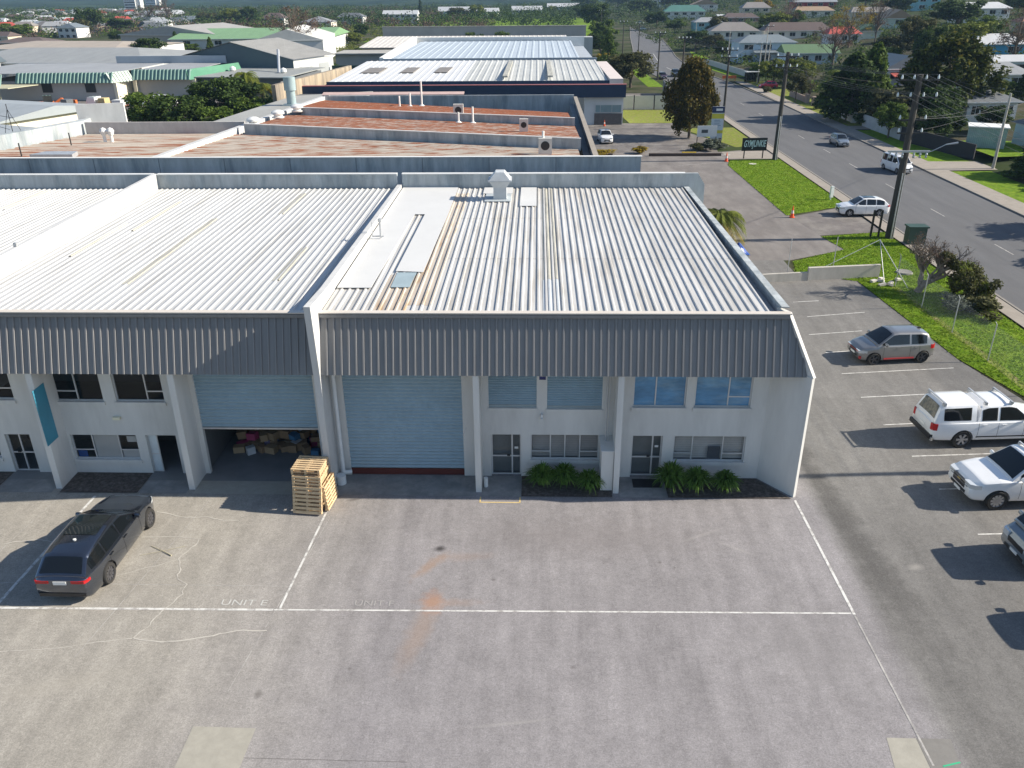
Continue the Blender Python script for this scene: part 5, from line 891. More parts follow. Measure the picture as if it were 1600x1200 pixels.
# houses: x, y, z, w, d, wall h, ridge, rot, axis, hip, wall colour, roof colour, windows, label
HC = dict(cream=(.68, .64, .56), white=(.60, .60, .58), pblue=(.45, .56, .64), teal=(.20, .40, .44), red=(.32, .04, .04), tan=(.55, .47, .37), blue=(.06, .30, .48), pgreen=(.50, .58, .50), lilac=(.50, .48, .56), brick=(.30, .17, .13))
RC = dict(brown=(.105, .075, .065), grey=(.25, .26, .27), dgrey=(.12, .13, .14), green=(.10, .17, .085), teal=(.07, .18, .15), pale=(.46, .47, .48), red=(.40, .07, .05), ochre=(.30, .21, .13), slate=(.16, .19, .21), taupe=(.22, .20, .185), orange=(.40, .16, .09))
HOUSES = [
 (67.5, 307, 1.3, 16, 10, 4.9, 2.6, -3, 'x', .9, 'cream', 'taupe', 4, 'two storey cream house with a taupe hipped roof above the street'),
 (63.5, 248, .8, 15.5, 9, 4.9, 1.8, 2, 'x', .8, 'pblue', 'slate', 3, 'pale blue two level house with a slate grey roof'),
 (69.5, 226, 1.4, 13, 8, 2.9, 1.9, 0, 'x', 0, 'pblue', 'green', 4, 'pale blue bungalow with a moss green gabled roof'),
 (91, 315, 3.0, 23, 9, 2.8, 2.6, 0, 'x', .6, 'cream', 'brown', 6, 'long cream bungalow with a dark brown roof'),
 (151, 498, 8.4, 23, 10, 4.0, 2.2, 0, 'x', 0, 'red', 'grey', 4, 'dark red house with a grey roof at the top of the slope'),
 (130, 428, 6.7, 18, 9, 2.9, 1.8, 0, 'x', .5, 'cream', 'ochre', 3, 'cream bungalow with a tan roof below the red house'),
 (86, 530, 2.9, 24, 10, 4.6, 3.4, -3, 'x', .9, 'white', 'teal', 5, 'white house with a teal green hipped roof beside the far street'),
 (112, 610, 5.3, 17, 10, 4.5, 3.6, 0, 'y', 0, 'white', 'ochre', 2, 'white gable house with brown roof at the top edge'),
 (118, 800, 5.8, 36, 12, 5.2, 3, 0, 'x', 0, 'white', 'dgrey', 6, 'long white two storey block at the top edge of the street'),
 (78, 412, 2.2, 13, 9, 3.4, 1.9, 0, 'x', .8, 'teal', 'grey', 2, 'teal glazed house with a pale grey roof behind the cream one'),
 (119, 496, 5.8, 15, 9, 4.0, 2.8, 0, 'x', .7, 'tan', 'taupe', 3, 'tan house with tall porch columns'),
 (100, 446, 4.0, 17, 9, 2.4, 2.0, 0, 'x', .6, 'brick', 'brown', 3, 'low brick house with a maroon brown roof'),
 (98, 470, 4.0, 9, 6, 2.6, .7, 0, 'x', 0, 'white', 'pale', 0, 'small white flat roofed garage among the hillside houses'),
 (127.5, 318, 6.4, 9, 16, 3.0, 2.8, -8, 'y', 0, 'pgreen', 'ochre', 1, 'pale green gabled house with an ochre roof'),
 (137, 372, 7.2, 18, 9, 3.0, 1.8, 0, 'x', .5, 'tan', 'taupe', 3, 'low taupe roofed house behind the ochre gable'),
 (94, 276, 3.4, 9.5, 7, 3.0, 2.0, 0, 'x', .5, 'white', 'red', 3, 'white cottage with a bright red roof in two parts'),
 (105, 286, 4.2, 7, 6, 2.6, 1.8, 0, 'y', 0, 'pgreen', 'green', 0, 'small green roofed shed behind the tall conifer'),
 (71.5, 173.5, 1.6, 8.5, 8, 3.2, 2.4, 8, 'y', 0, 'lilac', 'slate', 2, 'lilac house with slate gable and red verandah roof behind the street trees'),
 (152, 311, 8.5, 16.5, 9, 4.0, 1.9, 6, 'x', .5, 'white', 'pale', 4, 'white stilted house with a very pale roof at upper right'),
 (103.5, 202, 4.3, 12, 8, 3.2, 2.0, 5, 'x', .7, 'blue', 'pale', 2, 'bright blue house with a white roof at the right edge'),
 (82.5, 157, 2.5, 9, 8, 2.6, 1.8, 5, 'x', .6, 'white', 'grey', 2, 'white house with grey hip roof at the right edge behind the big tree'),
 (90, 172, 3.2, 10, 6, 2.9, 1.0, 5, 'x', 0, 'pblue', 'pale', 2, 'long pale roofed garage behind the grey hipped house'),
 (66, 127.5, 1.1, 7.5, 8, 2.9, 1.2, 5, 'x', .5, 'white', 'dgrey', 3, 'white bungalow with a dark roof above the shed at the right edge'),
 (63.8, 105, .9, 5, 6, 2.6, 1.2, 5, 'x', .4, 'pblue', 'dgrey', 1, 'small pale blue sleepout at the right edge'),
 (171, 402, 10.1, 10, 9, 5.2, 2, 0, 'x', 0, 'teal', 'pale', 2, 'two storey teal house half hidden by dark trees'),
 (141, 260, 7.6, 6, 6, 2.4, 1.6, 0, 'x', .8, 'tan', 'orange', 0, 'little house with an orange roof behind the round yellowish tree'),
 (150, 240, 8.0, 6, 6, 2.4, 1.6, 0, 'x', .8, 'tan', 'orange', 0, 'second orange roof glimpsed behind the bare tree at the right edge'),
 (-231, 434, 0, 11, 9, 4.6, 2.0, -14, 'y', .4, 'white', 'slate', 3, 'tall white house with slate roof standing alone at upper left'),
 (-126, 600, 0, 18, 10, 4.4, 2.4, -4, 'x', .8, 'white', 'dgrey', 4, 'white house with a dark hip roof at the end of the allotments'),
 (-93, 604, 0, 23, 10, 5.6, 2.4, 0, 'x', 0, 'white', 'pale', 6, 'long white house with a verandah and pale roof on the bank'),
 (-69, 744, 0, 27, 10, 4.4, 3.4, 0, 'x', 0, 'pblue', 'pale', 5, 'pale blue long house with a pale roof further back'),
 (-40, 700, 0, 18, 10, 4.8, 2.6, 0, 'x', 0, 'cream', 'pale', 4, 'cream house with a pale roof on the skyline bank'),
 (-9, 726, 0, 24, 10, 5.2, 3.0, 0, 'x', 0, 'white', 'pale', 5, 'white terrace on the green bank, left of the pair'),
 (24, 866, 0, 30, 10, 5.2, 3.0, 0, 'x', 0, 'white', 'pale', 5, 'white terrace on the green bank, right of the pair'),
 (-175, 588, 0, 15, 10, 4.2, 3.2, 0, 'x', .8, 'white', 'brown', 3, 'white house with a brown roof left of the bare tree'),
 (-127, 512, 0, 18, 10, 4.0, 3.0, -6, 'y', .6, 'cream', 'grey', 2, 'grey hip roofed house behind the white gabled shed'),
 (-247, 624, 0, 16, 9, 3.0, 2.2, 0, 'x', .5, 'white', 'slate', 3, 'low slate roofed house above the tan shed'),
 (-222, 500, 0, 8, 9, 2.6, 3.0, -10, 'y', 0, 'cream', 'dgrey', 1, 'small steep gabled house with a yellowish wall'),
 (-262, 560, 0, 16, 9, 3.0, 2.2, -10, 'x', .7, 'brick', 'brown', 3, 'brown roofed brick house right of the lone white house'),
 (-290, 470, 0, 20, 9, 2.6, 2.0, -10, 'x', .7, 'brick', 'brown', 3, 'low maroon roofed house at the left edge'),
 (-255, 400, 0, 30, 9, 2.4, 1.8, -8, 'x', .4, 'tan', 'brown', 3, 'long dark brown roof left of the tan roofed building'),
 (-190, 640, 0, 12, 9, 3.0, 2.4, 0, 'x', .8, 'white', 'orange', 2, 'house with a terracotta roof among the far trees'),
]
for (x, y, z, w_, d, h, r_, rot, ax, hip, wc, rc, nw, lab) in HOUSES:
    t = hipgable('house', lab, 'house', x-w_/2, x+w_/2, y, y+d, h, r_, WM('h_'+wc, HC[wc]), RM('h_'+rc, RC[rc]), ax, hip, .5, nw, 'houses of the suburb', R_(rot), z0=z)
    if 'red verandah' in lab: B().prism([(-3.6, -4.6, 2.4), (3.4, -4.6, 2.4), (3.4, -6.4, 1.9), (-3.6, -6.4, 1.9)], (0, 0, .12)).build('verandah_roof', RM('h_red', (0, 0, 0)), t)
    if 'pale blue two level' in lab: B().prism([(-4, -4.7, 2.9), (7.7, -4.7, 2.9), (7.7, -6.6, 2.3), (-4, -6.6, 2.3)], (0, 0, .12)).build('verandah_roof', RM('h_slate', (0, 0, 0)), t)
    if 'two storey cream' in lab: B().box(-7.5, -1, -5.6, -5.1, 0, 2.4).build('garage', WM('shade', (0, 0, 0)), t)
for x, y, w_, h, lab in ((-470, 1035, 13, 22, 'nearer white apartment tower below the hills'), (-612, 1420, 16, 26, 'farther white apartment tower below the hills')):
    o = thing('apartment_tower', lab, 'tower block', (x, y, 0), 0, 'apartment towers'); B().box(-w_/2, w_/2, -6, 6, 0, h).box(w_/2, w_/2+5, -4, 5, 0, h*.8).build('wall', WM('brightwhite', (0, 0, 0)), o)
    for i in range(7): B().box(-w_/2+.6, w_/2-.6, -6.1, -6.01, h*(.1+i*.125), h*(.1+i*.125)+1.2).build('window_band', DGL, o)
# distant hillside suburb: simple small houses
rr = random.Random(9); base = None; hg = []
for i in range(95):
    px_ = rr.random(); y = rr.uniform(470, 1000); x = -y*rr.uniform(.40, .68); w_ = rr.uniform(9, 16)
    wc = rr.choice(['white', 'white', 'cream', 'pblue', 'tan']); rc = rr.choice(['pale', 'pale', 'brown', 'grey', 'red', 'slate', 'taupe', 'dgrey', 'brown', 'pale', 'grey'])
    key = (wc, rc)
    if any(k[0] == key for k in hg): me_w, me_r = [k[1:] for k in hg if k[0] == key][0]; 
    else:
        a = B().box(-6, 6, -4, 4, 0, 3.4).build('wall', WM('h_'+wc, HC[wc]), None); r2 = B().add([(-6.5, -4.5, 3.41), (6.5, -4.5, 3.41), (6.5, 4.5, 3.41), (-6.5, 4.5, 3.41), (-4, 0, 5.6), (4, 0, 5.6)], [(0, 1, 5, 4), (2, 3, 4, 5), (1, 2, 5), (3, 0, 4)]).build('roof', RM('h_'+rc, RC[rc]), None)
        me_w, me_r = a.data, r2.data; hg.append((key, me_w, me_r)); bpy.data.objects.remove(a); bpy.data.objects.remove(r2)
    t = thing('house', f"far-off {dict(pblue='blue').get(wc, wc)} house, {dict(dgrey='charcoal').get(rc, rc)} roof, {'first second third fourth fifth sixth seventh eighth ninth tenth'.split()[min(9, int((-x/y-.40)/.028))]} strip from the right, {'nearest' if y < 560 else 'near' if y < 680 else 'middle' if y < 800 else 'far' if y < 900 else 'farthest'} rank", 'house', (x, y, 0), rr.uniform(-.6, .6), 'far-off houses below the hills')
    for nm, me in (('wall', me_w), ('roof', me_r)): q = bpy.data.objects.new(nm, me); C.objects.link(q); q.parent = t
# ---------------------------------------------------------------- trees and plants
def leaves(clumps, nper, size, seed, flat=.0, shell=.55, aspect=.6):
    "clumps: (x,y,z,rx,ry,rz). many small quads spread in each clump volume"
    rg = np.random.default_rng(seed); V = []; 
    for (x, y, z, a, b, c) in clumps:
        n = nper; d = rg.normal(size=(n, 3)); d /= np.linalg.norm(d, axis=1)[:, None]; r = shell+(1-shell)*rg.random(n)[:, None]*1.0; r = r*(0.75+.35*rg.random((n, 1)))
        p = d*r*np.array([a, b, c])+np.array([x, y, z]); s = size*(0.6+.8*rg.random((n, 1)))
        nrm = d*.6+rg.normal(size=(n, 3))*.6+np.array([0, 0, .35]); nrm /= np.linalg.norm(nrm, axis=1)[:, None]
        t = np.cross(nrm, rg.normal(size=(n, 3))); t /= np.linalg.norm(t, axis=1)[:, None]; u = np.cross(nrm, t)
        q = np.stack([p-t*s-u*s*aspect*.4, p+t*s*.2-u*s*aspect, p+t*s+u*s*aspect*.3, p-t*s*.1+u*s*aspect], axis=1); V.append(q.reshape(-1, 3))
    return np.concatenate(V)
def leafmesh(name, V, m, parent):
    n = len(V)//4; me = bpy.data.meshes.new(name); me.vertices.add(len(V)); me.vertices.foreach_set('co', V.astype(np.float32).ravel()); me.loops.add(len(V)); me.loops.foreach_set('vertex_index', np.arange(len(V), dtype=np.int32))
    me.polygons.add(n); me.polygons.foreach_set('loop_start', np.arange(0, len(V), 4, dtype=np.int32)); me.polygons.foreach_set('loop_total', np.full(n, 4, dtype=np.int32)); me.update(calc_edges=True); me.materials.append(m)
    o = bpy.data.objects.new(name, me); C.objects.link(o); o.parent = parent; return o
LM = dict(dark=leafmat('leaf_dark_green', (.016, .034, .010), (.060, .098, .020), (.11, .155, .035)), mid=leafmat('leaf_mid_green', (.03, .06, .012), (.11, .165, .025), (.19, .25, .05)), yel=leafmat('leaf_yellow_green', (.05, .075, .012), (.17, .20, .03), (.30, .29, .06)),
    rust=leafmat('leaf_rusty_cypress', (.022, .030, .008), (.115, .085, .014), (.24, .15, .03)), oliv=leafmat('leaf_olive', (.03, .035, .015), (.11, .11, .04), (.18, .17, .07)), brown=leafmat('leaf_bare_brown', (.06, .04, .028), (.15, .10, .07), (.20, .15, .11)), grey=leafmat('leaf_grey_green', (.05, .06, .045), (.13, .15, .11), (.22, .24, .18)), rusg=leafmat('leaf_rusty_green', (.020, .035, .008), (.085, .10, .016), (.21, .16, .03)), gold=leafmat('leaf_golden', (.12, .09, .01), (.35, .25, .02), (.5, .38, .05)))
TREE_LIB = {}
def tree_proto(kind, mat, seed, n=None, leaf=None):
    "unit tree: height 1, crown radius about .5 (scaled on placing)"
    key = (kind, mat, seed)
    if key in TREE_LIB: return TREE_LIB[key]
    rg = random.Random(seed); cl = []
    if kind == 'round':
        for i in range(n or 34):
            a = rg.uniform(0, 6.283); t = rg.uniform(.0, 1); z = .36+.54*t; R = .48*math.sqrt(max(.06, 1-((z-.58)/.44)**2))*rg.uniform(.35, .92); s = rg.uniform(.11, .19); cl.append((R*math.cos(a), R*math.sin(a), z, s, s, s*.75))
        cl += [(0, 0, .6, .28, .28, .24)]
    elif kind == 'cone':
        for i in range(n or 44):
            t = (i+.5)/44; z = .10+.86*t; a = i*2.4+rg.uniform(-.3, .3); R = .46*(1-t)**.75*rg.uniform(.5, .95); s = .15*(1-t*.6)*rg.uniform(.7, 1.1); cl.append((R*math.cos(a), R*math.sin(a), z, s*1.2, s*1.2, s*.8))
        cl += [(0, 0, .4, .22, .22, .3), (0, 0, .7, .12, .12, .2)]
    elif kind == 'cypress':
        for i in range(n or 60):
            t = (i+.5)/60; z = .18+.78*t; a = i*2.4+rg.uniform(-.4, .4); R = (.50*math.sin(math.pi*min(1, (t*.80+.16)))**.8)*rg.uniform(.55, .95); s = rg.uniform(.09, .16); cl.append((R*math.cos(a), R*math.sin(a), z, s, s, s*1.15))
        cl += [(0, 0, .5, .3, .3, .28)]
    elif kind == 'shrub':
        for i in range(n or 16):
            a = rg.uniform(0, 6.283); z = rg.uniform(.25, .8); R = .42*rg.uniform(.1, 1); s = rg.uniform(.18, .3); cl.append((R*math.cos(a), R*math.sin(a), z*(1-.3*R), s, s, s*.8))
    elif kind == 'bare':
        for i in range(n or 30):
            a = rg.uniform(0, 6.283); z = rg.uniform(.42, .97); R = .5*math.sqrt(max(.05, 1-((z-.6)/.42)**2))*rg.uniform(.3, 1); cl.append((R*math.cos(a), R*math.sin(a), z, .13, .13, .10))
    npl = {'round': 190, 'cone': 170, 'cypress': 190, 'shrub': 150, 'bare': 60}[kind]; sz = leaf or {'round': .027, 'cone': .027, 'cypress': .023, 'shrub': .05, 'bare': .012}[kind]
    V = leaves(cl, npl, sz, seed, shell=.35 if kind != 'bare' else .1); me = leafmesh('crown', V, LM[mat], None); b = B()
    top = .55 if kind in ('round', 'shrub') else .9
    b.path([(0, 0, -.02), (.01, .0, .2), (-.01, .01, .4), (.005, 0, top)], [.030, .023, .017, .006], 7)
    for i in range({'bare': 26, 'shrub': 6}.get(kind, 10)):
        z0 = rg.uniform(.16, .55); c = cl[rg.randrange(len(cl))]; p1 = Vector((c[0]*.5, c[1]*.5, (z0+c[2])/2+.02)); b.path([(0, 0, z0), p1, (c[0]*.95, c[1]*.95, c[2])], [.012, .007, .002], 4)
        if kind == 'bare':
            for k in range(5): q = Vector((c[0], c[1], c[2]))+Vector((rg.uniform(-.12, .12), rg.uniform(-.12, .12), rg.uniform(-.06, .12))); b.path([p1.lerp(Vector(c[:3]), rg.uniform(.2, .9)), q], [.004, .001], 3)
    tr = b.build('trunk', BARK, None); TREE_LIB[key] = (me.data, tr.data); bpy.data.objects.remove(me); bpy.data.objects.remove(tr); return TREE_LIB[key]
def tree(lab, x, y, h, w_, kind='round', mat='mid', seed=1, name='tree', cat='tree', group=None, z=None, dark=None):
    cm, tm = tree_proto(kind, mat, seed); t = thing(name, lab, cat, (x, y, TH(x) if z is None else z), (x*13.7+y*7.1) % 6.28, group)
    for nm, me in (('crown', cm), ('trunk', tm)):
        q = bpy.data.objects.new(nm, me); C.objects.link(q); q.parent = t; q.scale = (w_/1.0, w_/1.0, h)
    return t
G1 = 'trees of the suburb'
T = [
 ('rust tipped cypress with a leaning dark trunk beside the white sign', 21.6, 121.6, 10.3, 7.4, 'cypress', 'rust', 1),
 ('broad olive tree overhanging the dark fence beyond the cypress', 20.1, 189.1, 7.4, 11.5, 'round', 'oliv', 2), ('dark tree at the corner of the blue roofed warehouse', 15.3, 199.0, 6, 8, 'round', 'dark', 3), ('golden flowering shrub beside the blue roofed warehouse', 16.9, 228, 4.6, 4.4, 'round', 'gold', 4),
 ('pointed evergreen at the foot of the row left of the far street', 21.1, 265, 8.5, 7, 'cone', 'mid', 9), ('bushy dark tree behind the block tower', 20.0, 284, 7.0, 10.5, 'round', 'dark', 3), ('first green tree of the row left of the far street', 24.4, 337, 9.7, 12, 'round', 'mid', 7), ('tallest dark tree of the row left of the far street', 29, 455, 13.8, 16, 'round', 'dark', 6), ('farthest green tree of the row left of the far street', 46, 854, 14.2, 33, 'round', 'mid', 5),
 ('dark tree over the far end of the street', 82.7, 943, 13.8, 29, 'round', 'dark', 14), ('olive tree over the far end of the street', 110, 712, 11.8, 33, 'round', 'oliv', 2), ('green tree where the street disappears', 105, 885, 12.9, 34, 'round', 'mid', 5), ('wide dark tree at the top of the far street', 76, 670, 11, 26, 'round', 'dark', 6),
 ('very large dark conifer behind the street fence, left of the pair', 49.6, 138.5, 10.2, 14.5, 'cone', 'dark', 8), ('taller green conifer joined to the right of the very large one', 54.4, 143, 11.2, 9.5, 'cone', 'mid', 9), ('big rusty green tree rising beside the white bungalow', 62.0, 133, 11.8, 14, 'cypress', 'rusg', 10), ('low round olive tree under the tall pole on the street verge', 52.6, 128, 5.8, 9.4, 'round', 'oliv', 11), ('dark bushy tree below the rusty green one', 57.0, 125, 6.2, 8.6, 'round', 'dark', 12),
 ('round yellowish tree on the slope at upper right', 100.5, 210.5, 8.6, 13.6, 'round', 'yel', 13), ('dark spreading tree above the yellowish one', 131.4, 284.5, 9.5, 18, 'round', 'dark', 14), ('grey brown tree left of the yellowish one', 89.9, 214.3, 9.8, 10.5, 'round', 'oliv', 15), ('deep green tree between the grey brown and yellowish ones', 84.5, 193.9, 9.3, 7.4, 'round', 'dark', 6), ('dark tree tucked right of the yellowish one', 104.5, 209.2, 7.1, 6, 'round', 'dark', 21), ('olive tree on the slope left of the grey brown one', 83.9, 212.2, 6.5, 9.5, 'round', 'oliv', 11),
 ('yellow green tree before the pale blue house', 51.0, 190.4, 5.8, 7.2, 'round', 'yel', 16), ('green tree beside the bus shelter', 50.0, 199, 4.6, 6.4, 'round', 'mid', 3), ('yellowish tree among the palms behind the street', 55.3, 187.3, 4.8, 7, 'round', 'yel', 17), ('bright green tree in the garden of the moss roofed bungalow', 58, 196, 5, 7, 'round', 'yel', 18), ('small olive tree on the verge beyond the red car', 47.9, 162.1, 5.2, 4.4, 'round', 'oliv', 11),
 ('small dark tree before the white bungalow at the right edge', 63.0, 120.6, 3.6, 5.2, 'round', 'dark', 14), ('green mound of foliage above the white bungalow', 75.6, 143.8, 3.4, 7, 'round', 'mid', 5), ('narrow dark conifer at the right edge above the bungalow', 78.1, 141.8, 5, 4, 'cone', 'dark', 9),
 ('slim dark cypress beside the stilted white house', 137, 296, 5, 2.6, 'cypress', 'dark', 19), ('wide green tree right of the taupe hipped house', 89.3, 341, 8.1, 12, 'round', 'yel', 18), ('dark green bush tree behind the taupe roof', 82.9, 330.8, 4.8, 8, 'round', 'dark', 12), ('olive tree between the teal roof and the street', 70.7, 354.3, 8.4, 9.7, 'round', 'oliv', 2), ('autumn coloured tree near the white gable house', 125.9, 511.7, 7.5, 12, 'round', 'gold', 4), ('dark tree left of the teal roofed house', 62, 470.7, 8.6, 12.9, 'round', 'dark', 21), ('dark hedge tree beside the grass verge of the far street', 54, 305.8, 6.4, 10.9, 'round', 'dark', 12), ('shrubby green tree before the teal roofed house', 64, 420, 6, 11, 'round', 'mid', 7), ('dark shrubby tree before the two storey cream house', 56, 268, 5, 7, 'round', 'dark', 12), ('low olive tree left of the two storey cream house', 57.5, 292, 5.5, 8, 'round', 'oliv', 2),
 ('dark tree in the upper right corner', 172, 328.5, 6, 10, 'round', 'dark', 6), ('leafy tree above the ochre gabled house', 150.3, 382.6, 7.6, 14.8, 'round', 'dark', 8), ('green tree above the brown long roof', 104, 372, 7, 12, 'round', 'mid', 7), ('leafy tree right of the dark red house', 168, 470, 9, 16, 'round', 'mid', 7), ('dark tree behind the teal two storey house', 185, 430, 9, 16, 'round', 'dark', 14), ('dark bush tree between the tan house and the long block', 122.8, 672.5, 6, 16, 'round', 'mid', 7), ('dark tree below the ochre gabled house', 112, 268, 6.5, 11, 'round', 'dark', 12), ('green tree left of the stilted white house', 128, 262, 5.5, 9, 'round', 'mid', 16), ('dark tree above the lilac house', 76, 196, 5.5, 9, 'round', 'dark', 3), ('olive tree between the lilac house and the rusty tree', 68, 158, 6.5, 7, 'round', 'oliv', 2),
 ('bushy green tree at the left end of the hedge behind the rusty roof', -57, 125, 6.3, 9.5, 'round', 'mid', 20), ('dark spreading conifer like tree in the middle of the hedge', -48, 131, 8, 11, 'round', 'dark', 21), ('light green tree at the right of the hedge behind the rusty roof', -41.7, 126, 5.6, 8, 'round', 'mid', 22), ('low yellow green bush tree behind the workshop return wall', -62, 119, 3.6, 7, 'round', 'yel', 18), ('dark tree filling the front of the hedge', -51, 121, 6.2, 9.5, 'round', 'dark', 3), ('leafy tree against the tan wall', -44, 117, 5.2, 7, 'round', 'mid', 5),
 ('large dark tree standing over the suburb at upper left', -246.3, 485.2, 13, 16, 'round', 'dark', 21), ('bright green trees left of the lone white house', -250.3, 420, 7.4, 18.6, 'round', 'mid', 7), ('olive tree behind the lone white house', -231.8, 449, 8.3, 11, 'round', 'oliv', 15), ('dark tree right of the lone white house', -235.6, 499.2, 7.5, 16, 'round', 'dark', 8), ('small dark tree behind the tan roof', -186.6, 390.3, 4.8, 8, 'round', 'dark', 12),
 ('round dark tree beside the tan clad shed', -120.4, 271.7, 7.3, 10, 'round', 'dark', 12), ('pointed conifer before the green roofed shed', -128.5, 312, 7.4, 4.6, 'cone', 'dark', 19), ('low bush tree next to the pointed conifer', -120, 300, 4, 9, 'round', 'mid', 16), ('small conifer against the wall of the green roofed shed', -112, 300, 6, 4, 'cone', 'mid', 9),
 ('yellow green palmlike tree mass above the tan shed', -195.7, 564.6, 10.8, 18, 'round', 'yel', 17), ('dark upright tree above the green roofed shed', -181.6, 561.7, 12.2, 11, 'round', 'dark', 21), ('olive tree above the tan shed', -219.9, 591.1, 8.1, 19, 'round', 'oliv', 15),
 ('green tree on the allotment bank', -79, 396.6, 6.6, 8, 'round', 'dark', 5), ('yellowish bushy tree on the allotment bank', -76, 349, 5.3, 14, 'round', 'yel', 18), ('dark bushy tree at the end of the low sheds', -52.4, 252, 5.2, 8, 'round', 'dark', 14), ('bright shrub tree behind the slatted fence', -55, 222, 3.6, 8, 'round', 'mid', 13), ('left of three little trees above the low sheds', -26.5, 346, 5.2, 5, 'round', 'mid', 16), ('middle of three little trees above the low sheds', -22.3, 346, 4.6, 4.2, 'round', 'dark', 14), ('right of three little trees above the low sheds', -14, 346, 5.4, 6, 'round', 'mid', 22), ('dark tree at the street end of the low sheds', 13, 275, 5, 8, 'round', 'dark', 3),
 ('dark narrow pine on the bank above the panel wall', -106, 810, 15, 5.4, 'cone', 'dark', 19), ('yellow green tree beside the cream house on the bank', -44.6, 653, 10.6, 13, 'round', 'yel', 18), ('olive tree above the grass bank', -58.9, 656.7, 8.9, 18, 'round', 'oliv', 2), ('yellowish tree between the white terraces', 11.4, 755, 8.6, 8.3, 'round', 'yel', 13), ('small yellow tree on the grass bank', -31.4, 622.4, 5.9, 6, 'round', 'yel', 16), ('dark tree right of the terraces', 31, 600, 11, 17, 'round', 'dark', 8),
 ('tree outside the right edge shading the street', 54, 61.5, 9, 10, 'round', 'mid', 22), ('tree outside the right edge by the footpath', 52, 71, 7, 8, 'round', 'dark', 3), ('dark hedge tree by the driveway on the right', 56.5, 93.5, 4, 7, 'round', 'dark', 12), ('dense garden tree at the right edge below the drive', 61.5, 88, 5, 9, 'round', 'dark', 14), ('small verge tree beside the dark fence', 49.4, 121, 5.0, 5, 'round', 'mid', 16), ('dark clump inside the dark fence', 53.8, 116, 4.6, 6.5, 'round', 'dark', 21), ('verge tree with a bare lower trunk across the street', 49.2, 143, 5.4, 4.6, 'round', 'oliv', 11), ('round garden tree behind the white low wall', 55.5, 160, 4, 6.5, 'round', 'dark', 12),
]
for (lab, x, y, h, w_, k, mt, sd_) in T: tree(lab, x, y, h, w_, k, mt, sd_, group=G1)
for i, (lab, x, y, h, w_, mt, sd_) in enumerate((('large bare brown tree between the slate warehouse and the white gabled shed', -74, 266, 15.5, 19, 'brown', 30), ('bare grey brown tree below the apartment towers', -262.5, 599.7, 13.1, 21.5, 'brown', 31), ('second bare tree right of the apartment towers', -248, 596, 16.2, 14.2, 'brown', 30), ('tall pale bare tree left of the dark red house', 95, 345, 13.2, 13.5, 'brown', 32), ('bare branching tree over the red roofed cottage', 72, 217.5, 11.2, 10.4, 'brown', 33),
        ('second bare tree right of the red roofed cottage', 98.8, 264, 12.4, 8.3, 'brown', 31), ('wide bare tree at the right edge before the bright blue house', 98.6, 185.8, 11.4, 12, 'brown', 32), ('golden leafed tree between the bare ones above the red roof', 90.7, 262, 11.5, 12.4, 'gold', 34), ('half bare golden tree further up the slope', 118.8, 329.6, 6.6, 10.3, 'gold', 34), ('thin bare tree right of the stilted white house', 117.3, 220.3, 5.2, 5.2, 'brown', 31), ('bare brown tree on the bank before the pale blue long house', -78.2, 661, 7.6, 15.6, 'brown', 33), ('spindly bare tree beside the verge shrub', 50.2, 161.8, 5.8, 4.6, 'oliv', 32))):
    tree(lab, x, y, h, w_, 'bare', mt, sd_, group='bare winter trees')
# a gnarled half bare tree on the berm beside the fence
rg = random.Random(77); t = thing('tree', 'gnarled half bare tree leaning over the wire fence by the car park', 'tree', (26.4, 55.0, 0)); b = B(); tips = []
def branch(p, d, L_, r, lev, up=.15):
    n = 3; pts = [p]; rs = [r]
    for k in range(n): d = (d+Vector((rg.uniform(-.35, .35), rg.uniform(-.35, .35), rg.uniform(-.15, .3)))).normalized(); p = p+d*L_/n; pts.append(p); rs.append(r*(1-.45*(k+1)/n))
    b.path(pts, rs, 7 if lev < 2 else 3)
    if lev >= 5: tips.append(p); return
    for k in range(3 if lev < 3 else 4): nd = (d+Vector((rg.uniform(-.95, .95), rg.uniform(-.95, .95), rg.uniform(-.35, .55)))).normalized(); branch(pts[-1-(k % 2)], nd, L_*rg.uniform(.62, .8), r*.58, lev+1)
branch(Vector((0, 0, 0)), Vector((.25, .1, .95)).normalized(), 1.25, .27, 0); branch(Vector((.1, 0, .5)), Vector((-.35, .3, .8)).normalized(), 1.1, .15, 1); branch(Vector((.2, 0, .7)), Vector((.9, -.1, .45)).normalized(), 1.5, .18, 1); branch(Vector((.1, 0, .8)), Vector((.3, .6, .7)).normalized(), 1.2, .15, 1)
b.build('trunk', M_('pale_bark', (.20, .17, .14), .9, var=.3, scale=3), t, fixn=False)
leafmesh('dry_twigs', leaves([(p.x, p.y, p.z, .3, .3, .25) for p in tips[::3]], 16, .035, 9, shell=.1), LM['brown'], t)
cl = [(p.x, p.y, p.z, .26, .26, .2) for p in tips if p.x > 1.2][:120]
leafmesh('crown', leaves(cl, 60, .08, 4, shell=.3), LM['oliv'], t)
gb = [(rg.uniform(1.7, 3.9), rg.uniform(-2.9, -.2), rg.uniform(.35, 2.5), .5, .5, .42) for _ in range(34)]
leafmesh('crown', leaves(gb, 260, .075, 5, shell=.35), LM['oliv'], t); leafmesh('crown', leaves([(q[0], q[1], q[2]+.15, .45, .45, .4) for q in gb[::2]], 110, .07, 6, shell=.7), LM['yel'], t)
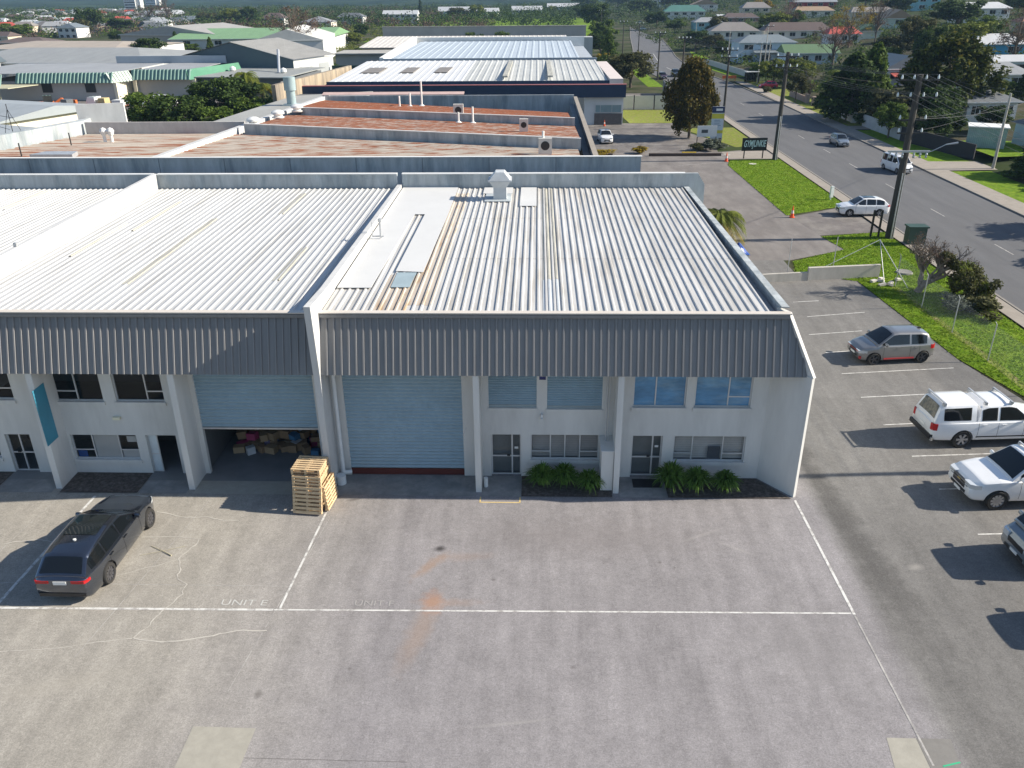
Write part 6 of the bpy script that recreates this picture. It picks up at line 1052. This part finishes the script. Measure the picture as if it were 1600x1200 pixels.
# palm beside the end unit
def palm(lab, x, y, h, nf, fl, seed, mat='mid'):
    rg = random.Random(seed); t = thing('palm_tree', lab, 'palm', (x, y, TH(x))); B().tube((0, 0, 0), (0, 0, h), .22, .17, 10).build('trunk', BARK, t); b = B(); dd = B()
    for i in range(nf):
        a = rg.uniform(0, 6.283); up = rg.uniform(-.5, 1.0); d = Vector((math.cos(a), math.sin(a), 0)); s_ = Vector((-d.y, d.x, 0)); pts = []; tg = dd if up < -.25 else b
        for k in range(9): tt = k/8; pts.append(Vector((0, 0, h))+d*fl*tt*(1-.15*up)+Vector((0, 0, fl*(up*tt*.8-.75*tt*tt))))
        for k in range(1, 9):
            for s in (-1, 1):
                for j in range(3): p = pts[k-1].lerp(pts[k], j/3); q = p+s_*s*fl*.26*(1-abs(k/8-.5))+(pts[k]-pts[k-1])*.9+Vector((0, 0, -.12*fl)); w2 = (pts[k]-pts[k-1]).normalized()*.035; tg.add([p-w2, p+w2, q], [(0, 1, 2)])
    b.build('crown', LM[mat], t, fixn=False)
    if dd.v: dd.build('dead_fronds', LM['gold'], t, fixn=False)
palm('bushy palm beside the driveway edge of the end unit', 15.0, 67.2, 2.3, 70, 2.3, 5, 'yel'); palm('cabbage palm at the right end of the hedge by the tan wall', -46.3, 137, 7.5, 60, 2.4, 6, 'yel'); palm('second cabbage palm beside the tan wall', -43.2, 135, 6.2, 60, 2.2, 7, 'yel'); palm('drooping yellowish palm among the street gardens', 57, 168, 4.2, 40, 2.4, 8, 'yel')
palm('dry thatchy palm clump beside the trailer', 14.9, 65.2, 1.2, 36, 1.3, 9, 'gold')
for i, (lab, x, y, h, w_, mt) in enumerate((('silvery bush under the white sign', 22.9, 112.0, 1.6, 3.4, 'grey'), ('low green bush left of the silvery one', 20.8, 111.2, 1.1, 2.2, 'oliv'), ('yellow flowering bush on the kerb of the car park', 13.3, 109.4, 1.0, 2.0, 'gold'), ('low bush beside the fence under the gnarled tree', 28.9, 50.6, 1.3, 2.8, 'oliv'), ('pale scrubby bush beneath the leafy side of the gnarled tree', 27.2, 51.2, 1.2, 2.4, 'grey'),
        ('flowering garden shrub by the red car', 46.6, 178.0, 1.4, 2.2, 'oliv'), ('dark round shrub on the verge across the street', 49.2, 152, 1.8, 2.6, 'dark'), ('hedge shrub behind the white low wall', 52.5, 150, 2.0, 4.2, 'dark'), ('shrub between the driveway and the pale pole', 54.5, 95.5, 1.7, 3.6, 'mid'), ('dark shrub at the foot of the pale pole', 53.2, 92.5, 1.9, 4.4, 'dark'), ('dark shrub at the right edge by the footpath', 55.5, 86.5, 2.4, 5.5, 'dark'))):
    tree(lab, x, y, h, w_, 'shrub', mt, 40+i % 3, 'shrub', 'shrub', 'garden shrubs')
tree('yellow and green weeds along the kerb of the neighbouring car park', 8.2, 108.9, .6, 3.6, 'shrub', 'gold', 41, 'shrub', 'shrub', 'garden shrubs')
# woodland masses and rough bank
rgn = np.random.default_rng(8)
def wood(lab, n, fn, mat, size, seed, name='woodland'):
    cl = [];
    for i in range(n): cl.append(fn(rgn))
    o = leafmesh(name, leaves(cl, 62, size*.5, seed, shell=.3), LM[mat], None); tag(o, lab, 'woodland', None, 'stuff'); return o
def f1(r): y = r.uniform(520, 1150); x = -y*r.uniform(-.04, .72); s = r.uniform(2.5, 6.5); return (x, y, r.uniform(1, 5), s*1.2, s, s*.8)
wood('dark belt of bush and garden trees spread below the hills', 1900, f1, 'dark', 1.1, 1)
def f2(r): y = r.uniform(430, 1100); x = -y*r.uniform(.05, .72); s = r.uniform(2, 5); return (x, y, r.uniform(1, 4), s*1.2, s, s*.7)
wood('browner bare scrub mixed through the bush below the hills', 900, f2, 'brown', .9, 2)
wood('greener garden foliage mixed through the suburb below the hills', 700, f2, 'mid', .9, 7)
def f3(r): y = r.uniform(175, 900); x = 54+y*r.uniform(-.02, .42); z = TH(x); s = r.uniform(1.5, 3.9)*(1 if y < 450 else 1.6); return (x, y, z+s*.35, s*1.1, s, s*.7)
wood('garden bushes filling the slope between the houses', 800, f3, 'mid', .55, 3)
wood('darker garden bushes filling the slope between the houses', 900, f3, 'dark', .55, 8)
def f4(r): y = r.uniform(620, 1200); x = y*r.uniform(-.02, .42); s = r.uniform(4, 9); return (x, y, max(0, TH(x))+s*.5, s, s, s*.8)
wood('dark tree belt along the top of the slope', 420, f4, 'dark', 1.4, 4)
def f5(r): x = r.uniform(-104, -66); y = r.uniform(300, 560); s = r.uniform(1, 2.6); return (x*y/420+r.uniform(-4, 4), y, s*.3, s*1.4, s, s*.6)
wood('weedy bank and allotments beside the green roofed shed', 220, f5, 'yel', .5, 5, 'scrub')
def f6(r): x = r.uniform(-60, 20); y = r.uniform(350, 354.5); s = r.uniform(.5, 1.1); return (x, y, .7, s*1.5, s, s)
wood('scrubby strip at the foot of the long panel wall', 130, f6, 'oliv', .35, 6, 'scrub')
lawn([(-75, 375), (32, 375), (40, 700), (-60, 700)], GRASS, .05); lawn([(-68, 100), (-40, 108), (-42, 118), (-66, 116)], GRAS2, .05)
sheet('truck_yard', [(-104, 138), (-58, 118), (-60, 172), (-104, 170)], .01, LOTA)
# grass tufts on the nearest lawns: ragged edges and uneven height
def inpoly(x, y, P):
    c = np.zeros(len(x), bool); j = len(P)-1
    for i in range(len(P)):
        xi, yi = P[i]; xj, yj = P[j]; c ^= ((yi > y) != (yj > y)) & (x < (xj-xi)*(y-yi)/(yj-yi+1e-9)+xi); j = i
    return c
def tufts(lab, P, n, seed, mat, size=.07, grow=.12):
    r = np.random.default_rng(seed); P = np.array(P); lo, hi = P.min(0)-grow, P.max(0)+grow; x = r.uniform(lo[0], hi[0], n*3); y = r.uniform(lo[1], hi[1], n*3); cx = P.mean(0); Q = [tuple(p+(p-cx)/np.linalg.norm(p-cx)*grow) for p in P]
    k = inpoly(x, y, Q); x = x[k][:n]; y = y[k][:n]; m = len(x); s_ = size*(.5+r.random(m)); a = r.uniform(0, 6.283, m); dx = np.cos(a)*s_*.5; dy = np.sin(a)*s_*.5; h = size*(.7+.9*r.random(m)); lx = r.normal(size=m)*.03; z = np.full(m, .028)
    V = np.stack([np.stack([x-dx, y-dy, z], 1), np.stack([x+dx, y+dy, z], 1), np.stack([x+dx*.7+lx, y+dy*.7+lx, z+h], 1), np.stack([x-dx*.7+lx, y-dy*.7-lx, z+h], 1)], 1).reshape(-1, 3)
    o = leafmesh('grass', V, mat, None); tag(o, lab, 'grass', None, 'stuff')
GT_ = leafmat('grass_blades', (.15, .25, .015), (.21, .32, .025), (.30, .34, .06))
tufts('rough grass on the berm beside the wire fence', [(23.15, 57.3), (24.0, 43.4), (25.2, 38.5), (25.9, 25), (30.0, 25), (30.0, 56.9)], 22000, 1, GT_, .04)
tufts('rough grass around the foot of the tall pole', [(24.2, 69.3), (24.9, 65.4), (19.9, 62.2), (19.3, 59.3), (23.1, 57.4), (30.0, 57.0), (30.0, 70.7)], 12000, 2, GT_, .045)
tufts('rough grass on the lawn of the black sign board', [(23.25, 76.6), (30.0, 80.4), (30.0, 104.9), (23.85, 104.4), (22.9, 101.0)], 12000, 3, GT_, .05)
# ---------------------------------------------------------------- poles and lines
INS = M_('white_insulator', (.60, .66, .68), .3)
def upole(lab, x, y, h, arms=(), r=.16, mat=None, conduit=False, z=None, name='power_pole'):
    t = thing(name, lab, 'power pole', (x, y, TH(x) if z is None else z), 0, 'power poles along the street'); B().tube((0, 0, 0), (0, 0, h), r*1.15, r*.75, 10).build('pole', mat or POLE, t)
    if conduit: B().tube((-.02, -r-.09, 0), (-.02, -r-.04, h*.42), .055).tube((.16, -r-.06, 0), (.16, -r, h*.42), .035).build('cable_conduit', STEEL, t)
    for (za, w_, ni) in arms:
        B().box(-w_, w_, -.16, -.05, za-.06, za+.06).tube((-w_*.6, -.1, za), (0, -.1, za-.8), .02, n=4).tube((w_*.6, -.1, za), (0, -.1, za-.8), .02, n=4).build('crossarm', POLE, t); b = B()
        for i in range(ni): xx = -w_+.1+(2*w_-.2)*i/(ni-1); b.lathe([(.05, .06), (.09, .1), (.09, .22), (.05, .34), (.02, .4)], (xx, -.1, za), 8)
        b.build('insulators', INS, t)
    return t
p1 = upole('tall power pole with white conduits beside the green transformer box', 29.75, 68.9, 13.0, ((12.6, 1.5, 4), (11.3, 1.6, 4), (9.6, 1.1, 3), (8.6, 1.0, 3)), .29, None, True)
B().tube((0, -.1, 7.2), (1.9, -.3, 7.2), .035).tube((1.9, -.3, 7.2), (2.9, -.4, 7.75), .035).tube((2.9, -.4, 7.75), (3.8, -.45, 7.9), .05, .08).build('street_lamp_arm', STEEL, p1)
b = B().box(-1.6, 1.7, -.5, -.38, 7.15, 7.3)
for xx in (-1.4, -.9, -.4, .5, 1.0, 1.5): b.lathe([(.07, 0), (.11, .1), (.06, .2), (.11, .3), (.05, .45)], (xx, -.44, 6.7), 8)
b.build('transformer_gear', STEEL, p1)
upole('power pole standing on the lawn behind the black sign board', 29.35, 104.6, 12.4, ((11.9, 1.3, 4), (10.7, 1.3, 4)), .27, None, True); upole('power pole behind the tall white information board', 28.2, 131, 11.4, ((11.0, 1.2, 4), (10.0, 1.2, 3)), .18); upole('power pole beside the parked maroon car', 28.2, 172, 11, ((10.6, 1.2, 4),), .18); upole('power pole in front of the grey fence panel by the far cars', 28.04, 205.6, 10.5, ((10.1, 1.2, 3),), .18)
upole('first of the pair of poles carrying a crossbar at the bend', 30.4, 269, 10.5, ((10.0, 1.2, 3),), .16); upole('second of the pair of poles carrying a crossbar at the bend', 27.2, 285, 10.5, ((10.0, 1.2, 3),), .16); upole('dark power pole at the left side of the far street', 29.5, 420, 11, ((10.5, 1.2, 3),), .2); upole('power pole beyond the right edge throwing its shadow over the car park', 30.4, 31.9, 11.6, ((11.0, 1.3, 4), (8.0, 1.2, 3)), .18)
upole('pale grey pole in the garden at the right edge', 52.8, 98.3, 8.3, (), .15, CPOLE, name='service_pole'); upole('pale service pole before the cream house', 54.5, 210, 8, (), .12, CPOLE, name='service_pole'); upole('second pale service pole up the far street', 56, 262, 8, (), .12, CPOLE, name='service_pole'); upole('pale lamp pole near the hipped cream house', 60, 235, 10, ((9.6, 1.4, 3),), .12, CPOLE); upole('pale lamp pole by the bus shelter', 49.0, 196, 8.5, ((8.2, 1.2, 3),), .12, CPOLE); upole('white pole at the teal roofed house', 58, 330, 8, (), .12, CPOLE, name='service_pole')
WO = ['leftmost', 'second', 'third', 'rightmost']; SO = ['nearest', 'second', 'third', 'fourth', 'fifth', 'farthest']; OO = ['first', 'second', 'third', 'fourth', 'fifth', 'sixth']
def span(a, c, sag, lab):
    b = B(); a = Vector(a); c = Vector(c); n = 10; pts = []
    for i in range(n+1): t = i/n; p = a.lerp(c, t); p.z -= sag*4*t*(1-t); pts.append(p)
    b.path(pts, .009 if (a-c).length < 60 else .014, 4); o = b.build('power_line', M_('line_wire', (.13, .13, .13), .6), None, fixn=False); tag(o, lab, 'power line', 'power lines over the street')
ys_ = [31.9, 68.9, 104.6, 131, 172, 205.6, 269]; hs_ = [11.0, 12.75, 12.05, 11.15, 10.75, 10.3, 10.2]; xs_ = [30.4, 29.75, 29.35, 28.2, 28.2, 28.04, 30.4]
for i in range(len(ys_)-1):
    for k, xo in enumerate((-1.2, -.4, .4, 1.2)): span((xs_[i]+xo, ys_[i]-.1, hs_[i]+.25), (xs_[i+1]+xo, ys_[i+1]-.1, hs_[i+1]+.25), .55, f'{WO[k]} upper power line of the {SO[i]} span along the left of the street')
for i in range(2):
    for k, xo in enumerate((-1.3, -.4, .4, 1.3)): span((xs_[i]+xo, ys_[i]-.1, hs_[i]-1.2), (xs_[i+1]+xo, ys_[i+1]-.1, hs_[i+1]-1.1), .6, f'{WO[k]} lower power line of the {SO[i]} span along the left of the street')
for k, (zo, c) in enumerate(((9.8, (52.8, 98.3, 8.2)), (8.8, (52.8, 98.3, 7.9)), (9.7, (66, 118, 5.2)), (11.4, (60, 60, 9)), (12.8, (62, 52, 10)), (8.7, (63, 76, 7)))): span((30.3, 68.8, zo), c, .5, f'{OO[k]} service line running from the tall pole to the right hand gardens')
for k, (a, c) in enumerate((((29.4, 104.5, 10.8), (60, 140, 5.5)), ((29.4, 104.5, 10.9), (49, 196, 8.0)), ((28.3, 131, 10), (60, 235, 9.0)), ((52.8, 98.3, 8.1), (66, 70, 8)))): span(a, c, .6, f'{OO[k]} service line crossing the street to the houses')
# ---------------------------------------------------------------- fence, low walls, signs, cones
for i in range(8):
    y = 56.2-i*4.35; x = 25.35+ i*.035
    tag(B().tube((x, y, 0), (x, y, 2.25), .032, n=8).tube((x, y, 2.25), (x-.12, y, 2.42), .02, n=6).build('fence_post', STEEL), f'galvanised fence post, number {["one", "two", "three", "four", "five", "six", "seven", "eight"][i]} counted from the gnarled tree', 'fence post', 'posts of the wire fence')
for (x, y, lab) in ((18.2, 57.9, 'galvanised post at the low wall nearest the building'), (21.6, 58.4, 'galvanised post in the middle of the low wall')): tag(B().tube((x, y, 0), (x, y, 3.0), .03, n=8).build('fence_post', STEEL), lab, 'fence post', 'posts of the wire fence')
WIRE = bpy.data.materials.new('chain_link_mesh'); WIRE.use_nodes = True; nt_ = WIRE.node_tree; N_ = nt_.nodes; L_ = nt_.links; tr = N_.new('ShaderNodeBsdfTransparent'); ms = N_.new('ShaderNodeMixShader'); ms.inputs[0].default_value = .14; L_.new(tr.outputs[0], ms.inputs[1]); L_.new(N_['Principled BSDF'].outputs[0], ms.inputs[2]); L_.new(ms.outputs[0], N_['Material Output'].inputs[0]); N_['Principled BSDF'].inputs['Base Color'].default_value = (.45, .46, .46, 1)
tag(B().add([(25.35, 56.2, .05), (25.66, 12, .05), (25.66, 12, 2.2), (25.35, 56.2, 2.2)], [(0, 1, 2, 3)]).build('chain_link_fence', WIRE), 'fine wire mesh of the fence between the car park and the berm', 'fence')
tag(B().tube((24.9, 57.0, 0), (25.2, 59.8, 2.4), .026, n=8).tube((26.1, 55.8, 0), (25.2, 59.8, 2.4), .026, n=8).tube((25.2, 59.8, 2.4), (20.6, 58.3, .6), .02, n=8).build('fence_brace', STEEL), 'galvanised A shaped brace at the corner of the wire fence', 'fence brace')
tag(B().prism([(16.2, 57.0, 0), (19.6, 57.55, 0), (19.6, 57.75, 0), (16.2, 57.2, 0)], (0, 0, .62)).prism([(19.6, 57.5, 0), (25.0, 58.3, 0), (25.0, 58.55, 0), (19.6, 57.8, 0)], (0, 0, .95)).build('retaining_wall', M_('pale_block_wall', (.46, .43, .38), .9, var=.12, scale=2, streak=(1, 1, .3))), 'low pale block wall between the car park and the driveway', 'wall')
rgx = random.Random(4)
for k in range(7): o = tag(B().box(-.25, .25, -.12, .12, 0, .16).build('rubble_block', M_('broken_block', (.52, .49, .45), .9)), f'broken pale block {["nearest the wall end", "against the fence brace", "flat on the grass edge", "tilted beside the wall", "closest to the car park", "deepest in the grass", "in the middle"][k]} of the rubble', 'block', 'rubble at the wall end'); o.location = (24.0+rgx.uniform(0, 2.2), 57.0+rgx.uniform(-.8, .8), .03); o.rotation_euler = (rgx.uniform(-.3, .3), rgx.uniform(-.3, .3), rgx.uniform(0, 3))
def cone(x, y, h, lab):
    t = thing('traffic_cone', lab, 'traffic cone', (x, y, .03), .2, 'traffic cones'); OR = M_('orange_cone', (.80, .10, .02), .5); B().lathe([(h*.24, 0), (h*.24, .035), (h*.17, .036), (h*.03, h)], n=16).build('cone_body', OR, t); B().lathe([(h*.128, h*.351), (h*.092, h*.619)], n=16).build('reflective_band', M_('cone_white', (.75, .6, .55), .4), t)
cone(23.2, 103.6, 1.05, 'orange traffic cone near the black sign board at the driveway mouth'); cone(23.55, 75.9, 1.05, 'orange traffic cone at the corner of the lawn by the white crossover'); cone(10.4, 133.2, .9, 'small orange cone beside the office wall of the neighbouring lot')
BB = M_('black_board', (.006, .008, .012), .5)
s = thing('sign_board', 'black sign board on two legs with pale italic lettering on the lawn', 'sign', (26.9, 105.5, 0), R_(4)); B().box(-1.55, 1.55, -.05, .05, .95, 2.5).build('board', BB, s)
for xx in (-1.25, 1.1): B().box(xx, xx+.12, -.045, .045, -.02, .95).build('leg', BLACK, s)
tx = text('GYMJUNKIE', .9, M_('pale_sign_lettering', (.55, .72, .75), .5), 'lettering', .004, .012, .25); xw = [v.co.x for v in tx.data.vertices]; tx.parent = s; tx.scale = (2.75/(max(xw)-min(xw)), 1.25, 1); tx.rotation_euler = (R_(90), 0, 0); tx.location = (.0, -.058, 1.78)
s = thing('sign_board', 'white sign board with a small dark panel above the silvery bush', 'sign', (22.4, 113.0, 0), R_(3)); B().box(-1.3, 1.3, -.04, .04, 1.5, 2.9).build('board', WHITE, s); B().box(-.75, .1, -.05, -.041, 1.98, 2.4).build('printed_panel', M_('dark_print', (.06, .07, .08), .5), s)
for xx in (-1.3, 1.2): B().box(xx, xx+.1, -.03, .03, 0, 1.5).build('leg', BLACK, s)
tag(B().box(24.0, 24.35, 112.9, 113.2, 0, 1.3).build('letter_box', M_('dark_box', (.03, .03, .035), .5)), 'dark letter box beside the white sign board', 'letter box')
s = thing('sign_board', 'tall narrow information board with navy head and yellow band', 'sign', (24.2, 115.5, 0), 0)
B().box(-.85, .75, -.06, .06, .6, 5.0).build('board', M_('pale_blue_board', (.50, .56, .60), .5), s); B().box(-.88, .78, -.08, -.061, 4.2, 5.0).build('head_panel', M_('navy_panel', (.008, .025, .09), .4), s); B().box(-.86, .76, -.075, -.061, 3.45, 4.1).build('yellow_panel', M_('yellow_panel', (.55, .50, .05), .5), s); B().box(-.86, .76, -.075, -.061, 1.55, 1.95).build('yellow_panel', MATS['yellow_panel'], s)
mb = B(); rg2 = random.Random(2)
for z_ in (2.35, 2.55, 2.75, 3.0, 3.2): mb.box(-.6+rg2.uniform(0, .2), .45-rg2.uniform(0, .3), -.072, -.061, z_, z_+.07)
mb.build('printed_lines', M_('blue_grey_print', (.15, .22, .32), .5), s); B().box(-.35, .5, -.09, -.081, 4.45, 4.75).build('head_lettering', WHITE, s); B().box(-.05, .05, -.05, .05, 0, .6).build('leg', BLACK, s)
for x, lab in ((28.3, 'left of the two black posts before the white crossover'), (28.95, 'right of the two black posts before the white crossover')): tag(B().box(x-.07, x+.07, 69.15, 69.29, 0, 2.3).build('sign_post', BLACK), lab, 'post', 'black sign posts')
tag(B().box(30.35, 31.75, 66.6, 67.5, 0, 1.45).prism([(30.25, 66.5, 1.452), (31.85, 66.5, 1.452), (31.85, 67.6, 1.452), (30.25, 67.6, 1.452)], (0, 0, .12)).build('transformer_box', M_('dark_green_box', (.035, .07, .05), .5)), 'dark green transformer box at the foot of the tall pole', 'utility box')
s = thing('marker_post', 'white leaning plastic marker box on the lawn edge', 'marker', (29.35, 83.0, 0), .3); B().box(-.16, .16, -.1, .1, .25, 1.35).build('body', M_('pale_marker', (.66, .70, .70), .5), s); B().box(-.1, .0, -.05, .05, 0, .25).build('leg', M_('pale_marker', (.66, .70, .70), .5), s)
tag(B().lathe([(.45, 0), (.45, .03)], (26.0, 101.8, .03), 18).build('manhole_cover', M_('pale_cover', (.62, .60, .50), .8)), 'pale round cover in the lawn below the black sign board', 'manhole cover'); tag(B().lathe([(.62, 0), (.55, .12), (.3, .1)], (27.2, 59.3, .03), 18).build('tyre_ring', M_('worn_ring', (.25, .24, .22), .9)), 'worn concrete ring lying in the grass by the gnarled tree', 'ring')
# fences and walls across the street
PF = M_('pale_fence_panel', (.56, .55, .50), .8, var=.06)
s = thing('fence', 'row of three pale fence panels with dark posts beyond the neighbouring lot', 'fence', (13.4, 152.5, 0))
for i in range(3): B().box(.1+i*3.55, 3.45+i*3.55, 0, .08, .05, 2.35).build('panel', PF, s)
for i in range(4): B().box(-.05+i*3.55, .1+i*3.55, -.04, .12, 0, 2.5).build('post', TRIM, s)
tag(B().prism([(24.0, 160, 0), (24.1, 160, 0), (25.6, 178, 0), (25.5, 178, 0)], (0, 0, 2.6)).build('fence', M_('grey_board_fence', (.17, .18, .19), .8)), 'dark grey board fence running towards the parked maroon car', 'fence')
tag(B().prism([(53.0, 103.6, 0), (50.0, 118.5, 0), (50.15, 118.6, 0), (53.15, 103.7, 0)], (0, 0, 1.9)).build('fence', M_('black_board_fence', (.025, .025, .028), .8)), 'near black board fence along the lawn across the street', 'fence')
tag(B().prism([(50.2, 118.8, 0), (49.6, 132, 0), (49.8, 132, 0), (50.4, 118.8, 0)], (0, 0, .9)).prism([(50.2, 118.8, .9), (49.6, 132, .9), (49.64, 132, .9), (50.24, 118.8, .9)], (0, 0, .9)).build('fence', M_('blue_grey_low_wall', (.42, .45, .46), .8)), 'low pale wall with a railing behind the silver hatchback', 'fence')
tag(B().prism([(49.4, 136, 0), (49.2, 146, 0), (49.5, 146, 0), (49.7, 136, 0)], (0, 0, 1.1)).box(49.2, 49.9, 135.3, 136, 0, 1.6).box(49.2, 49.9, 146, 146.7, 0, 1.6).build('low_wall', WM('h_white', (0, 0, 0))), 'white low wall with pillars in front of the big conifer', 'wall')
tag(B().box(49.3, 49.9, 156, 157, 0, 1.6).box(49.3, 49.9, 160, 161, 0, 1.6).box(49.5, 49.7, 161, 172, 0, 1.1).build('low_wall', M_('brown_block_wall', (.32, .24, .20), .9)), 'brown block wall and pillars on the verge beside the bush', 'wall')
tag(B().prism([(50.5, 205, 0), (47.6, 250, 0), (47.7, 250, 0), (50.6, 205, 0)], (0, 0, 1.4)).build('fence', M_('white_picket', (.48, .48, .46), .8)), 'pale picket fence along the far verge', 'fence')
s = thing('garden_shed', 'pale green corrugated shed with a white lid beside the dark fence', 'shed', (56.8, 108.6, TH(56.8)-.1), R_(-24)); B().box(-2.3, 1.9, -1.6, 1.6, 0, 3.0).build('wall', M_('pale_green_corrugated', (.30, .40, .36), .6), s); corr((-2.4, -1.62, .1), (1, 0, 0), (0, 0, 2.8), (0, -1, 0), 20, .21, .03).build('cladding', MATS['pale_green_corrugated'], s, fixn=False); B().box(-2.5, 2.1, -1.8, 1.8, 3.02, 3.15).build('roof', WHITE, s)
s = thing('bus_shelter', 'small dark framed bus shelter with a white curved roof', 'bus shelter', (47.6, 196, 0), R_(8)); B().box(-1.5, 1.5, -.7, .7, 2.45, 2.6).build('roof', WHITE, s); B().box(-1.4, 1.4, .55, .62, .3, 2.3).build('glass', DGL, s)
for xx in (-1.4, 1.33): B().box(xx, xx+.07, -.6, -.53, 0, 2.45).box(xx, xx+.07, .55, .62, 0, 2.45).build('post', BLACK, s)
tag(B().box(42.6, 45.8, 203, 203.1, .5, 1.1).box(42.8, 42.9, 203, 203.1, 0, .5).box(45.5, 45.6, 203, 203.1, 0, .5).build('road_barrier', M_('orange_barrier', (.75, .16, .04), .6)), 'orange plastic road barrier beside the bus shelter', 'barrier')
tag(B().box(14.2, 23.3, 107.2, 107.6, 0, .35).build('kerb_planter', M_('dark_planter', (.07, .05, .04), .9)), 'dark timber edged planter between the driveway and the neighbouring lot', 'planter'); tag(B().box(18.6, 20.4, 108.6, 108.9, .0, .25).build('wheel_stop', M_('yellow_stop', (.65, .45, .03), .7)), 'yellow wheel stop on the planter beside the lot', 'wheel stop'); tag(B().box(5.2, 9.6, 107.4, 107.8, 0, .3).build('kerb_planter', M_('dark_planter', (.07, .05, .04), .9)), 'short planter edge close to the rusty roofed workshop', 'planter')
# yard by the green office: trucks
s = thing('flatbed_truck', 'white cab flatbed truck loaded with crates beside the green office', 'truck', (-78, 154, 0), R_(172)); B().add([(1.6, -1.05, .7), (3.4, -1.05, .7), (3.4, 1.05, .7), (1.6, 1.05, .7), (1.6, -1.0, 2.5), (3.0, -.95, 2.5), (3.0, .95, 2.5), (1.6, 1.0, 2.5), (3.4, -1.0, 1.6), (3.4, 1.0, 1.6)], [(0, 1, 2, 3), (4, 5, 6, 7), (0, 1, 8, 5, 4), (3, 2, 9, 6, 7), (0, 3, 7, 4), (1, 2, 9, 8), (8, 9, 6, 5)]).build('cab', wh, s); B().add([(3.05, -.85, 2.42), (3.05, .85, 2.42), (3.42, .85, 1.66), (3.42, -.85, 1.66)], [(0, 1, 2, 3)]).build('windscreen', CGL, s)
B().box(-3.6, 1.4, -1.15, 1.15, .9, 1.05).box(-3.6, 1.4, -1.15, -1.1, 1.05, 1.5).box(-3.6, 1.4, 1.1, 1.15, 1.05, 1.5).build('tray', M_('rust_brown_tray', (.20, .09, .06), .8), s); B().box(-3.3, -1.6, -.8, .8, 1.06, 2.0).build('load', WHITE, s); B().box(-.2, 1.1, -.8, .8, 1.06, 2.3).build('load', M_('tan_load', (.5, .4, .2), .8), s)
for ux in (2.4, -2.2):
    for sg in (-1, 1): B().lathe([(.3, -.14), (.45, -.12), (.45, .12), (.3, .14)], (ux, sg*.95, .45), 16, 'y').build('wheel', TYRE, s)
s = thing('excavator', 'orange and black digger parked by the green office', 'excavator', (-88, 152, 0), .4); OR2 = M_('machine_orange', (.55, .14, .03), .5); B().box(-1.8, 1.2, -1.1, 1.1, .9, 1.9).build('engine_cover', OR2, s); B().box(-.2, 1.2, -1.0, .1, 1.9, 3.0).build('cab', DGL, s)
for sg in (-1, 1): B().prism([(-1.9, sg*.95-.25, .1), (-1.5, sg*.95-.25, .85), (1.6, sg*.95-.25, .85), (2.0, sg*.95-.25, .1)], (0, .5, 0)).build('track', TRIM, s)
B().tube((1.2, .6, 1.4), (2.6, .6, 2.3), .22).tube((2.6, .6, 2.3), (3.8, .6, 1.0), .18).box(3.5, 4.2, .1, 1.1, .3, 1.0).build('boom', OR2, s)
s = thing('loader', 'orange and grey loader beside the digger near the green office', 'loader', (-83.2, 150.5, 0), 1.2); B().box(-1.4, 1.0, -.8, .8, .5, 1.5).box(.9, 1.3, -.9, .9, .4, 2.3).build('body', OR2, s); B().box(-.8, .6, -.7, .7, 1.5, 2.5).build('cab', M_('grey_cab', (.12, .13, .14), .4), s)
for ux in (-.8, .6):
    for sg in (-1, 1): B().lathe([(.3, -.14), (.45, -.12), (.45, .12), (.3, .14)], (ux, sg*.9, .45), 16, 'y').build('wheel', TYRE, s)
car('grey blue car parked below the green office beside the hedge', -76.5, 160.5, .02, 10, dict(SUV), paint('pale_blue', (0, 0, 0)), 'car', detail=False); car('second pale car in the yard beside the hedge', -71.0, 163.0, .02, 20, dict(VAN), wh, 'van', detail=False)
s = thing('aerial_mast', 'thin wire aerial tripod on the left workshop roof edge', 'aerial', (-43.0, 68.5, 8.2)); B().tube((0, 0, 0), (0, 0, 3.0), .03, n=5).tube((-.9, 0, 0), (0, 0, 2.6), .02, n=4).tube((.9, .3, 0), (0, 0, 2.6), .02, n=4).tube((-1.4, 0, 2.2), (.4, 0, 1.9), .02, n=4).tube((-1.6, 0, 1.4), (-.2, 0, 1.0), .02, n=4).build('mast', TRIM, s)

# ---------------------------------------------------------------- air
hz = bpy.data.materials.new('air'); hz.use_nodes = True; n_ = hz.node_tree.nodes; n_.remove(n_['Principled BSDF']); pv = n_.new('ShaderNodeVolumePrincipled'); pv.inputs['Color'].default_value = (.42, .66, 1.0, 1); pv.inputs['Density'].default_value = 0.00011; pv.inputs['Anisotropy'].default_value = 0.1
hz.node_tree.links.new(pv.outputs[0], n_['Material Output'].inputs['Volume'])
o = B().box(-4300, 4300, -330, 6200, -5, 190).build('haze', hz); o['kind'] = 'stuff'; o['label'] = 'thin blue air over the distant hills'
